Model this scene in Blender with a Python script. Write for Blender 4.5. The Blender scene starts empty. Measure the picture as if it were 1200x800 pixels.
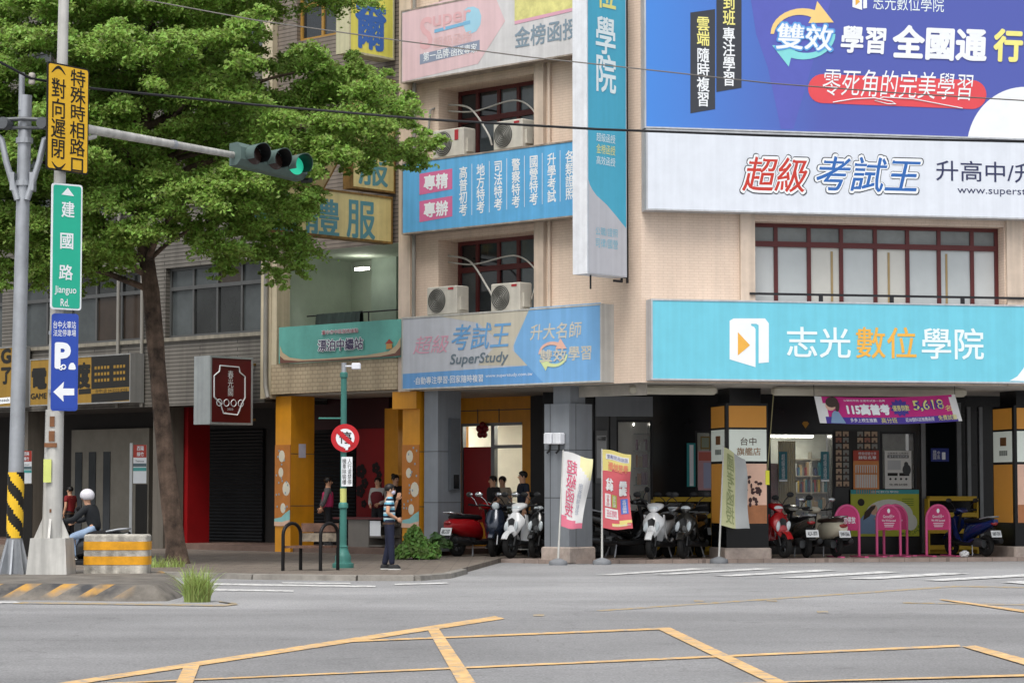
import bpy, bmesh, math, random
from mathutils import Vector, Matrix
random.seed(11)
R = math.radians
SC = bpy.context.scene
COL = SC.collection
# ------------------------------------------------------------------ camera, sky, sun, exposure
FPX = 2800.0; EYE = 1.62
TILT = math.atan(175 / FPX)
cam = bpy.data.cameras.new('camera'); camo = bpy.data.objects.new('camera', cam); COL.objects.link(camo)
cam.sensor_width = 36; cam.lens = 36 * FPX / 1200; cam.clip_start = 0.5; cam.clip_end = 3000
camo.location = (0, 0, EYE); camo.rotation_euler = (math.pi / 2 + TILT, 0, 0)
SC.camera = camo
wd = bpy.data.worlds.new('World'); SC.world = wd; wd.use_nodes = True
nt = wd.node_tree; nt.nodes.clear()
sky = nt.nodes.new('ShaderNodeTexSky'); sky.sky_type = 'NISHITA'; sky.sun_disc = False
SUN_EL, SUN_AZ = R(60), R(200)          # azimuth measured clockwise from +Y
sky.sun_elevation = SUN_EL; sky.sun_rotation = SUN_AZ
sky.air_density = 1.0; sky.dust_density = 4.0; sky.ozone_density = 1.0
hs = nt.nodes.new('ShaderNodeHueSaturation'); hs.inputs['Saturation'].default_value = 0.30
bg = nt.nodes.new('ShaderNodeBackground'); bg.inputs[1].default_value = 0.14
wo = nt.nodes.new('ShaderNodeOutputWorld')
nt.links.new(sky.outputs[0], hs.inputs['Color']); nt.links.new(hs.outputs[0], bg.inputs[0]); nt.links.new(bg.outputs[0], wo.inputs[0])
sl = bpy.data.lights.new('sun', 'SUN'); so = bpy.data.objects.new('sun', sl); COL.objects.link(so)
sl.energy = 1.25; sl.angle = R(25); sl.color = (1.0, 0.965, 0.91)
sd = Vector((math.sin(SUN_AZ) * math.cos(SUN_EL), math.cos(SUN_AZ) * math.cos(SUN_EL), math.sin(SUN_EL)))
so.rotation_euler = sd.to_track_quat('Z', 'Y').to_euler(); so.location = (0, -30, 60)
SC.view_settings.view_transform = 'Standard'; SC.view_settings.look = 'None'
SC.view_settings.exposure = 0.55; SC.view_settings.gamma = 1.0
SC.view_settings.use_curve_mapping = False
SC.cycles.max_bounces = 6; SC.cycles.diffuse_bounces = 3; SC.cycles.transparent_max_bounces = 8
SC.cycles.use_denoising = True

# ------------------------------------------------------------------ geometry of the view (used to measure real positions)
CAM = Vector((0, 0, EYE))
def ray(px, py):
    a = (px - 600) / FPX; b = (400 - py) / FPX; c, s = math.cos(TILT), math.sin(TILT)
    return Vector((a, c - b * s, s + b * c))
class Frame:
    def __init__(s, ox, oy, deg):
        s.M = Matrix.Translation((ox, oy, 0)) @ Matrix.Rotation(R(deg), 4, 'Z'); s.I = s.M.inverted()
        s.r3 = s.I.to_3x3(); s.o = s.I @ CAM
    def _hit(s, px, py, ax, val):
        d = s.r3 @ ray(px, py); t = (val - s.o[ax]) / d[ax]; return s.o + d * t
    def px(s, px, py, y=0.0):
        p = s._hit(px, py, 1, y); return p.x, p.z
    def side(s, px, py, x):
        p = s._hit(px, py, 0, x); return p.y, p.z
    def fl(s, px, py, z=0.0): return s._hit(px, py, 2, z)
    def p3(s, px, py, y): return tuple(s._hit(px, py, 1, y))
    def s3(s, px, py, x): return tuple(s._hit(px, py, 0, x))
W = Frame(0, 0, 0)
def gnd(px, py, z=0.0): return W.fl(px, py, z)
def at(px, py, Y): return W._hit(px, py, 1, Y)
CX, CY = 2.825, 52.04
LF = Frame(CX, CY, -43.0)      # the street-side facade to the left: x along the wall (negative leftwards), y inward
RF = Frame(CX, CY, 11.8)       # the front facade to the right
def tbox(F, y, l, r, t, b):
    m = (l + r) / 2; n = (t + b) / 2
    return (F.px(l, n, y)[0], F.px(r, n, y)[0], F.px(m, b, y)[1], F.px(m, t, y)[1])
def sbox(F, x, l, r, t, b):
    m = (l + r) / 2; n = (t + b) / 2
    return (F.side(l, n, x)[0], F.side(r, n, x)[0], F.side(m, b, x)[1], F.side(m, t, x)[1])

# ------------------------------------------------------------------ materials
def lin(c):
    c = c.lstrip('#'); o = []
    for i in (0, 2, 4):
        v = int(c[i:i + 2], 16) / 255; o.append(v / 12.92 if v <= .04045 else ((v + .055) / 1.055) ** 2.4)
    return o
MATS = {}
def mat(name, col, rough=.6, metal=0., var=.10, scale=2.5, bump=0., emit=0., spec=.4, streak=0., trans=0., alpha=1., coat=0.):
    if name in MATS: return MATS[name]
    c = lin(col) if isinstance(col, str) else list(col)
    m = bpy.data.materials.new(name); m.use_nodes = True; MATS[name] = m
    t = m.node_tree; b = t.nodes['Principled BSDF']
    b.inputs['Roughness'].default_value = rough; b.inputs['Metallic'].default_value = metal
    b.inputs['Specular IOR Level'].default_value = spec
    if coat: b.inputs['Coat Weight'].default_value = coat; b.inputs['Coat Roughness'].default_value = .08
    if trans: b.inputs['Transmission Weight'].default_value = trans
    if alpha < 1: b.inputs['Alpha'].default_value = alpha
    tc = t.nodes.new('ShaderNodeTexCoord')
    nz = t.nodes.new('ShaderNodeTexNoise'); nz.inputs['Scale'].default_value = scale; nz.inputs['Detail'].default_value = 7; nz.inputs['Roughness'].default_value = .65
    t.links.new(tc.outputs['Object'], nz.inputs['Vector'])
    mr = t.nodes.new('ShaderNodeMapRange'); mr.inputs[1].default_value = .3; mr.inputs[2].default_value = .7
    mr.inputs[3].default_value = 1 - var * 1.4; mr.inputs[4].default_value = 1 + var * .7
    t.links.new(nz.outputs['Fac'], mr.inputs[0])
    fac = mr.outputs[0]
    if streak:
        mp = t.nodes.new('ShaderNodeMapping'); mp.inputs['Scale'].default_value = (7, 7, .25)
        n2 = t.nodes.new('ShaderNodeTexNoise'); n2.inputs['Scale'].default_value = 1; n2.inputs['Detail'].default_value = 5
        t.links.new(tc.outputs['Object'], mp.inputs[0]); t.links.new(mp.outputs[0], n2.inputs['Vector'])
        m2 = t.nodes.new('ShaderNodeMapRange'); m2.inputs[1].default_value = .38; m2.inputs[2].default_value = .62
        m2.inputs[3].default_value = 1 - streak; m2.inputs[4].default_value = 1.0
        t.links.new(n2.outputs['Fac'], m2.inputs[0])
        mu = t.nodes.new('ShaderNodeMath'); mu.operation = 'MULTIPLY'
        t.links.new(fac, mu.inputs[0]); t.links.new(m2.outputs[0], mu.inputs[1]); fac = mu.outputs[0]
    vm = t.nodes.new('ShaderNodeVectorMath'); vm.operation = 'SCALE'; vm.inputs[0].default_value = c
    t.links.new(fac, vm.inputs['Scale']); t.links.new(vm.outputs[0], b.inputs['Base Color'])
    if bump:
        bp = t.nodes.new('ShaderNodeBump'); bp.inputs['Strength'].default_value = bump; bp.inputs['Distance'].default_value = .02
        n3 = t.nodes.new('ShaderNodeTexNoise'); n3.inputs['Scale'].default_value = scale * 12; n3.inputs['Detail'].default_value = 4
        t.links.new(tc.outputs['Object'], n3.inputs['Vector']); t.links.new(n3.outputs['Fac'], bp.inputs['Height']); t.links.new(bp.outputs[0], b.inputs['Normal'])
    if emit:
        b.inputs['Emission Color'].default_value = (*c, 1); b.inputs['Emission Strength'].default_value = emit
    return m
def worn(m, col, thr=.56, scale=5.0, soft=.10):
    """paint that has worn through in patches: the ground colour shows where it has gone"""
    t = m.node_tree; b = t.nodes['Principled BSDF']; src = b.inputs['Base Color'].links[0].from_socket
    tc = t.nodes.new('ShaderNodeTexCoord'); nz = t.nodes.new('ShaderNodeTexNoise'); nz.inputs['Scale'].default_value = scale; nz.inputs['Detail'].default_value = 12; nz.inputs['Roughness'].default_value = .75
    t.links.new(tc.outputs['Object'], nz.inputs['Vector'])
    mr = t.nodes.new('ShaderNodeMapRange'); mr.inputs[1].default_value = thr; mr.inputs[2].default_value = thr + soft; t.links.new(nz.outputs['Fac'], mr.inputs[0])
    mx = t.nodes.new('ShaderNodeMix'); mx.data_type = 'RGBA'; mx.inputs[7].default_value = (*col, 1); t.links.new(mr.outputs[0], mx.inputs[0]); t.links.new(src, mx.inputs[6]); t.links.new(mx.outputs[2], b.inputs['Base Color']); return m
def tile(name, c1, c2, mortar, bw=.22, bh=.06, rough=.55, mort=.008, dirt=.25):
    if name in MATS: return MATS[name]
    m = bpy.data.materials.new(name); m.use_nodes = True; MATS[name] = m
    t = m.node_tree; b = t.nodes['Principled BSDF']; b.inputs['Roughness'].default_value = rough; b.inputs['Specular IOR Level'].default_value = .3
    tc = t.nodes.new('ShaderNodeTexCoord'); sx = t.nodes.new('ShaderNodeSeparateXYZ'); cb = t.nodes.new('ShaderNodeCombineXYZ')
    ad = t.nodes.new('ShaderNodeMath'); ad.operation = 'ADD'
    t.links.new(tc.outputs['Object'], sx.inputs[0]); t.links.new(sx.outputs[0], ad.inputs[0]); t.links.new(sx.outputs[1], ad.inputs[1])
    t.links.new(ad.outputs[0], cb.inputs[0]); t.links.new(sx.outputs[2], cb.inputs[1])
    br = t.nodes.new('ShaderNodeTexBrick'); br.inputs['Scale'].default_value = 1
    br.inputs['Brick Width'].default_value = bw; br.inputs['Row Height'].default_value = bh; br.inputs['Mortar Size'].default_value = mort
    br.offset = 0.0 if bw > 3 * bh and False else 0.5
    br.inputs['Color1'].default_value = (*lin(c1), 1); br.inputs['Color2'].default_value = (*lin(c2), 1); br.inputs['Mortar'].default_value = (*lin(mortar), 1)
    t.links.new(cb.outputs[0], br.inputs['Vector'])
    mp = t.nodes.new('ShaderNodeMapping'); mp.inputs['Scale'].default_value = (2.2, 2.2, .3)
    nz = t.nodes.new('ShaderNodeTexNoise'); nz.inputs['Scale'].default_value = 1; nz.inputs['Detail'].default_value = 8; nz.inputs['Roughness'].default_value = .6
    t.links.new(tc.outputs['Object'], mp.inputs[0]); t.links.new(mp.outputs[0], nz.inputs['Vector'])
    mr = t.nodes.new('ShaderNodeMapRange'); mr.inputs[1].default_value = .32; mr.inputs[2].default_value = .62
    mr.inputs[3].default_value = 1 - dirt; mr.inputs[4].default_value = 1.04; t.links.new(nz.outputs['Fac'], mr.inputs[0])
    vm = t.nodes.new('ShaderNodeVectorMath'); vm.operation = 'SCALE'
    t.links.new(br.outputs['Color'], vm.inputs[0]); t.links.new(mr.outputs[0], vm.inputs['Scale']); t.links.new(vm.outputs[0], b.inputs['Base Color'])
    bp = t.nodes.new('ShaderNodeBump'); bp.inputs['Strength'].default_value = .35; bp.inputs['Distance'].default_value = .01; bp.invert = True
    t.links.new(br.outputs['Fac'], bp.inputs['Height']); t.links.new(bp.outputs[0], b.inputs['Normal'])
    return m
def gradient(name, ca, cb, x0, x1, rough=.4, z0=None):
    m = bpy.data.materials.new(name); m.use_nodes = True; t = m.node_tree; b = t.nodes['Principled BSDF']; b.inputs['Roughness'].default_value = rough
    tc = t.nodes.new('ShaderNodeTexCoord'); sx = t.nodes.new('ShaderNodeSeparateXYZ'); t.links.new(tc.outputs['Object'], sx.inputs[0])
    mr = t.nodes.new('ShaderNodeMapRange'); mr.inputs[1].default_value = x0; mr.inputs[2].default_value = x1; t.links.new(sx.outputs[0], mr.inputs[0])
    mx = t.nodes.new('ShaderNodeMix'); mx.data_type = 'RGBA'; mx.inputs[6].default_value = (*lin(ca), 1); mx.inputs[7].default_value = (*lin(cb), 1)
    t.links.new(mr.outputs[0], mx.inputs[0]); t.links.new(mx.outputs[2], b.inputs['Base Color']); return m

# ------------------------------------------------------------------ mesh builder
ORG = {}
class MB:
    def __init__(s): s.v = []; s.f = []; s.m = []; s.mi = 0
    def add(s, vs, fs):
        o = len(s.v); s.v += [tuple(x) for x in vs]
        for f in fs: s.f.append([o + i for i in f]); s.m.append(s.mi)
        return s
    def use(s, i): s.mi = i; return s
    def poly(s, pts): return s.add(pts, [list(range(len(pts)))])
    def box(s, x0, x1, y0, y1, z0, z1):
        v = [(x, y, z) for z in (z0, z1) for y in (y0, y1) for x in (x0, x1)]
        return s.add(v, [(0, 2, 3, 1), (4, 5, 7, 6), (0, 1, 5, 4), (2, 6, 7, 3), (0, 4, 6, 2), (1, 3, 7, 5)])
    def bevbox(s, x0, x1, y0, y1, z0, z1, b=.02):
        sec = []
        for z, i in ((z0, b), (z0 + b, 0), (z1 - b, 0), (z1, b)):
            sec.append([(x0 + b + (-b + i if q in (0, 7) else 0) if False else x, y, z) for q, (x, y) in enumerate(
                [(x0 + i + b, y0 + i), (x1 - i - b, y0 + i), (x1 - i, y0 + i + b), (x1 - i, y1 - i - b), (x1 - i - b, y1 - i), (x0 + i + b, y1 - i), (x0 + i, y1 - i - b), (x0 + i, y0 + i + b)])])
        return s.rings(sec)
    def rings(s, sec, cap=True, closed=True):
        n = len(sec[0]); vs = [p for r in sec for p in r]; fs = []
        for i in range(len(sec) - 1):
            for j in range(n if closed else n - 1):
                k = (j + 1) % n; fs.append((i * n + j, i * n + k, (i + 1) * n + k, (i + 1) * n + j))
        if cap: fs.append(list(range(n))[::-1]); fs.append([(len(sec) - 1) * n + j for j in range(n)])
        return s.add(vs, fs)
    def tube(s, pts, r, n=8, cap=True):
        P = [Vector(p) for p in pts]; rs = r if isinstance(r, (list, tuple)) else [r] * len(P); sec = []
        up = None
        for i, p in enumerate(P):
            d = (P[min(i + 1, len(P) - 1)] - P[max(i - 1, 0)]).normalized()
            if up is None: up = d.orthogonal().normalized()
            u = (up - d * up.dot(d)); u = u.normalized() if u.length > 1e-5 else d.orthogonal().normalized(); up = u; w = d.cross(u)
            sec.append([p + (u * math.cos(2 * math.pi * k / n) + w * math.sin(2 * math.pi * k / n)) * rs[i] for k in range(n)])
        return s.rings(sec, cap)
    def lathe(s, prof, c=(0, 0, 0), n=16):
        return s.rings([[(c[0] + r * math.cos(2 * math.pi * k / n), c[1] + r * math.sin(2 * math.pi * k / n), c[2] + z) for k in range(n)] for r, z in prof])
    def ell(s, c, rad, nu=12, nv=8, M=None):
        sec = []
        for i in range(nv + 1):
            a = math.pi * (i / nv) if 0 < i < nv else (.02 if i == 0 else math.pi - .02)
            ring = []
            for k in range(nu):
                p = Vector((rad[0] * math.sin(a) * math.cos(2 * math.pi * k / nu), rad[1] * math.sin(a) * math.sin(2 * math.pi * k / nu), -rad[2] * math.cos(a)))
                if M: p = M @ p
                ring.append(p + Vector(c))
            sec.append(ring)
        return s.rings(sec)
    def prism(s, pts, y0, y1):
        return s.rings([[(x, y0, z) for x, z in pts], [(x, y1, z) for x, z in pts]])
    def xprism(s, pts, x0, x1):
        return s.rings([[(x0, y, z) for y, z in pts], [(x1, y, z) for y, z in pts]])
    def zprism(s, pts, z0, z1):
        return s.rings([[(x, y, z0) for x, y in pts], [(x, y, z1) for x, y in pts]])
    def torus(s, c, Rr, r, ax='y', n=24, k=8):
        sec = []
        for i in range(n):
            a = 2 * math.pi * i / n; ring = []
            for j in range(k):
                b = 2 * math.pi * j / k; q = Rr + r * math.cos(b); h = r * math.sin(b)
                p = (q * math.cos(a), h, q * math.sin(a)) if ax == 'y' else ((h, q * math.cos(a), q * math.sin(a)) if ax == 'x' else (q * math.cos(a), q * math.sin(a), h))
                ring.append((c[0] + p[0], c[1] + p[1], c[2] + p[2]))
            sec.append(ring)
        sec.append(sec[0]); return s.rings(sec, cap=False)
    def disc(s, c, r, ax='y', n=24):
        pts = []
        for i in range(n):
            a = 2 * math.pi * i / n; u, w = r * math.cos(a), r * math.sin(a)
            pts.append((c[0] + u, c[1], c[2] + w) if ax == 'y' else ((c[0], c[1] + u, c[2] + w) if ax == 'x' else (c[0] + u, c[1] + w, c[2])))
        return s.poly(pts)
    def mesh(s, name, mats, org, smooth, nrm=True):
        me = bpy.data.meshes.new(name)
        me.from_pydata([(x - org[0], y - org[1], z - org[2]) for x, y, z in s.v], [], s.f)
        for m in (mats if isinstance(mats, (list, tuple)) else [mats]): me.materials.append(m)
        if any(s.m): me.polygons.foreach_set('material_index', s.m)
        if nrm and len(s.f) < 20000:
            bm = bmesh.new(); bm.from_mesh(me); bmesh.ops.recalc_face_normals(bm, faces=bm.faces); bm.to_mesh(me); bm.free()
        if smooth:
            me.shade_smooth(); me.set_sharp_from_angle(angle=R(smooth if smooth > 1 else 40))
        me.update(); return me
    def build(s, name, mats, parent, smooth=0, label=None):
        fr, org = ORG[parent.name]
        o = bpy.data.objects.new(name, s.mesh(name, mats, org, smooth)); COL.objects.link(o); o.parent = parent
        ORG[o.name] = (fr, org)
        if label: o['label'] = label
        return o
    def solo(s, name, label, cat, mats, F=W, org=None, group=None, kind=None, smooth=0):
        if org is None:
            xs, ys, zs = zip(*s.v); org = ((min(xs) + max(xs)) / 2, (min(ys) + max(ys)) / 2, min(zs))
        o = bpy.data.objects.new(name, s.mesh(name, mats, org, smooth)); COL.objects.link(o)
        o.matrix_world = F.M @ Matrix.Translation(org); ORG[o.name] = (F, org); tag(o, label, cat, group, kind); return o
def tag(o, label=None, cat=None, group=None, kind=None):
    if label: o['label'] = label
    if cat: o['category'] = cat
    if group: o['group'] = group
    if kind: o['kind'] = kind
def thing(name, label, cat, F=W, org=(0, 0, 0), group=None):
    o = bpy.data.objects.new(name, None); o.empty_display_size = .2; COL.objects.link(o)
    o.matrix_world = F.M @ Matrix.Translation(org); ORG[o.name] = (F, tuple(org)); tag(o, label, cat, group); return o
def struct(name, mb, mats, F=W, smooth=0, org=(0, 0, 0)):
    o = bpy.data.objects.new(name, mb.mesh(name, mats, org, smooth)); COL.objects.link(o); o.matrix_world = F.M @ Matrix.Translation(org)
    o['kind'] = 'structure'; ORG[o.name] = (F, org); return o
def dup(root, label, mw=None):
    r = root.copy(); COL.objects.link(r); r['label'] = label
    if mw is not None: r.matrix_world = mw
    def rec(a, b):
        for ch in a.children:
            c = ch.copy(); COL.objects.link(c); c.parent = b; rec(ch, c)
    rec(root, r); return r
# lettering: real flat letters laid on a surface; fn maps (0..1, 0..1 downwards) to a point
TEXTQ = []; BOLD = {}
def letters(parent, body, fn, m, vertical=False, bold=.0, shear=0., name='lettering', keep=None, spacing=1.0, mirror=False):
    cu = bpy.data.curves.new('lettering', 'FONT'); cu.body = '\n'.join(body) if vertical else body
    cu.align_x = 'CENTER'; cu.size = 1; cu.shear = shear; cu.resolution_u = 3; cu.space_line = .95; cu.space_character = spacing
    o = bpy.data.objects.new('lettering', cu); COL.objects.link(o); BOLD[o.name] = (bold, 0); TEXTQ.append((o, parent, fn, m, name, mirror))
def rect(plane, off, b):
    x0, x1, z0, z1 = b
    if plane == 'y': return lambda s, t: (x0 + (x1 - x0) * s, off, z1 + (z0 - z1) * t)
    return lambda s, t: (off, x0 + (x1 - x0) * s, z1 + (z0 - z1) * t)
def flush_letters():
    bpy.context.view_layer.update(); dg = bpy.context.evaluated_depsgraph_get()
    for o, parent, fn, m, name, mirror in TEXTQ:
        me = bpy.data.meshes.new_from_object(o.evaluated_get(dg)); me.name = 'lettering'
        xs = [v.co.x for v in me.vertices]; ys = [v.co.y for v in me.vertices]
        a, b, c, d = min(xs), max(xs), min(ys), max(ys)
        fr, org = ORG[parent.name]; bold, sh = BOLD[o.name]
        k = 1 if bold <= 0 else (4 if bold < .03 else 10)
        offs = [(0, 0)] if k == 1 else [(bold * math.cos(2 * math.pi * (i + .5) / k), bold * math.sin(2 * math.pi * (i + .5) / k)) for i in range(k)]
        a -= max(bold, 0); b += max(bold, 0); c -= max(bold, 0); d += max(bold, 0)
        p0 = Vector(fn(0, 0)); nn = -(Vector(fn(.05, 0)) - p0).cross(Vector(fn(0, .05)) - p0).normalized() * .0004
        base = [(v.co.x, v.co.y) for v in me.vertices]; fcs = [tuple(p.vertices) for p in me.polygons]; VV = []; FF = []
        for i, (ox, oy) in enumerate(offs):
            q = len(VV)
            for x, y in base:
                s = (x + ox - a) / (b - a); t = (d - y - oy) / max(d - c, 1e-6)
                if mirror: s = 1 - s
                VV.append(tuple(Vector(fn(s, t)) - Vector(org) + nn * i))
            FF += [tuple(q + j for j in f) for f in fcs]
        me = bpy.data.meshes.new('lettering'); me.from_pydata(VV, [], FF)
        me.materials.clear(); me.materials.append(m)
        t = bpy.data.objects.new(name, me); COL.objects.link(t); t.parent = parent
    for o, *_ in TEXTQ:
        cu = o.data; bpy.data.objects.remove(o); bpy.data.curves.remove(cu)
    TEXTQ.clear()
def wall_cells(mb, x0, x1, z0, z1, y, holes, depth):
    xs = sorted({x0, x1, *[h[0] for h in holes], *[h[1] for h in holes]}); zs = sorted({z0, z1, *[h[2] for h in holes], *[h[3] for h in holes]})
    for i in range(len(xs) - 1):
        for j in range(len(zs) - 1):
            cx, cz = (xs[i] + xs[i + 1]) / 2, (zs[j] + zs[j + 1]) / 2
            if any(h[0] < cx < h[1] and h[2] < cz < h[3] for h in holes): continue
            mb.poly([(xs[i], y, zs[j]), (xs[i + 1], y, zs[j]), (xs[i + 1], y, zs[j + 1]), (xs[i], y, zs[j + 1])])
    for a, b, c, d in holes:
        e = y + depth
        mb.poly([(a, y, c), (a, e, c), (a, e, d), (a, y, d)]); mb.poly([(b, y, c), (b, y, d), (b, e, d), (b, e, c)])
        mb.poly([(a, y, d), (b, y, d), (b, e, d), (a, e, d)]); mb.poly([(a, y, c), (a, e, c), (b, e, c), (b, y, c)])
WHITE = mat('white_enamel', '#E9ECF2', .45, streak=.10); BLACK = mat('black_paint', '#17181B', .5); STEEL = mat('galvanised_steel', '#A9ADB2', .5, .55, var=.15)
DARKSTEEL = mat('dark_steel', '#2B2B2E', .55, .3)
def part_in(mb, name, mats, parent, F, smooth=0):
    pf, po = ORG[parent.name]
    o = bpy.data.objects.new(name, mb.mesh(name, mats, (0, 0, 0), smooth)); COL.objects.link(o); o.parent = parent
    o.matrix_local = (pf.M @ Matrix.Translation(po)).inverted() @ F.M; ORG[o.name] = (F, (0, 0, 0)); return o
# ------------------------------------------------------------------ ground
def asphalt():
    m = bpy.data.materials.new('asphalt'); m.use_nodes = True; t = m.node_tree; b = t.nodes['Principled BSDF']
    b.inputs['Roughness'].default_value = .85; b.inputs['Specular IOR Level'].default_value = .25
    tc = t.nodes.new('ShaderNodeTexCoord')
    def noise(sc, det, vec=None):
        n = t.nodes.new('ShaderNodeTexNoise'); n.inputs['Scale'].default_value = sc; n.inputs['Detail'].default_value = det
        t.links.new(vec or tc.outputs['Object'], n.inputs['Vector']); return n.outputs['Fac']
    def rng(f, a, b_, c, d):
        r = t.nodes.new('ShaderNodeMapRange'); r.inputs[1].default_value = a; r.inputs[2].default_value = b_; r.inputs[3].default_value = c; r.inputs[4].default_value = d
        t.links.new(f, r.inputs[0]); return r.outputs[0]
    def mul(a, b_):
        n = t.nodes.new('ShaderNodeMath'); n.operation = 'MULTIPLY'; t.links.new(a, n.inputs[0]); t.links.new(b_, n.inputs[1]); return n.outputs[0]
    mp = t.nodes.new('ShaderNodeMapping'); mp.inputs['Scale'].default_value = (.10, .9, 1); mp.inputs['Rotation'].default_value = (0, 0, R(4)); t.links.new(tc.outputs['Object'], mp.inputs[0])
    f = mul(rng(noise(.35, 6), .3, .7, .86, 1.12), rng(noise(1.0, 6, mp.outputs[0]), .3, .7, .93, 1.06))
    f = mul(f, rng(noise(38, 3), .3, .7, .70, 1.30))
    f = mul(f, rng(noise(2.2, 9), .60, .74, 1.0, .80)); f = mul(f, rng(noise(11, 5), .3, .7, .90, 1.10)); f = mul(f, rng(noise(.12, 3), .35, .65, .93, 1.07))
    # the newer, darker surfacing lies in the middle of the crossing
    sx = t.nodes.new('ShaderNodeSeparateXYZ'); t.links.new(tc.outputs['Object'], sx.inputs[0])
    w = t.nodes.new('ShaderNodeMath'); w.operation = 'MULTIPLY_ADD'; w.inputs[1].default_value = .13; t.links.new(sx.outputs[0], w.inputs[0]); t.links.new(sx.outputs[1], w.inputs[2])
    f = mul(f, rng(w.outputs[0], 32.2, 32.9, .80, 1.0))
    vo = t.nodes.new('ShaderNodeTexVoronoi'); vo.feature = 'DISTANCE_TO_EDGE'; vo.inputs['Scale'].default_value = .22
    n4 = t.nodes.new('ShaderNodeTexNoise'); n4.inputs['Scale'].default_value = 1.3; n4.inputs['Detail'].default_value = 6; t.links.new(tc.outputs['Object'], n4.inputs['Vector'])
    va = t.nodes.new('ShaderNodeVectorMath'); va.operation = 'ADD'; t.links.new(tc.outputs['Object'], va.inputs[0]); t.links.new(n4.outputs['Color'], va.inputs[1])
    t.links.new(va.outputs[0], vo.inputs['Vector'])
    f = mul(f, rng(vo.outputs['Distance'], .0, .006, .84, 1.0))
    vm = t.nodes.new('ShaderNodeVectorMath'); vm.operation = 'SCALE'; vm.inputs[0].default_value = (.28, .28, .283)
    t.links.new(f, vm.inputs['Scale']); t.links.new(vm.outputs[0], b.inputs['Base Color'])
    bp = t.nodes.new('ShaderNodeBump'); bp.inputs['Strength'].default_value = .4; bp.inputs['Distance'].default_value = .01
    t.links.new(noise(60, 4), bp.inputs['Height']); t.links.new(bp.outputs[0], b.inputs['Normal']); return m
g = MB(); g.poly([(-600, -400, 0), (600, -400, 0), (600, 900, 0), (-600, 900, 0)]); struct('road', g, asphalt())
YEL = mat('yellow_road_paint', '#D9B27A', .8, var=.25, scale=3.0); YELW = mat('worn_yellow_paint', '#BFA268', .85, var=.30, scale=5)
WHT = mat('white_road_paint', '#D4D4D2', .8, var=.22, scale=4)
for m_, th_ in ((YEL, .51), (YELW, .44), (WHT, .50)): worn(m_, (.26, .26, .262), th_)
def paint(name, quads, m, z):
    mb = MB()
    for i, q in enumerate(quads): mb.poly([(*gnd(x, y, 0).xy, z + i * .0006) for x, y in q])
    return struct(name, mb, m)
paint('yellow_road_lines', [
    [(60, 802), (92, 802), (592, 725), (580, 722)], [(115, 801), (150, 801), (1126, 758), (1124, 755.6)],
    [(405, 751), (400, 753), (786, 737.5), (784, 735.5)], [(500, 736), (513, 735), (570, 819), (547, 819)],
    [(217, 778), (235, 777), (219, 819), (198, 819)], [(771, 737.5), (786, 736), (968, 822), (945, 822)],
    [(1127, 758), (1143, 757), (1330, 806), (1310, 812)], [(860, 801), (900, 801), (1330, 790), (1330, 787)],
    [(1100, 703), (1107, 702.6), (1300, 729), (1300, 733)]], YEL, .008)
paint('worn_yellow_road_lines', [
    [(698, 715), (706, 716), (1122, 687.5), (1118, 686)], [(1118, 686), (1118, 687.4), (1300, 690.5), (1300, 689)],
    [(1058, 705.6), (1058, 706.6), (1300, 711.5), (1300, 709.5)], [(625, 720), (638, 720), (638, 722), (625, 722)],
    [(813, 703.4), (824, 703.4), (825, 705), (814, 705)], [(898, 703.2), (910, 703.2), (911, 704.8), (899, 704.8)], [(957, 716), (970, 716), (971, 718), (958, 718)],
    [(15, 705.2), (15, 707.2), (120, 708.4), (120, 706.4)], [(120, 706.4), (120, 708.4), (262, 710.6), (262, 708.6)], [(262, 708.6), (262, 710.6), (279, 708.4), (276, 706.6)], [(276, 706.6), (279, 708.4), (258, 704.6), (256, 705.6)]], YELW, .004)
paint('white_crossing_stripes', [
    [(697, 674), (717, 674), (835, 666.6), (812, 666)], [(764, 673), (785, 673.4), (910, 666.8), (888, 666)],
    [(835, 675), (856, 675.6), (982, 668.8), (960, 667.6)], [(912, 677), (940, 677.6), (1057, 670.6), (1030, 669.6)],
    [(992, 678.4), (1025, 679), (1137, 672.4), (1105, 671.4)], [(1080, 680), (1105, 681), (1290, 671), (1265, 669.5)], [(1172, 682.5), (1205, 685), (1380, 674), (1350, 672.5)]], WHT, .012)
paint('white_road_lines', [
    [(250, 683.4), (250, 685.4), (440, 688), (440, 686.4)], [(250, 690), (250, 692), (344, 693.4), (344, 691.8)], [(330, 682.4), (332, 683.6), (412, 684.6), (410, 683)],
    [(462, 684.2), (463, 685.6), (526, 684), (524, 682.6)], [(-60, 706), (-60, 709), (24, 706.6), (18, 705)]], WHT, .008)

CONC = mat('concrete', '#9B9488', .85, var=.28, scale=1.6, bump=.3, streak=.2); KERB = mat('kerb_concrete', '#8B8780', .85, var=.3, scale=2, bump=.4)
def pavers(name, c1, c2, mo, bw, bh):
    m = tile(name, c1, c2, mo, bw, bh, .8, .01, .3)
    t = m.node_tree; sx = [n for n in t.nodes if n.type == 'COMBXYZ'][0]; tc = [n for n in t.nodes if n.type == 'TEX_COORD'][0]
    br = [n for n in t.nodes if n.type == 'TEX_BRICK'][0]; t.links.new(tc.outputs['Object'], br.inputs['Vector']); return m
PAVE = pavers('sidewalk_pavers', '#7E756B', '#756B62', '#57504A', .6, .3); PINK = pavers('pink_granite_floor', '#A2938A', '#99897F', '#7E7068', .6, .6)
front = [(-170, 664.5), (60, 667), (180, 669), (300, 672), (420, 673.5), (485, 673.5), (520, 671), (540, 666)]
fp = [gnd(x, y, .10).xy for x, y in front]
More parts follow.
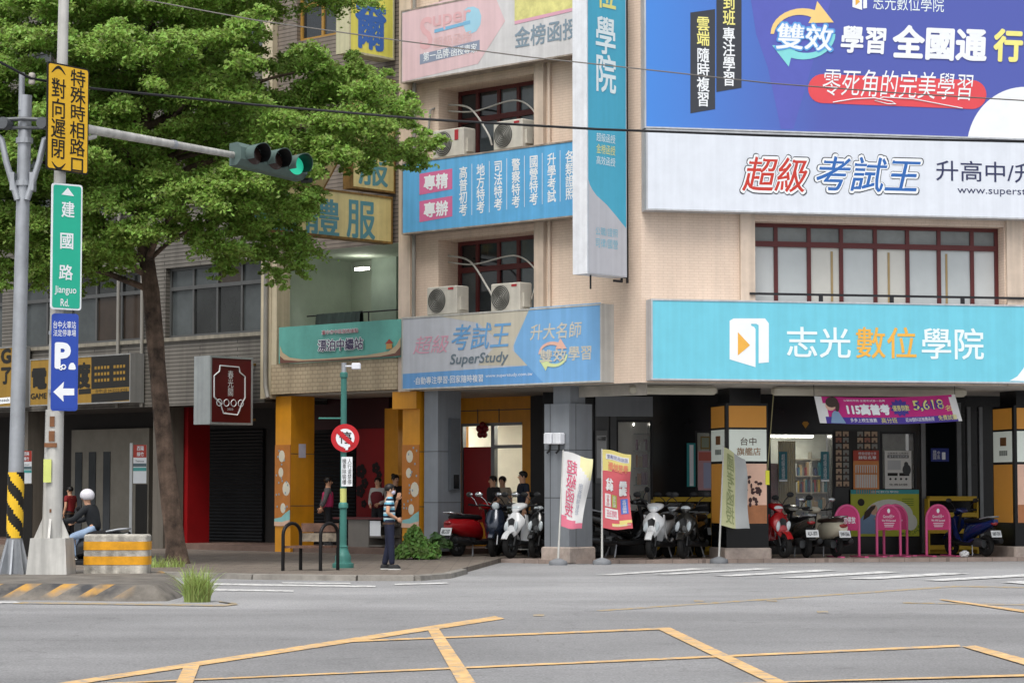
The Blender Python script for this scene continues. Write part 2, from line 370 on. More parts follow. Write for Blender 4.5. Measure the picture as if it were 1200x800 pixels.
back = [(LF.M @ Vector((x, y, 0))).xy for x, y in ((-4.2, .05), (-4.2, 8), (-36, 8))]
g = MB(); g.zprism([tuple(p) for p in fp + back], -.05, .10); struct('sidewalk', g, PAVE)
g = MB()
for i in range(len(fp) - 1):
    a, b = fp[i], fp[i + 1]; d = (b - a).normalized(); n = Vector((d.y, -d.x)) * .14
    g.rings([[(*(a), 0), (*(a + n), 0), (*(a + n * .9), .09), (*a, .105)], [(*b, 0), (*(b + n), 0), (*(b + n * .9), .09), (*b, .105)]])
struct('kerb', g, KERB)
Lw = lambda x, y: tuple((LF.M @ Vector((x, y, 0))).xy); Rw = lambda x, y: tuple((RF.M @ Vector((x, y, 0))).xy)
XL = lambda px, y=0: LF.px(px, 560, y)[0]; XR = lambda px, y=0: RF.px(px, 560, y)[0]
g = MB(); g.zprism([Lw(XL(492), -.35), Lw(XL(650), -.3), Rw(.35, 1.6), Rw(XR(905), 1.62), Rw(16, 1.62), Rw(16, 9), Lw(2, 9), Lw(XL(492), 9)], -.05, .085)
struct('arcade_floor', g, PINK)
g = MB(); g.box(-40, XL(496), .10, 6.5, -.02, .24); struct('raised_arcade_floor', g, mat('red_brown_floor', '#6E5A50', .7, var=.2), LF)

# ------------------------------------------------------------------ corner building
BEIGE = tile('beige_wall_tile', '#E0CCBA', '#DDC8B6', '#D0BAA6', .2, .06, .5, .006, .13); BEIGEP = mat('beige_render', '#D5C3B1', .7, streak=.18)
SOFF = mat('soffit_plaster', '#B9B4AB', .85, var=.2); MAROON = mat('maroon_window_frame', '#5E2A2A', .45); FROST = mat('frosted_pane', '#CDD2D2', .22, var=.06, scale=.8, spec=.5)
DPANE = mat('dark_window_pane', '#3A4044', .08, var=.25, scale=.6, spec=.6); GREYP = mat('grey_metal_panel', '#8C9197', .4, .2, var=.06, streak=.08); BLKP = mat('black_granite', '#101114', .25)
ORANGE = mat('orange_panel', '#D9941F', .45, var=.08, streak=.08); REDP = mat('red_panel', '#8E0F14', .5); STONE = mat('pink_stone_base', '#B3A59B', .7, var=.2, scale=6)
ALU = mat('aluminium_frame', '#77797A', .4, .6)
cb = thing('corner_building', 'beige tiled corner building with signboards on two fronts and an open arcade below', 'building', LF, (0, 0, 0))
ZC = 3.98                     # underside of the first floor
xl = XL(471)
z3t = LF.px(628, 86)[1]; z3b = LF.px(570, 196)[1]; z2t = LF.px(628, 270)[1]; z2b = LF.px(570, 372)[1]
wx0, wx1 = XL(513), XL(629)
g = MB(); HOL = [(wx0, wx1, z2b, z2t), (wx0, wx1, z3b, z3t), (wx0, wx1, z3b + (z3b - z2b), z3t + (z3b - z2b))]
wall_cells(g, xl, 0, ZC, 17, 0, HOL, .75)
g.poly([(xl, 0, ZC), (xl, 0, 17), (xl, 11, 17), (xl, 11, ZC)])
part_in(g, 'wall', BEIGE, cb, LF)
rz_t = RF.px(1000, 262)[1]; rz_b = RF.px(1000, 372)[1]; rx0, rx1 = XR(886), XR(1180)
g = MB(); wall_cells(g, 0, 15, ZC, 17, 0, [(rx0, rx1, rz_b, rz_t), (rx1 + .9, rx1 + 6.5, rz_b, rz_t)], .4)
g.poly([(15, 0, ZC), (15, 0, 17), (15, 12, 17), (15, 12, ZC)])
part_in(g, 'wall', BEIGE, cb, RF)
g = MB(); g.box(xl, -.02, .02, 11, ZC, ZC + .22); part_in(g, 'soffit', SOFF, cb, LF)
g = MB(); g.box(.02, 15, .02, 10.9, ZC - .004, ZC + .2); part_in(g, 'soffit', SOFF, cb, RF)
g = MB(); g.zprism([Lw(xl, 11), Lw(xl, -.1), Lw(0, -.1), Rw(15, -.1), Rw(15, 12)], 17, 17.3)
g.v = [tuple(LF.I @ Vector(p)) for p in g.v]; part_in(g, 'roof', mat('roof_screed', '#77746E', .9), cb, LF)
# windows: frame with mullions, panes behind
PANES = {'frosted_pane': [FROST, mat('frosted_pane_cool', '#C3CACB', .25, var=.08, scale=.7), mat('frosted_pane_warm', '#CFCFC8', .25, var=.08, scale=.7), mat('frosted_transom', '#858B8B', .2, var=.25, scale=.9)],
         'dark_window_pane': [DPANE, mat('grey_window_pane', '#5A6468', .1, var=.3, scale=.8, spec=.6), mat('deep_window_pane', '#25292C', .07, var=.25, scale=.6, spec=.6)],
         'dim_pane': [mat('dim_pane', '#2A2C2C', .1, var=.4, scale=.5, spec=.5), mat('brown_blind_pane', '#3B322B', .2, var=.3, scale=.8), mat('grey_blind_pane', '#4A4F50', .15, var=.3, scale=.8)]}
def window(parent, F, x0, x1, z0, z1, y, mull, trans, fm, pm, t=.06, top_tone=0):
    f = MB(); e = y - .05
    f.box(x0, x1, e, y + .02, z1 - t, z1); f.box(x0, x1, e, y + .02, z0, z0 + t)
    for m_ in [x0 + t / 2, *mull, x1 - t / 2]: f.box(m_ - t / 2, m_ + t / 2, e - .002, y + .018, z0 + t, z1 - t)
    for q in trans: f.box(x0 + t, x1 - t, e - .012, y + .016, q - t * .7, q + t * .7)
    w = part_in(f, 'window', fm, parent, F)
    p = MB(); xs = [x0, *mull, x1]; zs = [z0, *sorted(trans), z1]; alt = PANES.get(pm.name, [pm]); rr = random.Random(int(x0 * 97 + z0 * 31))
    for i in range(len(xs) - 1):
        for j in range(len(zs) - 1):
            p.use(top_tone if (top_tone and j == len(zs) - 2) else rr.randint(0, min(len(alt), 3) - 1)); d = rr.uniform(-.004, .004)
            p.poly([(xs[i], y + d, zs[j]), (xs[i + 1], y - d, zs[j]), (xs[i + 1], y - d, zs[j + 1]), (xs[i], y + d, zs[j + 1])])
    p.build('pane', alt, w); return w
mu = [XR(p, .4) for p in (910, 949, 987, 1027, 1065, 1102, 1141)]
window(cb, RF, rx0, rx1, rz_b, rz_t, .38, mu, [RF.px(1030, 289, .4)[1]], MAROON, FROST, .085, 3)
window(cb, RF, rx1 + .9, rx1 + 6.5, rz_b, rz_t, .38, [rx1 + .9 + .75 * i for i in range(1, 8)], [RF.px(1030, 289, .4)[1]], MAROON, FROST, .085, 3)
for (a, b, c, d) in HOL:
    window(cb, LF, a, b, c, d, .72, [a + (b - a) * k for k in (.2, .42, .62, .83)], [d - (d - c) * .36], MAROON, DPANE, .09)
g = MB(); yr = -.12; zr0 = RF.px(1040, 347, yr)[1]; g.box(XR(880, yr), rx1 + 7, yr - .025, yr + .025, zr0 - .02, zr0 + .03)
for p in (962, 1045, 1128): x_ = RF.px(p, 350, yr)[0]; g.box(x_ - .04, x_ + .04, yr - .03, yr + .03, zr0 - .2, zr0 - .021)
part_in(g, 'rail', DARKSTEEL, cb, RF)

for p in (977, 1044, 1112): g = MB(); g.box(XR(p, .36) - .025, XR(p, .36) + .025, .362, .372, rz_b, RF.px(1030, 296, .4)[1]); part_in(g, 'curtain_rod', mat('straw_rod', '#A58F66', .6), cb, RF)
g = MB()
for a, b in ((XR(868), XR(885)), (rx1 + .03, XR(1200))): g.box(a, b, -.1, -.003, ZC, 17)
part_in(g, 'pilaster', BEIGEP, cb, RF)
g = MB(); g.box(XL(630), XL(641), -.12, -.003, ZC, 17); g.box(xl + .003, XL(485), -.14, -.003, ZC, 17); part_in(g, 'pilaster', BEIGEP, cb, LF)
def smooth_pts(P, n=6):
    P = [Vector(p) for p in P]; out = []
    for i in range(len(P) - 1):
        a, b, c_, d = P[max(i - 1, 0)], P[i], P[i + 1], P[min(i + 2, len(P) - 1)]
        for k in range(n): s = k / n; out.append(tuple(.5 * ((2 * b) + (c_ - a) * s + (2 * a - 5 * b + 4 * c_ - d) * s * s + (3 * b - a - 3 * c_ + d) * s ** 3)))
    return out + [tuple(P[-1])]
def pipe(parent, F, pts, r, m, name='pipe'): g = MB(); g.tube(smooth_pts(pts) if name == 'hose' else pts, r, 7); return part_in(g, name, m, parent, F, 60)
PIPE = mat('pvc_pipe', '#8E8B84', .5, streak=.2)
pipe(cb, LF, [(XL(492), -.22, 4.1), (XL(492), -.22, 17)], .05, PIPE); pipe(cb, LF, [(XL(646), -.06, 4.1), (XL(646), -.06, 17)], .04, BEIGEP)
pipe(cb, LF, [(XL(500), -.1, z3b), (XL(507), -.1, z3t - .5), (XL(512), .3, z3t - .3)], .03, PIPE)
HOSE = mat('pale_hose', '#B5B3AC', .5, var=.15)
# hoses to the air conditioners
for zt, zb in ((z3t, z3b), (z2t, z2b)):
    pipe(cb, LF, [(wx0 + .05, .3, zt - .35), (wx0 + .9, .15, zt - .55), (wx0 + 1.6, -.0, zt - 1.2), (wx0 + 1.75, .0, zb + .5)], .024, HOSE, 'hose')
    pipe(cb, LF, [(wx0 + .05, .3, zt - .5), (wx0 + 1.0, .2, zt - .62), (wx1 - .9, .2, zt - .5), (wx1 - .25, .15, zt - .8), (wx1 - .1, .1, zb + .8), (wx1 - .25, .1, zb + .35)], .02, HOSE, 'hose')
# arcade pillars of the corner building
def panel_lines(mb, faces): pass
GROOVE = mat('panel_joint', '#4A4D50', .6)
zcap = LF.px(650, 473)[1]; cx0, cx1 = XL(637), XL(666); cy1 = LF.side(694, 560, cx1)[0]
g = MB(); g.box(cx0, cx1, 0.03, cy1, .3, zcap)
g.use(1)
for z in (LF.px(650, 527)[1], LF.px(650, 583)[1]): g.box(cx0 - .004, cx1 + .004, .026, cy1 + .004, z - .008, z + .008)
g.box(cx0 + .17, cx0 + .185, .025, .1, .36, zcap); g.box(cx1 - .1, cx1 + .005, .25, .262, .36, zcap)
g.use(0); g.box(cx0 + .12, cx1 - .12, .2, cy1 - .1, zcap, ZC)
pl = part_in(g, 'pillar', [GREYP, GROOVE], cb, LF)
g = MB(); g.bevbox(cx0 - .06, cx1 + .06, -.04, cy1 + .06, .0, .37, .03); g.build('plinth', STONE, pl)
x0, x1 = XL(496), XL(512); y1 = LF.side(540, 560, x1)[0]
g = MB(); g.box(x0, x1, .03, y1, .2, ZC); g.use(1)
for z in (1.35, 2.55): g.box(x0 - .004, x1 + .004, .026, y1 + .004, z - .008, z + .008)
pl2 = part_in(g, 'pillar', [GREYP, GROOVE], cb, LF)
b0, b1 = LF.side(525, 560, x1)[0], LF.side(536, 560, x1)[0]
g = MB(); g.box(x1 + .004, x1 + .09, b0, b1, LF.side(530, 574, x1)[1], LF.side(530, 490, x1)[1]); g.build('electric_box', mat('grey_box', '#6F747A', .4, .4), pl2)
g = MB(); g.box(x1 + .092, x1 + .11, b0 + .1, b1 - .05, LF.side(530, 572, x1)[1], LF.side(530, 556, x1)[1]); g.build('meter', BLKP, pl2)
# light-box pillars in the front arcade
CREAM = mat('pale_lit_panel', '#DDE5DC', .35, emit=.12, var=.03); AMBER = mat('amber_lit_panel', '#C98C3A', .35, emit=.10, var=.03); PHOTO = mat('printed_rose_panel', '#E0B8A2', .35, emit=.1, var=.12, scale=1.5)
WOOD = mat('tan_print', '#B97A50', .4, var=.2, scale=2)
def lightpillar(xa, depth, name, kind):
    g = MB(); y0 = 2.0; xb = xa + 1.0
    g.box(xa, xb, y0, y0 + depth, .3, 3.62); g.box(xa + .15, xb - .1, y0 + .2, y0 + depth - .1, 3.62, ZC)
    p = part_in(g, 'pillar', BLKP, cb, RF)
    g = MB(); g.bevbox(xa - .05, xb + .06, y0 - .06, y0 + depth + .05, 0, .33, .03); g.build('plinth', STONE, p)
    zs = [(3.07, 3.56, 1), (2.30, 3.02, 0), (.88, 2.24, 2)]
    g = MB()
    for a, b, k in zs:
        g.use(k if k != 2 else 2); g.box(xa + .07, xb - .04, y0 - .012, y0 - .002, a, b)
        g.use(1 if k == 2 else k); g.box(xa - .012, xa - .002, y0 + .12, y0 + depth - .06, a, b)
    g.use(3); g.box(xa + .071, xb - .041, y0 - .016, y0 - .013, .88, 1.3)
    f = g.build('lit_panel', [CREAM, AMBER, PHOTO, WOOD], p)
    if kind:
        br = mat('brown_lettering', '#5A4638', .5)
        letters(f, '台中', rect('y', y0 - .018, (xa + .34, xa + .72, 2.66, 2.84)), br, bold=.01)
        letters(f, '旗艦店', rect('y', y0 - .018, (xa + .25, xa + .82, 2.43, 2.61)), mat('tan_lettering', '#A5805F', .5), bold=.015)
        g = MB(); rr = random.Random(6)
        for q in range(26): u, w = rr.gauss(.66, .10), rr.gauss(1.62, .17); g.ell((min(max(u, .15), .9) + xa, y0 - .018 - q * .0004, w), (rr.uniform(.02, .05), .0003, rr.uniform(.02, .06)), 8, 5)
        g.build('print', mat('dark_print', '#4A3030', .6), p)
    g = MB(); ym = y0 + depth / 2; g.box(xa - .02, xa - .014, ym - .2, ym + .15, 2.68, 2.88); g.build('emblem', mat('brown_emblem', '#8A5F3A', .5), p)
    g = MB()
    for i in range(4): g.box(xa - .02, xa - .014, ym - .25 + i * .12, ym - .16 + i * .12, 2.45, 2.57)
    g.build('emblem_caption', mat('grey_print', '#8D958F', .5), p)
lightpillar(XR(851, 2.0), 1.2, 'pillar', True); lightpillar(XR(1189, 2.0), 1.25, 'pillar', False)
# front shop wall behind the arcade
SY = 5.4
rx = lambda p: RF.px(p, 560, SY)[0]; rz = lambda py, p=900: RF.px(p, py, SY)[1]
DARKW = mat('dark_shop_wall', '#1C1D1F', .2); SHOPG = mat('shop_window_glass', '#1D2326', .03, var=.2, spec=.7)
g = MB(); holes = [(rx(901), rx(978), rz(637), rz(506)), (rx(722), rx(765), rz(600), rz(493)), (rx(1032), rx(1074), rz(574), rz(505)), (rx(815), rx(838), rz(574), rz(505))]
wall_cells(g, -1.0, 15, 0, ZC - .006, SY, holes, .5); part_in(g, 'shop_wall', DARKW, cb, RF)
g = MB(); g.box(rx(697), rx(722), SY - .05, SY - .004, .1, ZC - .3); g.use(1); g.box(rx(697), rx(764), SY - .1, SY - .052, rz(489), rz(466)); part_in(g, 'wall_panel', [mat('dim_grey_panel', '#5A5C5E', .5), GREYP], cb, RF)
ROOM = mat('shop_interior', '#CDD0C8', .8, var=.3, scale=1.2)
g = MB()
for h in holes:
    a, b, c, d = h; yb = SY + 2.0
    g.poly([(a - .5, yb, c), (b + .5, yb, c), (b + .5, yb, d), (a - .5, yb, d)]); g.poly([(a - .5, SY + .5, d), (b + .5, SY + .5, d), (b + .5, yb, d), (a - .5, yb, d)])
    g.poly([(a - .5, SY + .5, c), (b + .5, SY + .5, c), (b + .5, yb, c), (a - .5, yb, c)])
part_in(g, 'shop_interior', ROOM, cb, RF)
TUBE = mat('fluorescent_tube', '#FFFBEF', .4, emit=15)
for h in holes[:2]:
    g = MB(); g.box(h[0] + .2, h[1] - .2, SY + 1.0, SY + 1.12, h[3] - .1, h[3] - .05); part_in(g, 'ceiling_light', TUBE, cb, RF)  # added lamps: the lit rooms stand in for street reflections in the glass
GLASS = mat('clear_glass', '#FFFFFF', .02, var=0, alpha=.22, spec=.6)
for h in holes:
    g = MB(); g.poly([(h[0], SY + .06, h[2]), (h[1], SY + .06, h[2]), (h[1], SY + .06, h[3]), (h[0], SY + .06, h[3])])
    p = part_in(g, 'shop_window', GLASS, cb, RF)
    g = MB(); t = .05
    g.box(h[0], h[1], SY - .01, SY + .05, h[2], h[2] + t); g.box(h[0], h[1], SY - .01, SY + .05, h[3] - t, h[3]); g.box(h[0], h[0] + t, SY - .009, SY + .049, h[2] + t, h[3] - t); g.box(h[1] - t, h[1], SY - .009, SY + .049, h[2] + t, h[3] - t)
    g.build('window_frame', DARKSTEEL, p)
g = MB(); g.box(rx(1085), rx(1120), SY - .03, SY - .004, .1, rz(480)); d = part_in(g, 'door', mat('dark_door_glass', '#15191A', .05, spec=.7), cb, RF)
g = MB(); g.box(rx(1079), rx(1084), SY - .06, SY - .002, .1, rz(480)); g.box(rx(1121), rx(1126), SY - .06, SY - .002, .1, rz(470)); g.build('door_frame', ALU, d)
g = MB()
for p in (1133, 1147): g.box(rx(p), rx(p) + .09, SY - .07, SY - .003, .1, rz(475))
part_in(g, 'door_frame', ALU, cb, RF)
for a, b, zt in ((0.35, XR(838, 1.0), ZC - .02), (XR(905, 1.0), XR(1130, 1.0), ZC - .02)):
    g = MB(); g.bevbox(a - .4 if a < 1 else a, b, .75, 1.1, zt - .2, zt - .01, .05); part_in(g, 'awning_cassette', mat('ivory_cassette', '#BDB8A8', .5), cb, RF)
g = MB(); g.box(XL(640), XL(740), .5, .55, ZC - .25, ZC - .01); part_in(g, 'soffit_beam', SOFF, cb, LF)
# side shop behind the street arcade: orange surround, red panel, lit room
LY = 3.6
lx = lambda p: LF.px(p, 560, LY)[0]; lz = lambda py, p=590: LF.px(p, py, LY)[1]
g = MB(); h = (lx(541), lx(612), lz(612), lz(495)); wall_cells(g, lx(470), lx(622), 0, ZC - .01, LY, [h], .25); part_in(g, 'shop_front', ORANGE, cb, LF)
g = MB()
for z in (lz(480), ): g.box(lx(500), lx(622), LY - .012, LY - .003, z - .01, z + .01)
for p in (560, 585): g.box(lx(p) - .01, lx(p) + .01, LY - .013, LY - .003, h[3] + .01, ZC - .3)
part_in(g, 'panel_joint', GROOVE, cb, LF)
g = MB(); g.box(lx(622.3), -4.0, LY - .02, LY + .3, 0, ZC - .012); part_in(g, 'shop_wall', mat('black_wall', '#0E0E10', .5), cb, LF)
LROOM = mat('lit_room_wall', '#ECEAE0', .8, var=.05)
g = MB(); a, b, c, d = h[0] - 1.5, h[1] + 2.5, .1, h[3] + .15; yb = LY + 4
g.poly([(a, yb, c), (b, yb, c), (b, yb, d), (a, yb, d)]); g.poly([(b, LY + .3, c), (b, LY + .3, d), (b, yb, d), (b, yb, c)]); g.poly([(a, LY + .3, c), (a, LY + .3, d), (a, yb, d), (a, yb, c)])
g.poly([(a, LY + .3, d), (b, LY + .3, d), (b, yb, d), (a, yb, d)]); g.poly([(a, LY + .3, c), (b, LY + .3, c), (b, yb, c), (a, yb, c)]); part_in(g, 'shop_interior', LROOM, cb, LF)
g = MB(); g.box(a + .5, b - .5, LY + 1.5, LY + 1.7, d - .14, d - .06); part_in(g, 'ceiling_light', TUBE, cb, LF)
g = MB(); zt = .05; m_ = lx(578)
g.box(h[0], h[1], LY - .02, LY + .1, h[3] - .07, h[3]); g.box(m_ - .06, m_ + .06, LY - .021, LY + .1, h[2], h[3] - .07); g.box(m_ + .06, h[1], LY - .02, LY + .1, lz(523) - .04, lz(523) + .04)
g.box(h[0], h[0] + .06, LY - .019, LY + .1, h[2], h[3] - .07); wf = part_in(g, 'shop_window_frame', ALU, cb, LF)
g = MB(); g.box(h[0] + .061, m_ - .061, LY + .02, LY + .06, h[2], lz(523)); g.build('red_panel', REDP, wf)

# ------------------------------------------------------------------ middle building with the open balcony
CREAMT = tile('cream_band_tile', '#B9A98D', '#B3A287', '#94866E', .18, .10, .55, .010, .22); GREYT = tile('grey_wall_tile', '#857B71', '#80766C', '#5E564F', 3.0, .10, .6, .014, .3)
mbld = thing('balcony_building', 'narrow tiled building with an open pale green balcony over orange pillars', 'building', LF, (XL(323), 0, 0))
m0, m1 = XL(322), xl - .02
bz0, bz1 = LF.px(397, 459)[1], LF.px(397, 424)[1]; oz1 = LF.px(400, 291)[1]
g = MB(); g.box(m0, m1, -.14, .2, bz0, bz1); part_in(g, 'balcony_wall', CREAMT, mbld, LF)
wins = [(XL(345), XL(398), LF.px(370, 45)[1], LF.px(370, -20)[1])]
g = MB(); wall_cells(g, m0, m1, oz1, 16, .0, wins, .2); g.poly([(m0, 0, oz1), (m0, 0, 16), (m0, 10, 16), (m0, 10, oz1)]); part_in(g, 'wall', GREYT, mbld, LF)
for a, b, c, d in wins: window(mbld, LF, a, b, c, d, .17, [a + (b - a) / 2], [d - .5], mat('ochre_frame', '#A07A38', .5), DPANE, .08)
GRN = mat('pale_green_wall', '#BFCCBC', .8, var=.06); g = MB()
yb = 2.6; g.poly([(m0, yb, bz0), (m1, yb, bz0), (m1, yb, oz1), (m0, yb, oz1)]); g.poly([(m0, .2, bz0), (m0, yb, bz0), (m0, yb, oz1), (m0, .2, oz1)]); g.poly([(m1, .0, bz0), (m1, yb, bz0), (m1, yb, oz1), (m1, .0, oz1)])
g.poly([(m0, 0, oz1), (m1, 0, oz1), (m1, yb, oz1), (m0, yb, oz1)]); g.poly([(m0, .2, bz0 + .02), (m1, .2, bz0 + .02), (m1, yb, bz0 + .02), (m0, yb, bz0 + .02)]); part_in(g, 'balcony_room', GRN, mbld, LF)
g = MB(); x_ = LF.px(397, 330, yb)[0]; g.box(x_ - .02, x_ + .02, yb - .03, yb - .003, bz0, oz1); g.box(LF.px(444, 330, yb)[0] - .02, LF.px(444, 330, yb)[0] + .9, yb - .25, yb - .003, bz0, oz1); part_in(g, 'room_panel', mat('green_panel', '#A3B3A6', .8), mbld, LF)
g = MB(); g.box(LF.px(436, 320, 2)[0] - .22, LF.px(436, 320, 2)[0] + .22, 1.6, 1.7, oz1 - .36, oz1 - .3); part_in(g, 'ceiling_light', mat('balcony_tube', '#FFFBEF', .4, emit=14), mbld, LF)
g = MB(); g.tube([(LF.px(386, 320, 2.5)[0], 2.5, oz1 - .5), (LF.px(386, 320, 2.5)[0], 2.45, oz1 - 1.4)], .04, 6); g.box(LF.px(388, 320, 2.5)[0] - .1, LF.px(388, 320, 2.5)[0] + .1, 2.4, 2.5, oz1 - 1.75, oz1 - 1.4); part_in(g, 'wall_lamp', WHITE, mbld, LF)
IV = mat('ivory_render', '#C3B79C', .7, streak=.2)
g = MB(); g.box(XL(310), m0 - .003, -.16, .4, bz0 - .1, 16); g.box(m0, XL(328), -.142, .3, bz1 + .003, oz1); part_in(g, 'corner_post', IV, mbld, LF)
pipe(mbld, LF, [(XL(318), -.22, 12), (XL(318), -.22, bz0 + .5), (XL(319), -.24, bz0 + .2), (XL(324), -.3, bz0 - .1)], .06, PIPE)
g = MB(); g.box(m0, m1, .2, 6.4, bz0 - .05, bz0 + .05); part_in(g, 'soffit', SOFF, mbld, LF)
def art_panel(parent, x0, x1, z0, z1, y, seed):
    rr = random.Random(seed); g = MB(); g.box(x0, x1, y - .02, y - .003, z0, z1); w = x1 - x0; h = z1 - z0
    g.use(1)
    for s, t, r in ((.45, .86, .20), (.4, .66, .16), (.75, .46, .24), (.55, .22, .17)): g.ell((x0 + w * s, y - .022, z0 + h * t), (w * r, .004, w * r * 1.3), 10, 6)
    g.use(2)
    for k in range(16): s, t = rr.uniform(.1, .9), rr.uniform(.22, .97); g.box(x0 + w * s - .02, x0 + w * s + .02, y - .028, y - .022, z0 + h * t - .03, z0 + h * t + .02)
    g.use(3); g.prism([(x0, z0 + .03), (x1, z0 + .03), (x1, z0 + h * .2), (x0 + w * .7, z0 + h * .16), (x0 + w * .45, z0 + h * .11), (x0, z0 + h * .09)], y - .026, y - .021)
    g.use(4); g.prism([(x0, z0), (x1, z0), (x1, z0 + h * .08), (x0 + w * .5, z0 + h * .05), (x0, z0 + h * .055)], y - .03, y - .027)
    return g.build('mural_panel', [mat('mural_orange', '#B9732E', .6, var=.15), mat('mural_cream', '#D9D2BE', .6), mat('mural_grey', '#8FA0A6', .6), mat('mural_aqua', '#8CC3C0', .6), mat('mural_sand', '#D9B59C', .6)], parent)
def opillar(px0, px1, pr):
    x0, x1 = XL(px0), XL(px1); y1 = LF.side(pr, 560, x1)[0]
    g = MB(); g.box(x0, x1, .02, y1, .05, bz0 - .05); g.use(1)
    for z in (1.25, 2.55): g.box(x0 - .004, x1 + .004, .016, y1 + .004, z - .008, z + .008)
    return part_in(g, 'pillar', [ORANGE, GROOVE], mbld, LF), x0, x1, y1
pa, x0, x1, y1 = opillar(322, 340, 368); art_panel(pa, x0, x1, LF.px(331, 616)[1], LF.px(331, 521)[1], .02, 1)
g = MB(); g.box(x1 + .003, x1 + .012, LF.side(350, 530, x1)[0], LF.side(358, 530, x1)[0], LF.side(354, 536, x1)[1], LF.side(354, 520, x1)[1]); g.build('paper_notice', mat('paper', '#C9C6D6', .7), pa)
pb, x0, x1, y1 = opillar(471, 491, 497); art_panel(pb, x0, x1, LF.px(481, 618)[1], LF.px(481, 521)[1], .02, 2)
g = MB(); g.box(XL(463), x1 + .004, -.1, .9, LF.px(478, 479)[1], bz0 - .06); g.build('capital', ORANGE, pb)
# ground floor behind: roller shutter, red wall, orange jamb
g = MB(); BY = 2.2; bx = lambda p: LF.px(p, 560, BY)[0]
SHUT = mat('black_shutter', '#1A1C1E', .5, .2)
def shutter(parent, xa, xb, y, z0, z1):
    g = MB(); n = int((z1 - z0) / .09); pts = []
    for i in range(n): z = z0 + i * .09; pts += [(y, z), (y - .03, z + .045)]
    pts.append((y, z0 + n * .09)); pts += [(y + .05, z0 + n * .09), (y + .05, z0)]
    g.xprism(pts, xa, xb); return part_in(g, 'roller_shutter', SHUT, parent, LF)
shutter(mbld, bx(366), bx(417), BY, .24, 3.2)
g = MB(); g.box(bx(418), bx(457), BY - .01, BY + .2, .24, 3.7); part_in(g, 'red_wall', REDP, mbld, LF)
g = MB(); g.box(bx(457.3), bx(473), BY - .2, BY + .2, .24, 3.7); part_in(g, 'jamb', ORANGE, mbld, LF)
g = MB(); g.box(m0 - .5, bx(474), BY + .25, BY + .4, 0, bz0 - .06); g.box(bx(360), bx(457), BY - .05, BY + .1, 3.21, bz0 - .06); part_in(g, 'back_wall', mat('dark_red_wall', '#3A0C0F', .6), mbld, LF)
# dark flower print on the red wall
for (p, q, r) in ((424, 552, .18), (428, 566, .13), (423, 575, .16), (427, 590, .1), (441, 548, .14), (445, 556, .1)):
    x, z = LF.px(p, q, BY); g = MB()
    for k in range(5): a = k * 1.256; g.ell((x + r * .6 * math.cos(a), BY - .02, z + r * .6 * math.sin(a)), (r * .5, .006, r * .5), 8, 5)
    part_in(g, 'flower_print', mat('black_print', '#1A0708', .6), mbld, LF)

# ------------------------------------------------------------------ tiled building on the left
lb = thing('tiled_building', 'long brown tiled building with aluminium windows behind the street tree', 'building', LF, (XL(160), 0, 0))
l0, l1 = -40, XL(310) - .02
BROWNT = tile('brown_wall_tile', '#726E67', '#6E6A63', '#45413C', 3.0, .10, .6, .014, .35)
w2t, w2b = LF.px(240, 310)[1], LF.px(240, 393)[1]; gz = LF.px(240, 474)[1]; fl = w2t - w2b + (w2b - gz)
hol = []
for k in range(3):
    o = k * 3.55
    hol += [(XL(192), XL(306), w2b + o, w2t + o), (XL(20), XL(166), w2b + o, w2t + o), (XL(-260), XL(0), w2b + o, w2t + o)]
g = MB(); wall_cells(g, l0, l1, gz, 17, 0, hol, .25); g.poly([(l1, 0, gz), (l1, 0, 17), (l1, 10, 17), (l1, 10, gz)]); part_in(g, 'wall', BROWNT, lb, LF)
for a, b, c, d in hol:
    n = max(3, round((b - a) / 1.1)); window(lb, LF, a, b, c, d, .2, [a + (b - a) * i / n for i in range(1, n)], [d - .55], mat('dull_aluminium', '#5B5C5B', .5, .4), mat('dim_pane', '#2A2C2C', .1, var=.4, scale=.5, spec=.5), .07)
g = MB()
for k in range(3): g.box(l0, l1, -.07, -.003, w2b + k * 3.55 - .1, w2b + k * 3.55 - .003); 
part_in(g, 'sill_band', mat('grey_sill', '#8C8678', .7, streak=.3), lb, LF)
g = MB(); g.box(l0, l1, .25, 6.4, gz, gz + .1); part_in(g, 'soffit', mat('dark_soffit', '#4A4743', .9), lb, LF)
for a in (XL(168), XL(140)): pipe(lb, LF, [(a, -.1, gz), (a, -.1, 16)], .05, PIPE)
BY2 = 2.6; bx2 = lambda p: LF.px(p, 560, BY2)[0]
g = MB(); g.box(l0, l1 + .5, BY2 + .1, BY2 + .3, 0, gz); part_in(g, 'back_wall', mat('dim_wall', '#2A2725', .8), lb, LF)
shutter(lb, bx2(208), bx2(308), BY2, .24, 3.3)
g = MB(); g.box(bx2(85), bx2(176), BY2 - .05, BY2 + .09, .24, 3.4); dp = part_in(g, 'door_wall', mat('greige_wall', '#8A867B', .7, var=.12), lb, LF)
g = MB()
for p in (90, 106, 123): g.box(bx2(p), bx2(p + 8), BY2 - .07, BY2 - .052, .4, 2.75)
g.build('window_slot', DPANE, dp)
for xx in (XL(178), XL(20), XL(-150)):
    g = MB(); g.box(xx, xx + .45, .03, .7, .05, gz); part_in(g, 'pillar', mat('pillar_tile', '#6A645B', .6, streak=.25), lb, LF)
x0 = XL(180); g = MB(); g.box(x0 + .2, x0 + .5, .75, 1.5, .05, gz); part_in(g, 'red_pillar', REDP, lb, LF)
x0 = XL(312); g = MB(); g.box(x0 - .15, x0 + .2, .9, 1.2, .05, gz); part_in(g, 'red_jamb', mat('dim_red', '#5A1113', .6), lb, LF)
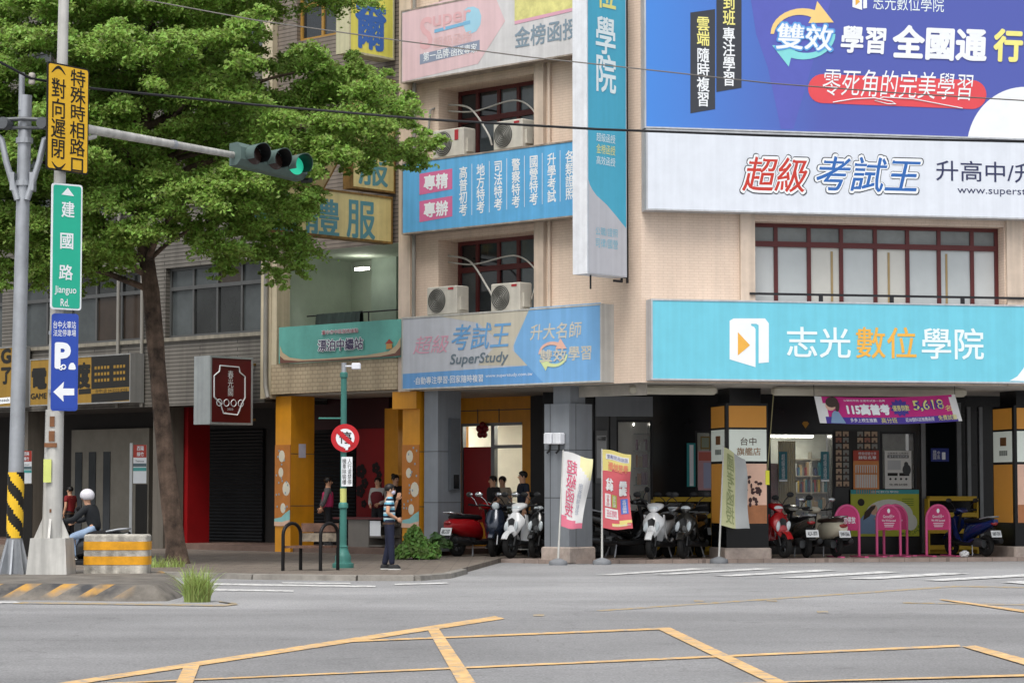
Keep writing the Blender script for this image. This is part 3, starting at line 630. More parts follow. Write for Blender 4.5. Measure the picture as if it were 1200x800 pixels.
g = MB(); g.zprism([Lw(l0, 10), Lw(l0, 0), Lw(m1, 0), Lw(m1, 10)], 17.01, 17.2); g.v = [tuple(LF.I @ Vector(p)) for p in g.v]; part_in(g, 'roof', MATS['roof_screed'], lb, LF)
# ------------------------------------------------------------------ signboards
SILV = mat('sign_edge_aluminium', '#C9CCD0', .4, .3, streak=.15)
def c(name, col, **k): k.setdefault('rough', .42); k.setdefault('var', .04); return mat(name, col, **k)
def board(name, label, F, pxl, pyt, pyb, pxr, y, thick, cat='signboard', edge=None, xr=None, xl_=None):
    """a flat signboard parallel to the wall: pixel edges measured on its own front plane"""
    x0 = xl_ if xl_ is not None else F.px(pxl, (pyt + pyb) / 2, y)[0]; x1 = xr if xr is not None else F.px(pxr, (pyt + pyb) / 2, y)[0]
    z1 = F.px(pxl, pyt, y)[1]; z0 = F.px(pxl, pyb, y)[1]
    t = thing(name, label, cat, F, ((x0 + x1) / 2, y, z0))
    g = MB(); g.box(x0, x1, y + .012, y + thick, z0, z1); cab = g.build('cabinet', edge or SILV, t)
    g = MB(); b = .035
    g.box(x0, x1, y - .012, y + .011, z0, z0 + b); g.box(x0, x1, y - .012, y + .011, z1 - b, z1); g.box(x0, x0 + b, y - .011, y + .0105, z0 + b, z1 - b); g.box(x1 - b, x1, y - .011, y + .0105, z0 + b, z1 - b)
    g.build('frame', edge or SILV, t)
    return t, (x0 + b, x1 - b, z0 + b, z1 - b), y
def face(t, b, y, m, k=0.0, name='sign_face'):
    g = MB(); g.poly([(b[0], y - k, b[2]), (b[1], y - k, b[2]), (b[1], y - k, b[3]), (b[0], y - k, b[3])]); return g.build(name, m, t)
def fpoly(t, F, pts, y, m, name='graphic'):
    g = MB(); g.poly([F.p3(px, py, y) for px, py in pts]); return g.build(name, m, t)
def L(t, F, y, s, l, r, tp, bt, m, **k): letters(t, s, rect('y', y, tbox(F, y, l, r, tp, bt)), m, **k)
PW = c('printed_white', '#EDF1F4')

# --- front: teal signboard over the arcade
y = -.45
t, b, _ = board('teal_signboard', 'long teal signboard with a white open door emblem above the front arcade', RF, 763, 350, 445, 1300, y, .42, xr=10.6)
f = face(t, b, y, c('sign_teal', '#72C8DC', streak=.06))
TW = c('lettering_white', '#E6F2F4'); TO = c('lettering_amber', '#E9B04C')
g = MB(); g.poly([RF.p3(p, q, y - .004) for p, q in ((1183, 446), (1192, 441), (1199, 432), (1205, 420), (1215, 400), (1235, 375), (1300, 360), (1300, 449))]); g.build('white_swoosh', PW, f)
def emblem(F, y, P, par):
    g = MB(); e = lambda pts, k: [F.p3(*P(u, v), y - k) for u, v in pts]
    g.poly(e([(0, .05), (.1, 0), (.90, .0), (1, .1), (1, .9), (.74, .92), (.74, .14), (.68, .11), (.55, .11), (.55, .15), (.62, .17), (.66, .22), (.66, 1), (0, .84)], .004))
    g.use(1); g.poly(e([(.21, .28), (.52, .55), (.21, .76)], .008)); g.build('emblem', [PW, TO], par)
emblem(RF, y, lambda u, v: (855 + 46 * u, 373 + 57 * v), f)
k = y - .006
L(f, RF, k, '志光', 922, 997, 383, 419, TW, bold=.012); L(f, RF, k, '數位', 1003, 1074, 383, 420, TO, bold=.012); L(f, RF, k, '學院', 1080, 1153, 384, 421, TW, bold=.012)
# --- front: white signboard
y = -.40
t, b, _ = board('white_signboard', 'long white signboard with outlined red and blue lettering under the blue billboard', RF, 757, 151, 246, 1300, y, .38, xr=10.6)
f = face(t, b, y, c('sign_white', '#DDE3EC', streak=.05))
DK = c('outline_black', '#2C3038'); RED = c('lettering_red', '#C23A2E'); BLU = c('lettering_blue', '#2F66AE'); NAVY = c('lettering_navy', '#33385A')
for body, l, r, m in (('超級', 866, 950, RED), ('考試王', 953, 1083, BLU)):
    L(f, RF, y - .004, body, l, r, 180, 229, DK, bold=.06, shear=.25); L(f, RF, y - .007, body, l + 1.2, r - 1.2, 181.2, 227.8, PW, bold=.047, shear=.25); L(f, RF, y - .010, body, l + 3.5, r - 3.5, 184, 225, m, bold=.012, shear=.25)
L(f, RF, y - .005, '升高中/升大學', 1097, 1270, 190, 214, NAVY, bold=.005); L(f, RF, y - .005, 'www.superstudy.com.tw', 1122, 1272, 220, 231, NAVY)
# --- front: blue billboard
y = -.34
t, b, _ = board('blue_billboard', 'huge blue billboard with white lettering and a red handwriting pill', RF, 755, -110, 150, 1300, y, .3, 'billboard', xr=10.6)
f = face(t, b, y, gradient('billboard_blue', '#4485D8', '#505CAC', -5.2, -1.2)); k = y - .005
f.data.materials[0].node_tree.nodes['Principled BSDF'].inputs['Roughness'].default_value = .45
g = MB(); cx_, cz_ = RF.px(1205, 178, k); rr_ = cx_ - RF.px(1133, 178, k)[0]
g.poly([(cx_ + rr_ * math.cos(a), k, max(b[2], cz_ + rr_ * math.sin(a))) for a in [math.pi * i / 40 - .05 for i in range(43)]]); g.build('white_disc', PW, f)
fpoly(f, RF, [(986, -90), (893, -40), (884, -20), (880, 0), (886, 40), (900, 80), (915, 151), (930, 151), (1000, -90)], y - .002, c('soft_blue', '#5A62B8'), 'soft_band')
CH = c('charcoal_strip', '#3C3F46'); YL = c('lettering_lemon', '#EEE78A')
for P in ([(809, 15), (838, 11), (838, 128), (809, 133)], [(839.5, -60), (869, -64), (869, 103), (839.5, 108)]): fpoly(f, RF, P, k, CH, 'charcoal_strip')
L(f, RF, k - .003, '雲端', 816.5, 831.5, 20, 54, YL, vertical=True, bold=.02); L(f, RF, k - .003, '隨時複習', 816.5, 831.5, 56, 125, PW, vertical=True, bold=.02)
L(f, RF, k - .003, '到班', 847, 861.5, -6, 30, YL, vertical=True, bold=.02); L(f, RF, k - .003, '專注學習', 847, 861.5, 32, 101, PW, vertical=True, bold=.02)
emblem(RF, k, lambda u, v: (999 + 17 * u, -10 + 22 * v), f); L(f, RF, k, '志光數位學院', 1023, 1106, -5, 13, TW)
ARO = c('arrow_amber', '#F0CF86'); ART = c('arrow_aqua', '#85D8DA')
def swirl(par, F, y, cx, cy, rx_, ry_, m1, m2, w=.3):
    for s, m in ((1, m1), (-1, m2)):
        out = []; inn = []
        for i in range(11):
            a = math.pi * (1.0 - .62 * i / 10); q = w * (.35 + .65 * i / 10)
            out.append((cx - s * -rx_ * math.cos(a), cy - s * ry_ * math.sin(a))); inn.append((cx - s * -rx_ * (1 - q) * math.cos(a), cy - s * ry_ * (1 - q) * math.sin(a)))
        a = math.pi * .38; ex, ey = math.cos(a), math.sin(a)
        tip = (cx + s * rx_ * .95, cy - s * ry_ * .45)
        pts = out + [(cx + s * rx_ * ex * 1.05 + s * 2, cy - s * ry_ * 1.28), tip, (cx + s * rx_ * ex * .45, cy - s * ry_ * .42)] + inn[::-1]
        g = MB(); P = [F.p3(p, q, y - .004) for p, q in pts]
        n = len(P); 
        g.poly(P); g.build('arrow', m, par)
swirl(f, RF, k, 941, 40, 38, 30, ARO, ART)
GLOW = c('letter_glow_blue', '#5DA0E0')
L(f, RF, k - .007, '雙效', 907, 979, 26, 61, GLOW, bold=.06, shear=.1); L(f, RF, k - .010, '雙效', 909, 977, 28, 59, PW, bold=.025, shear=.1); L(f, RF, k - .007, '學習', 985, 1039, 31, 63, PW, bold=.03, shear=.08)
L(f, RF, k - .007, '全國通', 1046, 1156, 31, 71, PW, bold=.04, shear=.06); L(f, RF, k - .007, '行', 1164, 1199, 34, 73, YL, bold=.04, shear=.06); L(f, RF, k - .007, '證', 1204, 1240, 35, 74, YL, bold=.04)
def pill(F, y, l, r, tl, bl, dy):
    out = []; rad = (bl - tl) / 2
    for i in range(13): a = math.pi / 2 + math.pi * i / 12; out.append((l + rad + rad * math.cos(a), (tl + bl) / 2 - rad * math.sin(a)))
    for i in range(13): a = -math.pi / 2 + math.pi * i / 12; out.append((r - rad + rad * math.cos(a), (tl + bl) / 2 + dy - rad * math.sin(a)))
    return [F.p3(p, q, y) for p, q in out]
g = MB(); g.poly(pill(RF, k - .002, 947, 1156, 87, 121, 7)); g.build('red_pill', c('pill_red', '#DE4F56'), f)
L(f, RF, k - .008, '零死角的完美學習', 964, 1141, 83, 115, PW, shear=.18)
g = MB(); g.tube([RF.p3(p, q, k - .008) for p, q in ((976, 120), (1000, 116), (1025, 115), (1045, 119), (1050, 122), (1040, 122), (1025, 118), (1035, 114), (1070, 116), (1128, 127))], .012, 5); g.build('underline_scribble', PW, f)

# --- street side: faded signboard at the top
y = -.40; XR_ = LF.px(692, 60, y)[0]
t, b, _ = board('faded_signboard', 'faded pink and white signboard, topmost over the air conditioners', LF, 470, 13, 98, 690, y, .38, xr=XR_, edge=mat('rusty_edge', '#A89C90', .6, var=.3, streak=.3))
f = face(t, b, y, c('sign_faded_white', '#D6D5D6', streak=.10, var=.08)); FP = c('faded_pink', '#E0C2C6', streak=.08); k = y - .004
fpoly(f, LF, [(471.5, 16), (575, -17), (592, 25), (560, 75), (471.5, 96)], k, FP, 'pink_arrow')
fpoly(f, LF, [(543, 13), (548, 9), (555, 8), (561, 11), (564, 19), (563, 29), (558, 37), (551, 40), (546, 38), (543, 30)], k - .003, c('ball_blue', '#A2CFE3'), 'blue_ball')
L(f, LF, k - .003, 'S', 492, 507, 20, 58, c('faded_red', '#DDAFB3'), bold=.02); L(f, LF, k - .005, 'uper', 507, 552, 15, 33, c('faded_red', '#DDAFB3'), bold=.02)
fpoly(f, LF, [(509, 35), (551, 24), (551, 28), (509, 39)], k - .006, c('stripe_blue', '#7DB6D8'), 'blue_stripe')
L(f, LF, k - .003, '超級函授', 508, 553, 40, 53, c('faded_rose', '#DDB8B8'), bold=.01)
fpoly(f, LF, [(492, 64), (562, 47), (562, 59), (492, 76)], k - .003, c('slate_strip', '#8C97AC'), 'slate_strip'); L(f, LF, k - .006, '第一品牌‧函授專家', 496, 559, 56, 67, PW, bold=.01)
fpoly(f, LF, [(603, -12), (690, -36), (690, 8), (603, 27)], k, c('lemon_picture', '#DDD88E', var=.25, scale=3), 'lemon_picture'); fpoly(f, LF, [(603, 25), (690, 5), (690, 9), (603, 29)], k - .003, c('rose_strip', '#D9A6B8'), 'rose_strip')
L(f, LF, k - .003, '金榜函授', 603, 678, 26, 51, c('slate_lettering', '#8496A4'), bold=.02)
# --- street side: blue signboard
t, b, _ = board('blue_signboard', 'sky blue signboard with columns of white lettering and two pink boxes', LF, 471, 191, 275, 690, y, .38, xr=XR_, edge=mat('rusty_edge', '#A89C90'))
f = face(t, b, y, c('sign_sky_blue', '#64B0E2', streak=.12, var=.06)); k = y - .004
for i, s in enumerate(('專精', '專辦')):
    o = 32 * i; fpoly(f, LF, [(491.5, 204 + o), (530, 197.5 + o), (530, 221.5 + o), (491.5, 228.5 + o)], k, c('box_pink', '#D4709C'), 'pink_box'); L(f, LF, k - .003, s, 496.5, 525, 204 + o, 222 + o, PW, bold=.03)
for i, s in enumerate(('高普初考', '地方特考', '司法特考', '警察特考', '國營特考', '升學考試', '各類證照')):
    p = 538 + 20.3 * i + .15 * i * i * .5; q = 195 - 3.15 * i; L(f, LF, k, s, p, p + 9.6 + .12 * i, q, q + 58, PW, vertical=True, bold=.02)
    if i < 6: g = MB(); x_, z_ = LF.px(p + 15, q - 3, k); z2_ = LF.px(p + 15, q + 57, k)[1]; g.box(x_ - .006, x_ + .006, k - .002, k, z2_, z_); g.build('divider', PW, f)
# --- street side: weathered signboard above the arcade
y = -.42
t, b, _ = board('weathered_signboard', 'weathered grey and blue signboard, lowest on the street side above the arcade', LF, 471, 372, 457, 705, y, .52, edge=mat('white_edge', '#C9C8C2', .5, streak=.2))
f = face(t, b, y, c('sign_pale_grey', '#C3C7CF', streak=.07, var=.06)); k = y - .004; SKY = c('sign_light_blue', '#7FB6E8', streak=.10)
fpoly(f, LF, [(606, 395), (621, 360.5), (704, 354.5), (704, 445.5), (638, 449.5), (603, 412), (602, 405)], k, SKY, 'blue_arrow')
fpoly(f, LF, [(472, 438), (622, 428), (638, 449.3), (472, 456.5)], k + .001, c('sign_mid_blue', '#6BA5DE', streak=.10), 'blue_band')
fpoly(f, LF, [(510, 370), (622, 362), (604, 396), (600, 410), (620, 428), (560, 428), (585, 400), (560, 378)], k + .002, c('sun_bleached', '#CBC5B4', streak=.1), 'bleached_patch')
k -= .004
L(f, LF, k, '超級', 484, 526, 393, 414, c('faded_pink_letter', '#DDA4B8'), shear=.25); L(f, LF, k, '考試王', 529, 599, 378, 409, c('letter_mid_blue', '#6FA6D8'), bold=.012, shear=.25)
L(f, LF, k, 'SuperStudy', 527, 596, 413, 429, c('letter_slate', '#6B7B86'), bold=.02, shear=.2)
L(f, LF, k, '‧自動專注學習‧回家隨時複習', 485, 566, 440, 449, PW, bold=.01); L(f, LF, k, 'www.superstudy.com.tw', 569, 624, 437, 442, PW)
L(f, LF, k, '升大名師', 621, 682, 378, 397, c('letter_bleached', '#CFCBBE'), bold=.015, shear=.1)
swirl(f, LF, k - .002, 648, 415, 17, 15, c('arrow_peach', '#E8B9A8'), c('arrow_lime', '#D8E6A8'))
L(f, LF, k - .008, '雙效', 632, 664, 409, 424, c('letter_bleached', '#CFCBBE'), bold=.02); L(f, LF, k, '學習', 666, 693, 405, 422, c('letter_bleached', '#CFCBBE'), bold=.02)
# --- corner: tall teal projecting sign
xs = LF.px(737, 320, -.3)[0]; ya, yb_ = LF.side(688.5, 320, xs)[0], LF.side(735, 324, xs)[0]; zb_ = LF.side(735, 325, xs)[1]
xt = xs - .42
t = thing('projecting_sign', 'tall narrow teal projecting sign with white sides at the building corner', 'signboard', LF, (xs, yb_, zb_))
g = MB(); g.box(xt, xs - .01, ya, yb_, zb_, 13); g.build('cabinet', WHITE, t)
g = MB(); b_ = (ya + .03, yb_ - .03, zb_ + .03, 12.9); g.poly([(xs, b_[0], b_[2]), (xs, b_[1], b_[2]), (xs, b_[1], b_[3]), (xs, b_[0], b_[3])]); f = g.build('sign_face', c('sign_corner_teal', '#4FB0CE', streak=.05), t)
pp = lambda pts, o=.004: [LF.s3(p, q, xs + o) for p, q in pts]
g = MB(); g.poly(pp([(689.5, 210), (691, 216), (694, 222), (699, 229), (711, 240), (722, 253), (734, 268), (734, 324), (689.5, 319.5)])); g.build('pale_corner', c('sign_ash', '#C2C3C9', streak=.08), f)
def S(s, l, r, tp, bt, m, **kw): letters(f, s, rect('x', xs + .007, sbox(LF, xs + .007, l, r, tp, bt)), m, **kw)
S('志光', 699, 722, -120, -72, TW, vertical=True, bold=.02); S('數位', 699, 722, -66, 11, YL, vertical=True, bold=.02); S('學院', 698, 722, 20, 109, TW, vertical=True, bold=.02)
S('超級函授', 699, 721, 157, 167, TW); S('金榜函授', 699, 721, 170, 181, YL); S('高效函授', 699, 721, 184, 194, TW)
S('公職/證照', 698, 724, 267, 277, c('letter_corner_teal', '#7FBCD0')); S('司律/國營', 698, 724, 280, 291, c('letter_corner_teal', '#7FBCD0'))
g = MB(); yl0, yl1 = yb_ + .05, yb_ + .24; xm = xs - .2
for yy in (yl0, yl1): g.box(xm - .02, xm + .02, yy - .02, yy + .02, zb_ - .1, 13)
for i in range(16): z = zb_ + .0 + i * .62; g.box(xm - .018, xm + .018, yl0 + .02, yl1 - .02, z, z + .04)
g.box(xm - .02, xm + .02, yb_ - .22, yl0 - .021, zb_ - .1, zb_ - .05); g.build('bracket', DARKSTEEL, t)
g = MB(); g.tube([(xt + .2, ya + .35, zb_), (xt + .2, ya + .35, zb_ - .3)], .02, 6); g.build('stay', DARKSTEEL, t)

# --- cream projecting signs of the uniform shop
CRM = c('sign_cream', '#DCCB8C', streak=.12, var=.10); RUST = mat('rusty_ochre_frame', '#8A6A35', .7, var=.4, scale=3, streak=.3)
GRL = c('lettering_grey_teal', '#5A8E94'); BLL = c('lettering_cobalt', '#3F6DB8'); LEM = c('sign_lemon', '#E6E06A', streak=.1)
def projecting(name, label, x, l, r, tr, br, th, m, edge, texts, tilt=0):
    ya, yb_ = LF.side(l, (tr + br) / 2, x)[0], LF.side(r, (tr + br) / 2, x)[0]; z1, z0 = LF.side(r, tr, x)[1], LF.side(r, br, x)[1]
    t = thing(name, label, 'signboard', LF, (x, yb_, z0))
    g = MB(); g.box(x - th, x - .01, ya, yb_, z0, z1); g.build('cabinet', edge, t)
    g = MB(); b = .05; g.box(x - .009, x + .014, ya, yb_, z0, z0 + b); g.box(x - .009, x + .014, ya, yb_, z1 - b, z1); g.box(x - .008, x + .013, ya, ya + b, z0 + b, z1 - b); g.box(x - .008, x + .013, yb_ - b, yb_, z0 + b, z1 - b); g.build('frame', edge, t)
    g = MB(); g.poly([(x, ya + b, z0 + b), (x, yb_ - b, z0 + b), (x, yb_ - b, z1 - b), (x, ya + b, z1 - b)]); f = g.build('sign_face', m, t)
    for s, a, e, q, w, mm, kw in texts: letters(f, s, rect('x', x + .004, sbox(LF, x + .004, a, e, q, w)), mm, **kw)
    g = MB()
    for z in (z0 + .15, z1 - .15): g.box(x - th / 2 - .03, x - th / 2 + .03, yb_, -.005, z - .03, z + .03)
    g.build('bracket', RUST, t); return t
xp = LF.px(464, 250, -.02)[0]
projecting('projecting_sign', 'wide rusty cream projecting sign with large grey teal characters above the balcony', xp, 296, 460, 231, 286, .3, CRM, RUST,
           [('團', 296, 347, 225, 273, GRL, dict(bold=.02)), ('體', 356, 398, 232, 276, GRL, dict(bold=.02)), ('服', 406, 440, 235, 280, GRL, dict(bold=.02))])
projecting('projecting_sign', 'square cream projecting sign with one grey teal character just above the wide rusty one', xp - .02, 412, 463, 186, 227, .3, CRM, RUST, [('服', 420, 455, 180, 218, GRL, dict(bold=.02))])
projecting('projecting_sign', 'pale cream projecting sign half hidden by leaves under the lemon yellow one', xp - .02, 412, 463, 94, 183, .3, CRM, RUST, [('制', 421, 455, 105, 140, GRL, dict(bold=.02))])
projecting('projecting_sign', 'lemon yellow projecting sign with a large cobalt blue character', xp - .02, 409, 462, -30, 71, .45, LEM, mat('pale_yellow_edge', '#C7C3A0', .6, streak=.2), [('爾', 416, 453, 7, 59, BLL, dict(bold=.03))])
# small tilted board with letters behind the signal
o_ = LF.s3(368, 200, xp - .3)
t = thing('tilted_board', 'small tilted khaki board with rusty edges behind the traffic signal', 'signboard', LF, o_)
def tl(u, v, d): a = R(-34); return (o_[0] + d, o_[1] + (u * math.cos(a) - v * math.sin(a)), o_[2] + (u * math.sin(a) + v * math.cos(a)))
g = MB(); hw, hh = .5, .85; q = [(-hw, -hh), (hw, -hh), (hw, hh), (-hw, hh)]; g.rings([[tl(u, v, -.3) for u, v in q], [tl(u, v, 0) for u, v in q]]); g.build('cabinet', RUST, t)
g = MB(); g.poly([tl(u * .9, v * .94, .006) for u, v in q]); f = g.build('sign_face', mat('khaki_face', '#A8976A', .6, streak=.2), t)
letters(f, 'MAX', lambda s, w: tl(-.32 + .64 * s, .3 - .26 * w, .012), mat('black_lettering', '#23201B', .5))
g = MB(); g.tube([tl(0, -hh, -.15), (o_[0] - .15, o_[1] + .3, o_[2] - 1.25)], .03, 6); g.build('bracket', RUST, t)
# --- balcony banner
y = -.17
bx0, bx1 = LF.px(327, 405, y)[0], LF.px(470.5, 400, y)[0]; bz0_, bz1_ = LF.px(400, 422, y)[1], LF.px(400, 378.5, y)[1]
t = thing('balcony_banner', 'turquoise banner with dark lettering and a small red house hung on the balcony', 'banner', LF, ((bx0 + bx1) / 2, y, bz0_))
g = MB(); n = 24
g.rings([[(bx0 + (bx1 - bx0) * i / n, y - .006 - .012 * math.sin(i * 1.7), bz0_) for i in range(n + 1)], [(bx0 + (bx1 - bx0) * i / n, y - .006 - .012 * math.sin(i * 1.3), bz1_) for i in range(n + 1)]], cap=False, closed=False); f = g.build('cloth', c('banner_aqua', '#5FA79C', var=.2, scale=.9), t, 60)
g = MB(); yy = y - .03; V = lambda px, py: LF.p3(px, py, yy)
g.poly([V(*p) for p in ((328, 424.5), (328, 405), (331, 413), (340, 419), (355, 421), (380, 420), (400, 418.5), (430, 416), (455, 411.5), (464, 405), (469.5, 395), (469.5, 415.5), (400, 421))])
g.use(1); yy = y - .034; g.poly([V(*p) for p in ((328, 425.5), (328, 417), (333, 421.5), (350, 423), (400, 420.3), (445, 417.5), (463, 413.5), (469.5, 406), (469.5, 416.5), (400, 422))]); g.build('painted_hills', [c('banner_sand', '#B9A586'), c('banner_umber', '#6E4A3E')], f)
g = MB(); yy = y - .034; g.poly([V(*p) for p in ((451, 403), (456, 397), (461, 402)) ]); g.use(1); g.poly([V(*p) for p in ((452.5, 403), (459.5, 402.4), (459.5, 408.5), (452.5, 409))]); g.build('house_print', [c('print_red', '#9C3B2C'), c('print_ochre', '#B98A4A')], f)
L(f, LF, y - .035, '漂泊中繼站', 372, 426, 396, 411, PW, bold=.07); L(f, LF, y - .04, '漂泊中繼站', 372.5, 425.5, 396.5, 410.5, c('letter_plum', '#33264E'), bold=.025)
L(f, LF, y - .035, '臺中市中區服務據點', 377, 420, 385.5, 391, PW, bold=.07); L(f, LF, y - .04, '臺中市中區服務據點', 377.3, 419.7, 385.8, 390.8, c('letter_wine', '#8A2F3C'), bold=.01)
# --- left building signs
y = -.5
t, b, _ = board('black_signboard', 'yellow and black signboard with big black characters behind the signal pole', LF, 35, 421, 476, 153, y, .45, edge=mat('grey_edge', '#8F8F8C', .5, streak=.2))
f = face(t, b, y, c('sign_ochre', '#937226', streak=.1)); k = y - .004; BL = c('letter_black', '#17150F')
fpoly(f, LF, [(107, 416.5), (151.5, 413.5), (151.5, 468.5), (107, 472)], k, BL, 'black_block'); fpoly(f, LF, [(92, 456), (106.5, 455), (106.5, 461), (92, 462)], k, BL, 'black_block')
fpoly(f, LF, [(107, 456), (151.5, 453), (151.5, 458), (107, 461.5)], k - .004, c('sign_ochre', '#B08A2E'), 'ochre_strip'); L(f, LF, k - .008, '台中1店 04-2222-8258', 112, 149, 455, 459.5, BL)
L(f, LF, k, '電', 37, 55, 431, 456, BL, bold=.05); L(f, LF, k, '玩', 60, 78, 429, 454, BL, bold=.05); L(f, LF, k, '度', 90, 106, 424, 455, BL, bold=.05); L(f, LF, k, 'GAME CITY', 36, 72, 460, 467, BL, bold=.03)
g = MB()
for r_ in range(3):
    for i in range(10):
        if i == 5: continue
        P = LF.p3(112 + i * 3.7, 431 + r_ * 7.4 - i * .25, k - .006); g.box(P[0] - .045, P[0] + .045, P[1], P[1] + .004, P[2] - .04, P[2] + .04)
g.build('small_print', c('sign_ochre', '#B08A2E'), f)
t, b, _ = board('ochre_signboard', 'ochre signboard with one black character, cut by the left edge of the photo', LF, -60, 411, 480, 21, -.5, .4, edge=mat('grey_edge', '#8F8F8C'))
f = face(t, b, -.5, c('sign_ochre', '#B08A2E')); L(f, LF, -.506, '了', 1, 13, 430, 450, BL, bold=.05); L(f, LF, -.506, 'G', 1, 13, 408, 426, BL, bold=.05)
fpoly(f, LF, [(-20, 468), (12, 465), (12, 472), (-20, 475)], -.504, PW, 'white_label'); L(f, LF, -.508, 'seeds', 0, 11, 466.5, 470.5, BL)
xr_ = LF.px(296, 455, -.35)[0]
t = projecting('projecting_sign', 'dark red projecting sign with white oval frame beside the tree trunk', xr_, 246, 296, 419, 498, .62, c('sign_wine', '#5E1519', var=.08), mat('white_sign_side', '#9FA5A5', .5, streak=.15),
    [('春光閣', 267, 273.5, 434, 464, PW, dict(vertical=True))])
f = [c_ for c_ in t.children if c_.name.startswith('sign_face')][0]
g = MB(); P = [(258, 428), (280, 430), (281, 436), (287, 441), (287, 466), (283, 473), (280, 482), (278, 486), (262, 484), (258, 472), (251, 465), (251, 440), (257, 435), (258, 428)]
g.tube([LF.s3(p, q, xr_ + .012) for p, q in P], .02, 4)
for i in range(4): g.torus(LF.s3(257 + i * 8.4, 471.5 + i * .3, xr_ + .012), .085, .012, 'x', 12, 4)
g.build('oval_frame', PW, f); letters(f, '2023', rect('x', xr_ + .006, sbox(LF, xr_, 266, 273, 478, 480.5)), PW)

# ------------------------------------------------------------------ air conditioners on the ledges behind the signs
def ac(label, pxl, pxm, pyt, pyb, badge):
    """outdoor unit: front faces the street, its end is seen on the right"""
    y = -.28; x0, x1 = LF.px(pxl, pyb, y)[0], LF.px(pxm, pyb, y)[0]; z1 = LF.px(pxl, pyt, y)[1]; z0 = z1 - .66
    t = thing('air_conditioner', label, 'air conditioner', LF, ((x0 + x1) / 2, y, z0), 'air conditioner units above the signs')
    g = MB(); g.bevbox(x0, x1, y, y + .42, z0, z1, .02); g.build('casing', mat('ivory_casing', '#C9C5BA', .5, streak=.12), t)
    cx, cz = x0 + (x1 - x0) * .34, (z0 + z1) / 2; r = min((x1 - x0) * .32, .29)
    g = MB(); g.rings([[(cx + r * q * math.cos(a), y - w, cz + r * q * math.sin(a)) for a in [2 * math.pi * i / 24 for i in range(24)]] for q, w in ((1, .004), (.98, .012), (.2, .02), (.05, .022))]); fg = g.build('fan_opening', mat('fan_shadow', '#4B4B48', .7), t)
    g = MB()
    for i in range(1, 7): g.torus((cx, y - .026, cz), r * i / 6.5, .006, 'y', 24, 4)
    g.build('grille', mat('grille_wire', '#9B9A92', .5), fg)
    g = MB(); g.box(x1 + .002, x1 + .05, y + .1, y + .3, z0 + .1, z0 + .42); g.build('valve_cover', mat('ivory_casing', '#C9C5BA'), t)
    g = MB(); g.box(x0 + (x1 - x0) * .72, x0 + (x1 - x0) * (.84 if badge == 'tall' else .9), y - .008, y - .002, z1 - (.28 if badge == 'tall' else .09), z1 - .04); g.build('badge', mat('badge_red', '#A83038', .5), t)
    g = MB()
    for x in (x0 + .1, x1 - .18): g.box(x, x + .08, y + .05, y + .37, z0 - .12, z0 - .002)
    g.build('foot', DARKSTEEL, t)
ac('air conditioner with a tall red badge, upper left by the leaf tip', 507, 543, 154, 183, 'tall'); ac('upper right air conditioner, above the sky blue signboard', 578, 612, 143.5, 172, 'wide')
ac('lower left air conditioner with a red badge, over the weathered signboard', 500, 535, 337, 368, 'wide'); ac('lower right air conditioner, over the weathered signboard', 575, 609, 333, 362, 'wide2')
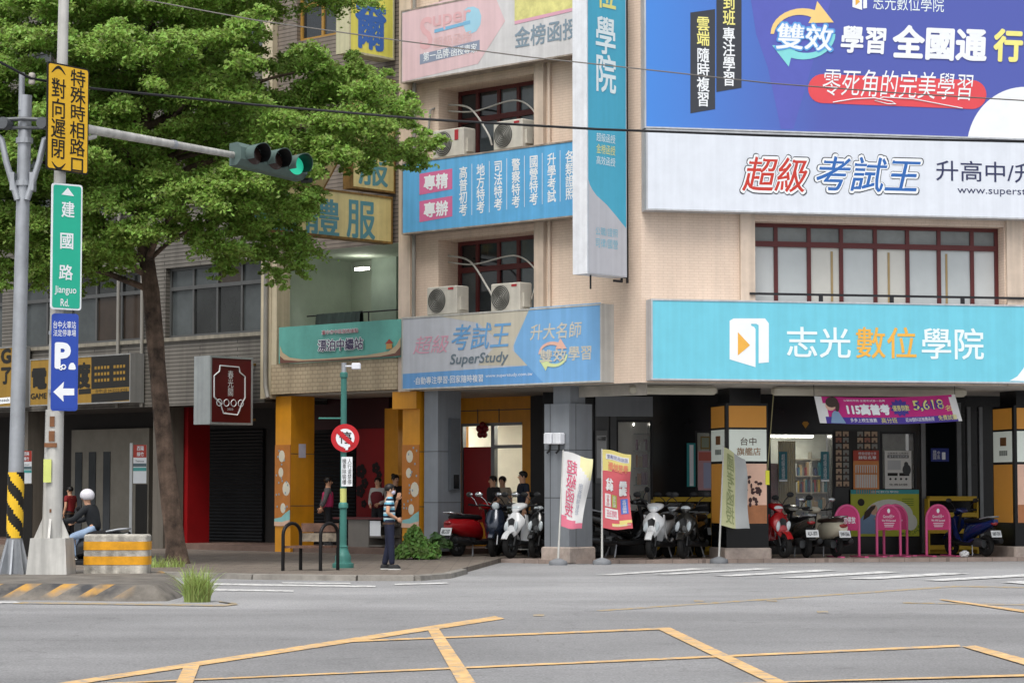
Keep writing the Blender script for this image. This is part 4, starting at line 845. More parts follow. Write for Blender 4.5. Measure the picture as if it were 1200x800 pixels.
# ------------------------------------------------------------------ traffic island, poles, signal
isl = [(-120, 702.5), (60, 703), (150, 704.5), (196, 704), (212, 700), (220, 693), (216, 687), (200, 683), (-120, 681)]
P0 = [Vector((*gnd(x, y, 0).xy, 0)) for x, y in isl]; ctr = sum(P0, Vector()) / len(P0)
g = MB()
def inset(P, d, z):
    out = []
    n = len(P)
    for i, p in enumerate(P):
        a, b = P[i - 1], P[(i + 1) % n]; e = (b - a).normalized(); nrm = Vector((-e.y, e.x, 0)); q = p + nrm * d; out.append((q.x, q.y, z))
    return out
def islmat():
    m = mat('painted_kerb_concrete', '#716C65', .9, var=.4, scale=2.2, bump=.5); t = m.node_tree; b = t.nodes['Principled BSDF']
    src = b.inputs['Base Color'].links[0].from_socket
    tc = t.nodes.new('ShaderNodeTexCoord'); sx = t.nodes.new('ShaderNodeSeparateXYZ'); t.links.new(tc.outputs['Object'], sx.inputs[0])
    def M_(op, a, v=None, b_=None):
        n = t.nodes.new('ShaderNodeMath'); n.operation = op; t.links.new(a, n.inputs[0])
        if b_ is not None: t.links.new(b_, n.inputs[1])
        elif v is not None: n.inputs[1].default_value = v
        return n.outputs[0]
    u = M_('ADD', sx.outputs[0], b_=M_('MULTIPLY', sx.outputs[2], -1.6)); s = M_('GREATER_THAN', M_('FRACT', M_('MULTIPLY', u, 1.75)), .58)
    nz = t.nodes.new('ShaderNodeTexNoise'); nz.inputs['Scale'].default_value = 3; nz.inputs['Detail'].default_value = 8; t.links.new(tc.outputs['Object'], nz.inputs['Vector'])
    wear = t.nodes.new('ShaderNodeMapRange'); wear.inputs[1].default_value = .40; wear.inputs[2].default_value = .58; t.links.new(nz.outputs['Fac'], wear.inputs[0])
    zr = t.nodes.new('ShaderNodeMapRange'); zr.inputs[1].default_value = .03; zr.inputs[2].default_value = .09; t.links.new(sx.outputs[2], zr.inputs[0])
    xr = t.nodes.new('ShaderNodeMapRange'); xr.inputs[1].default_value = -5.55; xr.inputs[2].default_value = -5.95; t.links.new(sx.outputs[0], xr.inputs[0])
    col = t.nodes.new('ShaderNodeMix'); col.data_type = 'RGBA'; t.links.new(s, col.inputs[0]); col.inputs[6].default_value = (*lin('#3A3B3E'), 1); col.inputs[7].default_value = (*lin('#B88C42'), 1)
    zt_ = t.nodes.new('ShaderNodeMapRange'); zt_.inputs[1].default_value = .2348; zt_.inputs[2].default_value = .231; t.links.new(sx.outputs[2], zt_.inputs[0])
    k = M_('MULTIPLY', M_('MULTIPLY', M_('MULTIPLY', zr.outputs[0], b_=zt_.outputs[0]) , b_=xr.outputs[0]), b_=M_('SUBTRACT', M_('ADD', M_('MULTIPLY', wear.outputs[0], -.75), 1.0), .08))
    mx = t.nodes.new('ShaderNodeMix'); mx.data_type = 'RGBA'; t.links.new(k, mx.inputs[0]); t.links.new(src, mx.inputs[6]); t.links.new(col.outputs[2], mx.inputs[7]); t.links.new(mx.outputs[2], b.inputs['Base Color']); return m
g.rings([[tuple(p) for p in inset(P0, 0, 0)], inset(P0, .05, .06), inset(P0, .20, .17), inset(P0, .27, .215), inset(P0, .36, .232), inset(P0, .50, .235)])
struct('traffic_island', g, islmat(), smooth=50)
IZ = .235
YB = 39.0      # depth of the signal pole
WP = mat('white_pole_paint', '#C4C3BE', .5, .1, var=.12, streak=.28); WPR = mat('rust_stain', '#7A5236', .8, var=.3)
pb_ = gnd(60, 672, IZ); px_, py_ = pb_.x, pb_.y
def pz(py): return at(60, py, py_).z
sp = thing('signal_pole', 'tall white signal pole with rusty base casing and long signal arm', 'signal pole', W, (px_, py_, IZ))
top = at(76, -60, py_); bot = at(59, 672, py_)
def polept(py): k = (py - 672) / (-60 - 672); return (px_ + (top.x - px_) * k, py_, pz(py))
g = MB(); g.tube([polept(p) for p in (640, 480)], [.17, .155], 14); g.tube([polept(p) for p in (480, 200, -60)], [.125, .10, .085], 14); g.build('pole', WP, sp, 50)
g = MB(); z0, z1 = pz(640), pz(625); cxp = polept(630)[0]
g.rings([[(px_ + a * .36, py_ + b * .36, IZ) for a, b in ((-1, -.9), (.9, -1), (1, .9), (-.9, 1))], [(cxp + a * .31, py_ + b * .31, pz(630)) for a, b in ((-1, -.9), (.9, -1), (1, .9), (-.9, 1))]])
for s, u in ((-1, 0), (1, 0), (0, -1), (0, 1)):
    q = [(cxp + s * .15 + u * .02, py_ + u * .15 + s * .02), (cxp + s * .15 - u * .02, py_ + u * .15 - s * .02)]
    e = [(cxp + s * .3 + u * .02, py_ + u * .3 + s * .02), (cxp + s * .3 - u * .02, py_ + u * .3 - s * .02)]
    g.rings([[(*q[0], pz(630)), (*q[1], pz(630)), (*e[1], pz(630)), (*e[0], pz(630))], [(*q[0], pz(606)), (*q[1], pz(606)), (q[1][0] * .98 + e[1][0] * .02, q[1][1] * .98 + e[1][1] * .02, pz(606)), (q[0][0] * .98 + e[0][0] * .02, q[0][1] * .98 + e[0][1] * .02, pz(606))]])
g.build('base_casing', WP, sp)
g = MB()
for p, q, w in ((488, 500, .05), (505, 517, .06), (519, 524, .13), (596, 600, .02)):
    a, b = polept(p), polept(q); g.box(a[0] - w, a[0] + w * .6, py_ - .172, py_ - .150, b[2], a[2])
g.build('rust_stain', WPR, sp)
g = MB(); a = polept(552); g.box(a[0] - .13, a[0] - .0, py_ - .2, py_ - .176, pz(565), pz(538)); g.build('sticker', mat('lime_sticker', '#CDD67A', .5), sp)
AD = Vector((.56, .83, 0)); AN = Vector((.83, -.56, 0))
a0 = Vector((polept(146)[0], py_, pz(146)))
ZA = a0.z
def armt(px):      # distance along the level arm at which it reaches a picture column
    k = (px - 600) / FPX; return (k * a0.y - a0.x) / (AD.x - k * AD.y)
t1 = armt(272)
g = MB(); g.tube([a0, a0 + AD * t1], [.085, .06], 12); g.tube([a0 + Vector((0, 0, -.35)), a0 + AD * (armt(108)) + Vector((0, 0, -.1))], .045, 8); g.build('signal_arm', WP, sp, 50)
g = MB(); g.tube([a0 + AD * .02 + Vector((0, 0, .0)), a0 + AD * .35], .11, 12); g.tube([a0 + AD * (t1 * .62), a0 + AD * (t1 * .64)], .08, 12); g.build('arm_collar', STEEL, sp, 50)
# traffic signal hung at the arm's end
HG = mat('signal_grey_green', '#5F726E', .5, .2, var=.08, streak=.1); HD = mat('signal_black', '#101314', .5)
ts = thing('traffic_signal', 'grey green three lamp traffic signal showing a green light on the long arm', 'traffic light', W, tuple(a0 + AD * t1))
SD = Vector((.785, .62, 0)); AN = Vector((.62, -.785, 0)); B = a0 + AD * (t1 - .02) + Vector((0, 0, .02)); sl_ = Vector((0, 0, -.12))
def sg(u, n, z): return tuple(B + SD * u + sl_ * u + AN * n + Vector((0, 0, z)))
g = MB()
hx = [(-.15, -.14), (-.15, .13), (-.08, .27), (.08, .27), (.15, .13), (.15, -.14)]
g.rings([[sg(u, w, q * 1.4) for q, w in hx] for u in (0, 1.46)]); g.build('housing', HG, ts)
LR = .185
for i in range(3):
    u = .27 + .46 * i
    g = MB(); n = 20; out = []; 
    for k in range(n + 1):
        a = R(-35) + R(250) * k / n; ln = .40 - .14 * abs(k / n - .5) * 2
        out.append((a, ln))
    def vp(a, r, w): return sg(u + r * math.cos(a), w, r * math.sin(a) + .0)
    g.rings([[vp(a, LR, .28) for a, l in out], [vp(a, LR * 1.02, .28 + l) for a, l in out], [vp(a, LR * .97, .28 + l) for a, l in out], [vp(a, LR * .95, .28) for a, l in out]], cap=False, closed=False)
    v = g.build('visor', [HG], ts, 40)
    g = MB(); g.rings([[vp(a, LR * .93, .285) for a, l in out], [vp(a, LR * .945, .275 + l) for a, l in out]], cap=False, closed=False); g.build('visor_lining', HD, v, 40)
    g = MB(); g.rings([[vp(2 * math.pi * k / 20, LR * .93 * q, .285 + w) for k in range(20)] for q, w in ((1, 0), (.8, .03), (.4, .05), (.05, .055))])
    lens = g.build('lens', mat('dark_lens', '#3A2A26', .15) if i < 2 else mat('green_lamp', '#2FC9A0', .3, emit=.4), ts, 40)
g = MB(); g.tube([sg(1.5, .05, -.2), sg(1.5, .32, -.22)], .05, 10); g.build('camera', HD, ts, 50)
# the plates on the pole: each faces to the right of the camera
def plate(name, label, cat, l, r, tl, bl, yaw, dist, m_edge, m_face, off=.0):
    """flat plate clamped to the pole; yaw is the direction of its width, measured from +X"""
    F = Frame(polept((tl + bl) / 2)[0], py_, yaw); y = -off
    x0, x1 = F.px(l, (tl + bl) / 2, y)[0], F.px(r, (tl + bl) / 2, y)[0]; z1 = F.px(l, tl, y)[1]; z0 = F.px(l, bl, y)[1]
    t = thing(name, label, cat, F, ((x0 + x1) / 2, y, z0))
    def rr(a, b, c_, d, q):
        out = []
        for cx_, cz_, s in ((b - q, d - q, 0), (a + q, d - q, 1), (a + q, c_ + q, 2), (b - q, c_ + q, 3)):
            for k in range(5): A = math.pi / 2 * (s + k / 4); out.append((cx_ + q * math.cos(A), cz_ + q * math.sin(A)))
        return out
    g = MB(); g.prism(rr(x0, x1, z0, z1, .05), y, y + .02); p = g.build('plate', m_edge, t)
    g = MB(); b = .028; P = rr(x0 + b, x1 - b, z0 + b, z1 - b, .04); g.poly([(x, y - .003, z) for x, z in P]); f = g.build('plate_face', m_face, p)
    g = MB()
    for z in (z0 + (z1 - z0) * .2, z0 + (z1 - z0) * .8): g.box(-.14, .14, y + .022, y + .07, z - .03, z + .03)
    g.build('clamp', STEEL, t)
    return F, t, f, y, (x0, x1, z0, z1)
SY_ = c('sign_signal_yellow', '#F6C22E', rough=.5); SBK = c('sign_black', '#17140F', rough=.5)
F, t, f, y, b = plate('notice_sign', 'yellow notice plate with two columns of black characters, topmost on the signal pole', 'traffic sign', 55, 104, 71.5, 198, 55.4, 0, SBK, SY_, .16)
L(t, F, y - .006, '特殊時相路口', 82, 100, 82, 203, SBK, vertical=True, bold=.012)
L(t, F, y - .006, '對向遲閉', 60, 77, 92, 186, SBK, vertical=True, bold=.012)
for s, q in ((1, 82), (-1, 192)):
    g = MB(); x0, z0 = F.px(60.5, q + 2.5 * s, y - .006); x1, _ = F.px(77, q + 2.5 * s, y - .006); w = x1 - x0
    arc = [(x0 + w * k / 10, z0 + s * (.13 * math.sin(math.pi * k / 10))) for k in range(11)]
    g.poly([(x, y - .006, z) for x, z in arc] + [(x, y - .006, z - .045 * s * (math.sin(math.pi * (10 - k) / 10) ** .5 + .2)) for k, (x, z) in enumerate(reversed(arc))]); g.build('bracket_mark', SBK, t)
SG = c('sign_street_green', '#27B394', rough=.5)
F, t, f, y, b = plate('street_sign', 'tall green street name plate with white characters on the signal pole', 'street sign', 60, 96, 214, 362, 38, 0, PW, SG, .155)
for s, l, r, a, e in (('建', 72, 87.5, 236, 255), ('國', 70.5, 86, 273, 292), ('路', 69, 85.5, 310, 328)): L(t, F, y - .006, s, l, r, a, e, PW, bold=.02)
L(t, F, y - .006, 'Jianguo', 64, 89.5, 335, 346, PW, bold=.01); L(t, F, y - .006, 'Rd.', 71, 81, 350, 359, PW, bold=.01)
g = MB(); g.poly([F.p3(p, q, y - .006) for p, q in ((72, 228), (79.5, 220), (87, 230))]); g.build('arrow', PW, t)
SB = c('sign_parking_blue', '#2A4AA8', rough=.5)
F, t, f, y, b = plate('parking_sign', 'blue parking direction plate with white P and left arrow on the signal pole', 'traffic sign', 60, 91.5, 367, 481, 20, 0, SB, SB, .15)
L(t, F, y - .006, '台中火車站', 62.5, 89, 376, 385, PW); L(t, F, y - .006, '法定停車場', 62.5, 89, 386, 394, PW); L(t, F, y - .006, 'P', 64, 83, 401, 432, PW, bold=.05)
g = MB(); yy = y - .006; A = lambda p, q: F.p3(p, q, yy)
g.poly([A(62.5, 459), (A(75, 447)), A(74, 455), A(87, 455), A(87, 463), A(74, 463), A(74.5, 470.5)]); g.build('arrow', PW, t)
g = MB()
g.poly([A(80, 432), A(81, 427.5), A(83, 425), A(86, 425), A(88, 427.5), A(89, 432), A(87, 433), A(82, 433)]); g.torus((A(74.5, 430)[0], yy, A(74.5, 430)[2]), .035, .012, 'y', 10, 4); g.torus((A(71.5, 431.5)[0], yy, A(71.5, 431.5)[2]), .025, .01, 'y', 10, 4); g.build('vehicle_symbol', PW, t)
# lamp pole on the left edge with hazard band
q0 = gnd(16, 672, IZ); lx_, ly_ = q0.x, q0.y
lp = thing('utility_pole', 'grey steel pole with yellow and black hazard band and wire bracket at the left edge', 'pole', W, (lx_, ly_, IZ))
Z = lambda py: at(20, py, ly_).z
tx = at(30, 112, ly_).x
lpx = lambda py: lx_ + (tx - lx_) * (672 - py) / (672 - 112)
g = MB(); g.tube([(lpx(p), ly_, Z(p)) for p in (672, 400, 112)], [.135, .12, .11], 14); p_ = g.build('pole', STEEL, lp, 50)
g = MB()
for k in range(8): 
    a = math.pi / 4 * k; ca, sa = math.cos(a), math.sin(a); w = .015
    g.rings([[(lx_ + ca * .12 - sa * w, ly_ + sa * .12 + ca * w, IZ), (lx_ + ca * .12 + sa * w, ly_ + sa * .12 - ca * w, IZ), (lx_ + ca * .28 + sa * w, ly_ + sa * .28 - ca * w, IZ), (lx_ + ca * .28 - sa * w, ly_ + sa * .28 + ca * w, IZ)],
             [(lpx(632) + ca * .12 - sa * w, ly_ + sa * .12 + ca * w, Z(632)), (lpx(632) + ca * .12 + sa * w, ly_ + sa * .12 - ca * w, Z(632)), (lpx(632) + ca * .135 + sa * w, ly_ + sa * .135 - ca * w, Z(632)), (lpx(632) + ca * .135 - sa * w, ly_ + sa * .135 + ca * w, Z(632))]])
g.build('base_flange', STEEL, lp)
g = MB(); n, mth = 24, 30; zb, zt = Z(630), Z(553)
for i in range(mth):
    for k in range(n):
        u = k / n * 2.2 + i / mth * 2.35; g.use(1 if (u % 1) < .5 else 0)
        r_ = .139; f_ = lambda kk, ii: (lpx(630 - 77 * ii / mth) + r_ * math.cos(2 * math.pi * kk / n), ly_ + r_ * math.sin(2 * math.pi * kk / n), zb + (zt - zb) * ii / mth)
        g.poly([f_(k, i), f_(k + 1, i), f_(k + 1, i + 1), f_(k, i + 1)])
g.build('hazard_band', [c('hazard_yellow', '#E8BC2A', rough=.5), SBK], lp)
g = MB(); g.tube([(lpx(150) - .5, ly_ - .2, Z(143)), (lpx(143), ly_ - .16, Z(141)), (lpx(150) + .45, ly_ - .2, Z(143))], .035, 8); g.tube([(lpx(150) - .5, ly_ - .1, Z(151)), (lpx(150) + .45, ly_ - .1, Z(151))], .03, 8)
for s in (-.32, .34): g.tube([(lpx(150) + s, ly_ - .3, Z(147)), (lpx(150) + s + .06, ly_ - .1, Z(147))], [.10, .10], 12)
g.build('cross_arm', mat('bracket_grey', '#5E6164', .55, .4), lp, 40)
for s in (-1, 1):
    g = MB(); x = lpx(190); g.tube([(x + s * .08, ly_ - .1, Z(235)), (x + s * .28, ly_ - .1, Z(190)), (x + s * .36, ly_ - .1, Z(165)), (x + s * .62, ly_ - .1, Z(158 if s > 0 else 150))], .055, 8); g.build('brace', STEEL, lp, 60)
g = MB()
for q in (165, 215): g.tube([(lpx(q), ly_, Z(q + 3)), (lpx(q), ly_, Z(q - 3))], .145, 14)
g.box(lpx(215) - .2, lpx(215) - .13, ly_ - .15, ly_ + .1, Z(224), Z(203)); g.box(lpx(215) + .13, lpx(215) + .2, ly_ - .15, ly_ + .1, Z(224), Z(203)); g.build('clamp', STEEL, lp)
g = MB(); g.tube([(lpx(112) - .06, ly_ - .05, Z(130)), (lpx(90) - .06, ly_ - .05, Z(86))], .05, 8); mst = g.build('mast', STEEL, lp, 50)
g = MB()
for q in (90, 97): g.lathe([(.02, -.05), (.05, -.04), (.06, 0), (.05, .04), (.02, .05)], (lpx(90) + .12, ly_ - .1, Z(q)), 10)
g.build('insulator', mat('porcelain', '#B9B2AA', .3), mst, 40)
# overhead wires
def wire(label, pts, r, m, sag=0):
    g = MB(); g.tube(pts, r, 6); return g.solo('overhead_wire', label, 'wire', m, smooth=60)
def span(a, b, sag, n=24): a, b = Vector(a), Vector(b); return [tuple(a.lerp(b, i / n) - Vector((0, 0, sag * 4 * (i / n) * (1 - i / n)))) for i in range(n + 1)]
BW = mat('black_wire', '#16171A', .5); GW = mat('grey_wire', '#6E6A66', .6)
ins = Vector((lpx(90) + .12, ly_ - .15, Z(94)))
wire('thick black overhead wire running from the pole bracket across the signboards', span(ins, at(1420, 182, 44), .0, 4)[:1] + [tuple(at(p, q, 40.6 + 4.0 * (p - 25) / 1400)) for p, q in ((110, 104), (300, 123), (500, 140), (700, 151.5), (900, 159), (1100, 164), (1300, 168), (1420, 170))], .022, BW)
wire('thick black overhead wire leaving the pole bracket to the left', [tuple(ins), tuple(at(-60, 42, 39.5))], .022, BW)
wire('thin grey overhead wire high in front of the tree and billboard', [tuple(at(p, q, 44)) for p, q in ((-100, -60), (60, -22), (170, 0), (300, 24), (470, 48), (620, 67), (760, 82), (900, 97.5), (1050, 109), (1200, 118), (1400, 127))], .012, GW)
# concrete barrier block on the island
bY = gnd(134, 671.5, IZ).y
xa, xb = at(96.5, 671, bY).x, at(172.5, 671, bY).x; zt = at(134, 626, bY).z
t = thing('barrier_block', 'round ended concrete barrier block with yellow and white stripes on the island', 'barrier', W, ((xa + xb) / 2, bY + .25, IZ))
def stad(r, z):
    h = .13; out = []
    for cxs, cys, s in ((xb - h, bY + h, -90), (xb - h, bY + .56 - h, 0), (xa + h, bY + .56 - h, 90), (xa + h, bY + h, 180)):
        for k in range(6): A = R(s + 18 * k); out.append((cxs + (h + r) * math.cos(A), cys + (h + r) * math.sin(A), z))
    return out
H = zt - IZ
g = MB(); g.rings([stad(0, IZ), stad(0, IZ + H * .96), stad(-.03, zt)]); g.build('block', mat('weathered_white_concrete', '#C2BDB2', .85, var=.45, scale=3.5, bump=.6, streak=.3), t, 35)
g = MB()
for a, e in ((.22, .44), (.6, .82)): g.rings([stad(.006, IZ + H * a), stad(.006, IZ + H * e)], cap=False)
g.build('yellow_stripe', mat('barrier_yellow', '#D99A1E', .7, var=.22, scale=4), t, 35)
# grass tuft at the island nose
def grass(name, base, n, h, spread, m, label, kind='thing'):
    g = MB(); rr = random.Random(5)
    for i in range(n):
        a = rr.uniform(0, 6.283); r0 = spread * .45 * rr.random() ** .5; x, y = base[0] + r0 * math.cos(a), base[1] + r0 * math.sin(a) * .8
        L_ = h * rr.uniform(.45, 1.1); b = rr.uniform(0, 6.283); lean = rr.uniform(.1, 1.1); w = rr.uniform(.006, .013); pts = []
        for k in range(5):
            q = k / 4; d = lean * L_ * q * q * .75; pts.append((x + d * math.cos(b), y + d * math.sin(b), base[2] + L_ * (q - .3 * lean * q * q)))
        s = Vector((-math.sin(b), math.cos(b), 0)) * w
        if rr.random() < .6: s = Vector((w, 0, 0))
        vs = []
        for k, p in enumerate(pts): q = 1 - (k / 4) ** 1.5 * .95; vs += [Vector(p) - s * q, Vector(p) + s * q]
        g.add(vs, [(2 * k, 2 * k + 1, 2 * k + 3, 2 * k + 2) for k in range(4)])
    return g
def leafmat(name, col, var=.45, tr=.3):
    m = bpy.data.materials.new(name); m.use_nodes = True; t = m.node_tree; b = t.nodes['Principled BSDF']; b.inputs['Roughness'].default_value = .45; b.inputs['Specular IOR Level'].default_value = .35
    ge = t.nodes.new('ShaderNodeNewGeometry'); mr = t.nodes.new('ShaderNodeMapRange'); mr.inputs[3].default_value = 1 - var; mr.inputs[4].default_value = 1 + var
    t.links.new(ge.outputs['Random Per Island'], mr.inputs[0])
    hsv = t.nodes.new('ShaderNodeHueSaturation'); hsv.inputs['Color'].default_value = (*col, 1); t.links.new(mr.outputs[0], hsv.inputs['Value'])
    m2 = t.nodes.new('ShaderNodeMapRange'); m2.inputs[3].default_value = .468; m2.inputs[4].default_value = .515; t.links.new(ge.outputs['Random Per Island'], m2.inputs[0]); t.links.new(m2.outputs[0], hsv.inputs['Hue'])
    t.links.new(hsv.outputs[0], b.inputs['Base Color'])
    tl_ = t.nodes.new('ShaderNodeBsdfTranslucent'); t.links.new(hsv.outputs[0], tl_.inputs[0]); mx = t.nodes.new('ShaderNodeMixShader'); mx.inputs[0].default_value = tr
    t.links.new(b.outputs[0], mx.inputs[1]); t.links.new(tl_.outputs[0], mx.inputs[2]); t.links.new(mx.outputs[0], t.nodes['Material Output'].inputs[0]); return m
GRS = leafmat('grass_blade', (.33, .43, .13), .45, .4)
p = gnd(231, 705, 0); g = grass('g', (p.x, p.y, -.01), 380, .60, .42, GRS, ''); g.solo('grass_tuft', 'bushy tuft of long green grass growing at the nose of the traffic island', 'grass', GRS, org=(p.x, p.y, 0))

# ------------------------------------------------------------------ street tree
def tree():
    rr = random.Random(4); TY = 49.0
    b = gnd(208, 660, .10); TY = b.y
    t = thing('street_tree', 'broad street tree with layered small leaved crown and leaning brown trunk', 'tree', W, (b.x, b.y, .1))
    T = lambda px, py, dy=0: Vector(at(px, py, TY + dy))
    trunk = [(208, 663), (206, 640), (200, 590), (193, 520), (187, 460), (182, 400), (177, 340), (170, 290), (165, 250), (168, 180), (175, 90), (180, -20)]
    g = MB(); rs = [.29, .22, .20, .19, .185, .18, .175, .17, .155, .13, .10, .05]
    pts = []
    for i in range(len(trunk) - 1):
        for k in range(3): q = k / 3; pts.append((T(*trunk[i]).lerp(T(*trunk[i + 1]), q), rs[i] + (rs[i + 1] - rs[i]) * q))
    pts.append((T(*trunk[-1]), .05)); pts[0][0].z = .06
    g.tube([p for p, r in pts], [r * rr.uniform(.95, 1.05) for p, r in pts], 14)
    BARK = mat('tree_bark', '#6F5C4F', .9, var=.6, scale=3.2, bump=1.0, streak=.35); tk = g.build('trunk', BARK, t, 60)
    poly = [(-110, -110), (120, -170), (300, -130), (420, -60), (414, 12), (395, 26), (365, 12), (330, 0), (318, 20), (318, 45), (345, 44), (400, 62), (448, 100), (478, 132), (503, 166), (488, 182), (470, 178), (440, 186), (402, 182), (380, 172), (364, 190), (362, 238), (346, 270), (342, 318), (318, 312), (296, 268), (262, 310), (235, 262), (205, 258), (180, 268), (150, 284), (128, 304), (106, 330), (60, 335), (30, 300), (-20, 340), (-110, 320)]
    def inside(x, y):
        r = False; n = len(poly)
        for i in range(n):
            (x0, y0), (x1, y1) = poly[i], poly[i - 1]
            if (y0 > y) != (y1 > y) and x < (x1 - x0) * (y - y0) / (y1 - y0) + x0: r = not r
        return r
    pads = []
    while len(pads) < 660:
        x, y = rr.uniform(-110, 505), rr.uniform(-170, 340)
        if not inside(x, y): continue
        # the crown is a dome: how far it reaches towards and away from the street at this spot
        e = ((x - 190) / 330) ** 2 + ((y - 80) / 270) ** 2; dep = 4.2 * math.sqrt(max(.06, 1 - e)); dy = rr.uniform(-1, .75) * dep
        sc = 1 + dy / TY
        P = T(x, y, dy)
        edge = min(abs(x - px) + abs(y - py) for px, py in poly)
        r = rr.uniform(.38, .75) * (.8 if edge < 35 else 1)
        pads.append((P, r))
    # thin sprays that hang from the rim of the crown
    for i in range(len(poly)):
        (x0, y0), (x1, y1) = poly[i - 1], poly[i]
        if min(y0, y1) < 60 or max(x0, x1) < -60: continue
        L_ = math.hypot(x1 - x0, y1 - y0)
        for k in range(int(L_ / 9) + 1):
            s_ = rr.random(); x, y = x0 + (x1 - x0) * s_ + rr.gauss(0, 7), y0 + (y1 - y0) * s_ - rr.uniform(-6, 14); dy = rr.uniform(-1.6, 1.2)
            P = T(x, y, dy); r = rr.uniform(.14, .28)
            for q in range(rr.randint(1, 3)): pads.append((P + Vector((rr.gauss(0, .08), rr.gauss(0, .08), -.16 * q)), r * (1 - .2 * q)))
    VV = []; FF = []
    import numpy as np
    rs_ = np.random.RandomState(3); cs = []; ns = []
    for P, r in pads:
        n = int(900 * (r / .55) ** 2)
        # each pad: several sprays in a flattened, drooping layer
        k = rs_.randint(6, 10); sc = rs_.normal(0, 1, (k, 3)); sc /= np.linalg.norm(sc, axis=1)[:, None]; sc *= np.array([r, r, r * .40]) * rs_.uniform(.35, 1, (k, 1))
        idx = rs_.randint(0, k, n); q = sc[idx] + rs_.normal(0, 1, (n, 3)) * np.array([r * .24, r * .24, r * .10])
        q[:, 2] -= .22 * (q[:, 0] ** 2 + q[:, 1] ** 2) / r
        cs.append(q + np.array(P)); ns.append(rs_.normal(0, .55, (n, 3)) + np.array([0, -.75, .85]) )
    Cc = np.concatenate(cs); Nn = np.concatenate(ns); Nn /= np.linalg.norm(Nn, axis=1)[:, None]; n = len(Cc)
    A = rs_.normal(0, 1, (n, 3)); A -= (A * Nn).sum(1)[:, None] * Nn; A /= np.linalg.norm(A, axis=1)[:, None]; Bv = np.cross(Nn, A)
    ln = rs_.uniform(.034, .064, (n, 1)); w = ln * rs_.uniform(.40, .6, (n, 1))
    V = np.stack([Cc - A * ln, Cc - Bv * w + A * ln * .15, Cc + A * ln - Nn * ln * .25, Cc + Bv * w + A * ln * .15], 1).reshape(-1, 3) - np.array([b.x, b.y, .1])
    me = bpy.data.meshes.new('crown'); me.vertices.add(4 * n); me.vertices.foreach_set('co', V.astype(np.float32).ravel())
    me.loops.add(4 * n); me.loops.foreach_set('vertex_index', np.arange(4 * n, dtype=np.int32)); me.polygons.add(n)
    me.polygons.foreach_set('loop_start', np.arange(0, 4 * n, 4, dtype=np.int32)); me.polygons.foreach_set('loop_total', np.full(n, 4, np.int32)); me.update(); me.validate()
    me.materials.append(leafmat('tree_leaf', (.265, .415, .085), .6, .55)); o = bpy.data.objects.new('crown', me); COL.objects.link(o); o.parent = t; ORG[o.name] = (W, (b.x, b.y, .1))
    # limbs from the trunk to the pads
    fork = [Vector(p) for p, r in pts[18:]]
    big = sorted(pads, key=lambda p: -p[1])
    chosen = []
    for P, r in big:
        if all((P - q).length > 1.15 for q in chosen): chosen.append(P)
    for P in chosen[:44]:
        cand = [p for p in fork if p.z < P.z - .25 * (P - p).length * .3] or fork[:1]; s = min(cand, key=lambda p: (p - P).length + abs(p.z - (P.z - .3 * (Vector((p.x, p.y, 0)) - Vector((P.x, P.y, 0))).length)) * .8)
        m_ = s.lerp(P, .5) + Vector((rr.uniform(-.2, .2), rr.uniform(-.2, .2), .15)); d = (P - s).length
        g = MB(); r0 = min(.1, .018 + .016 * d); g.tube([s, s.lerp(m_, .5) + Vector((0, 0, .06)), m_, m_.lerp(P, .5) + Vector((0, 0, .05)), P], [r0, r0 * .8, r0 * .6, r0 * .4, r0 * .2], 7); g.build('limb', BARK, t, 60)
tree()
# weeds round the trunk foot
p = gnd(196, 664, .1); g = grass('g', (p.x - .1, p.y, .09), 160, .28, 1.0, GRS, ''); g.solo('weed_patch', 'short weeds growing round the foot of the street tree', 'weeds', GRS, org=(p.x - .1, p.y, .09))

# ------------------------------------------------------------------ no stopping sign on its green post
GP = mat('green_post_paint', '#437F76', .45, .1, var=.12, streak=.15)
b0 = gnd(402, 665, .10); nx, ny = b0.x, b0.y; Zn = lambda py: at(402, py, ny).z; Xn = lambda px: at(px, 560, ny).x
t = thing('sign_post', 'green ornamental iron post with a small white camera on top', 'sign post', W, (nx, ny, .1))
g = MB(); s = (Zn(640) - .1) / .41
g.lathe([(.21, 0), (.215, .05), (.21, .09), (.17, .10), (.155, .16), (.16, .22), (.135, .27), (.10, .36), (.092, .40), (.10, .42), (.075, .44), (.068, .50)], (nx, ny, .1), 20)
g.tube([(nx, ny, .55), (nx, ny, Zn(592))], [.072, .07], 16); g.lathe([(.07, 0), (.095, .02), (.095, .1), (.07, .13)], (nx, ny, Zn(596)), 16); g.tube([(nx, ny, Zn(596)), (nx, ny, Zn(441))], [.062, .06], 14); g.lathe([(.06, -.0), (.078, .02), (.078, .1), (.06, .12)], (nx, ny, Zn(443)), 14)
g.tube([(Xn(373), ny, Zn(490)), (nx, ny, Zn(490))], .018, 6); pst = g.build('post', GP, t, 40)
g = MB(); g.tube([(nx, ny, Zn(439)), (nx, ny, Zn(425))], .05, 12); cm = g.build('mast', STEEL, t, 40)
g = MB(); g.tube([(nx, ny - .02, Zn(429)), (nx + .18, ny - .05, Zn(429))], .015, 6); g.bevbox(nx + .16, nx + .34, ny - .14, ny - .02, Zn(433) - .0, Zn(425.5), .015); g.build('camera', WHITE, cm)
g = MB(); g.tube([(nx, ny, Zn(590)), (nx, ny, Zn(572))], .066, 14); g.build('yellow_band', mat('lime_band', '#C9CC7A', .6), pst, 40)
F = Frame(nx, ny, 6); xc, zc = F.px(404.5, 513, -.09); rad = F.px(421, 513, -.09)[0] - xc
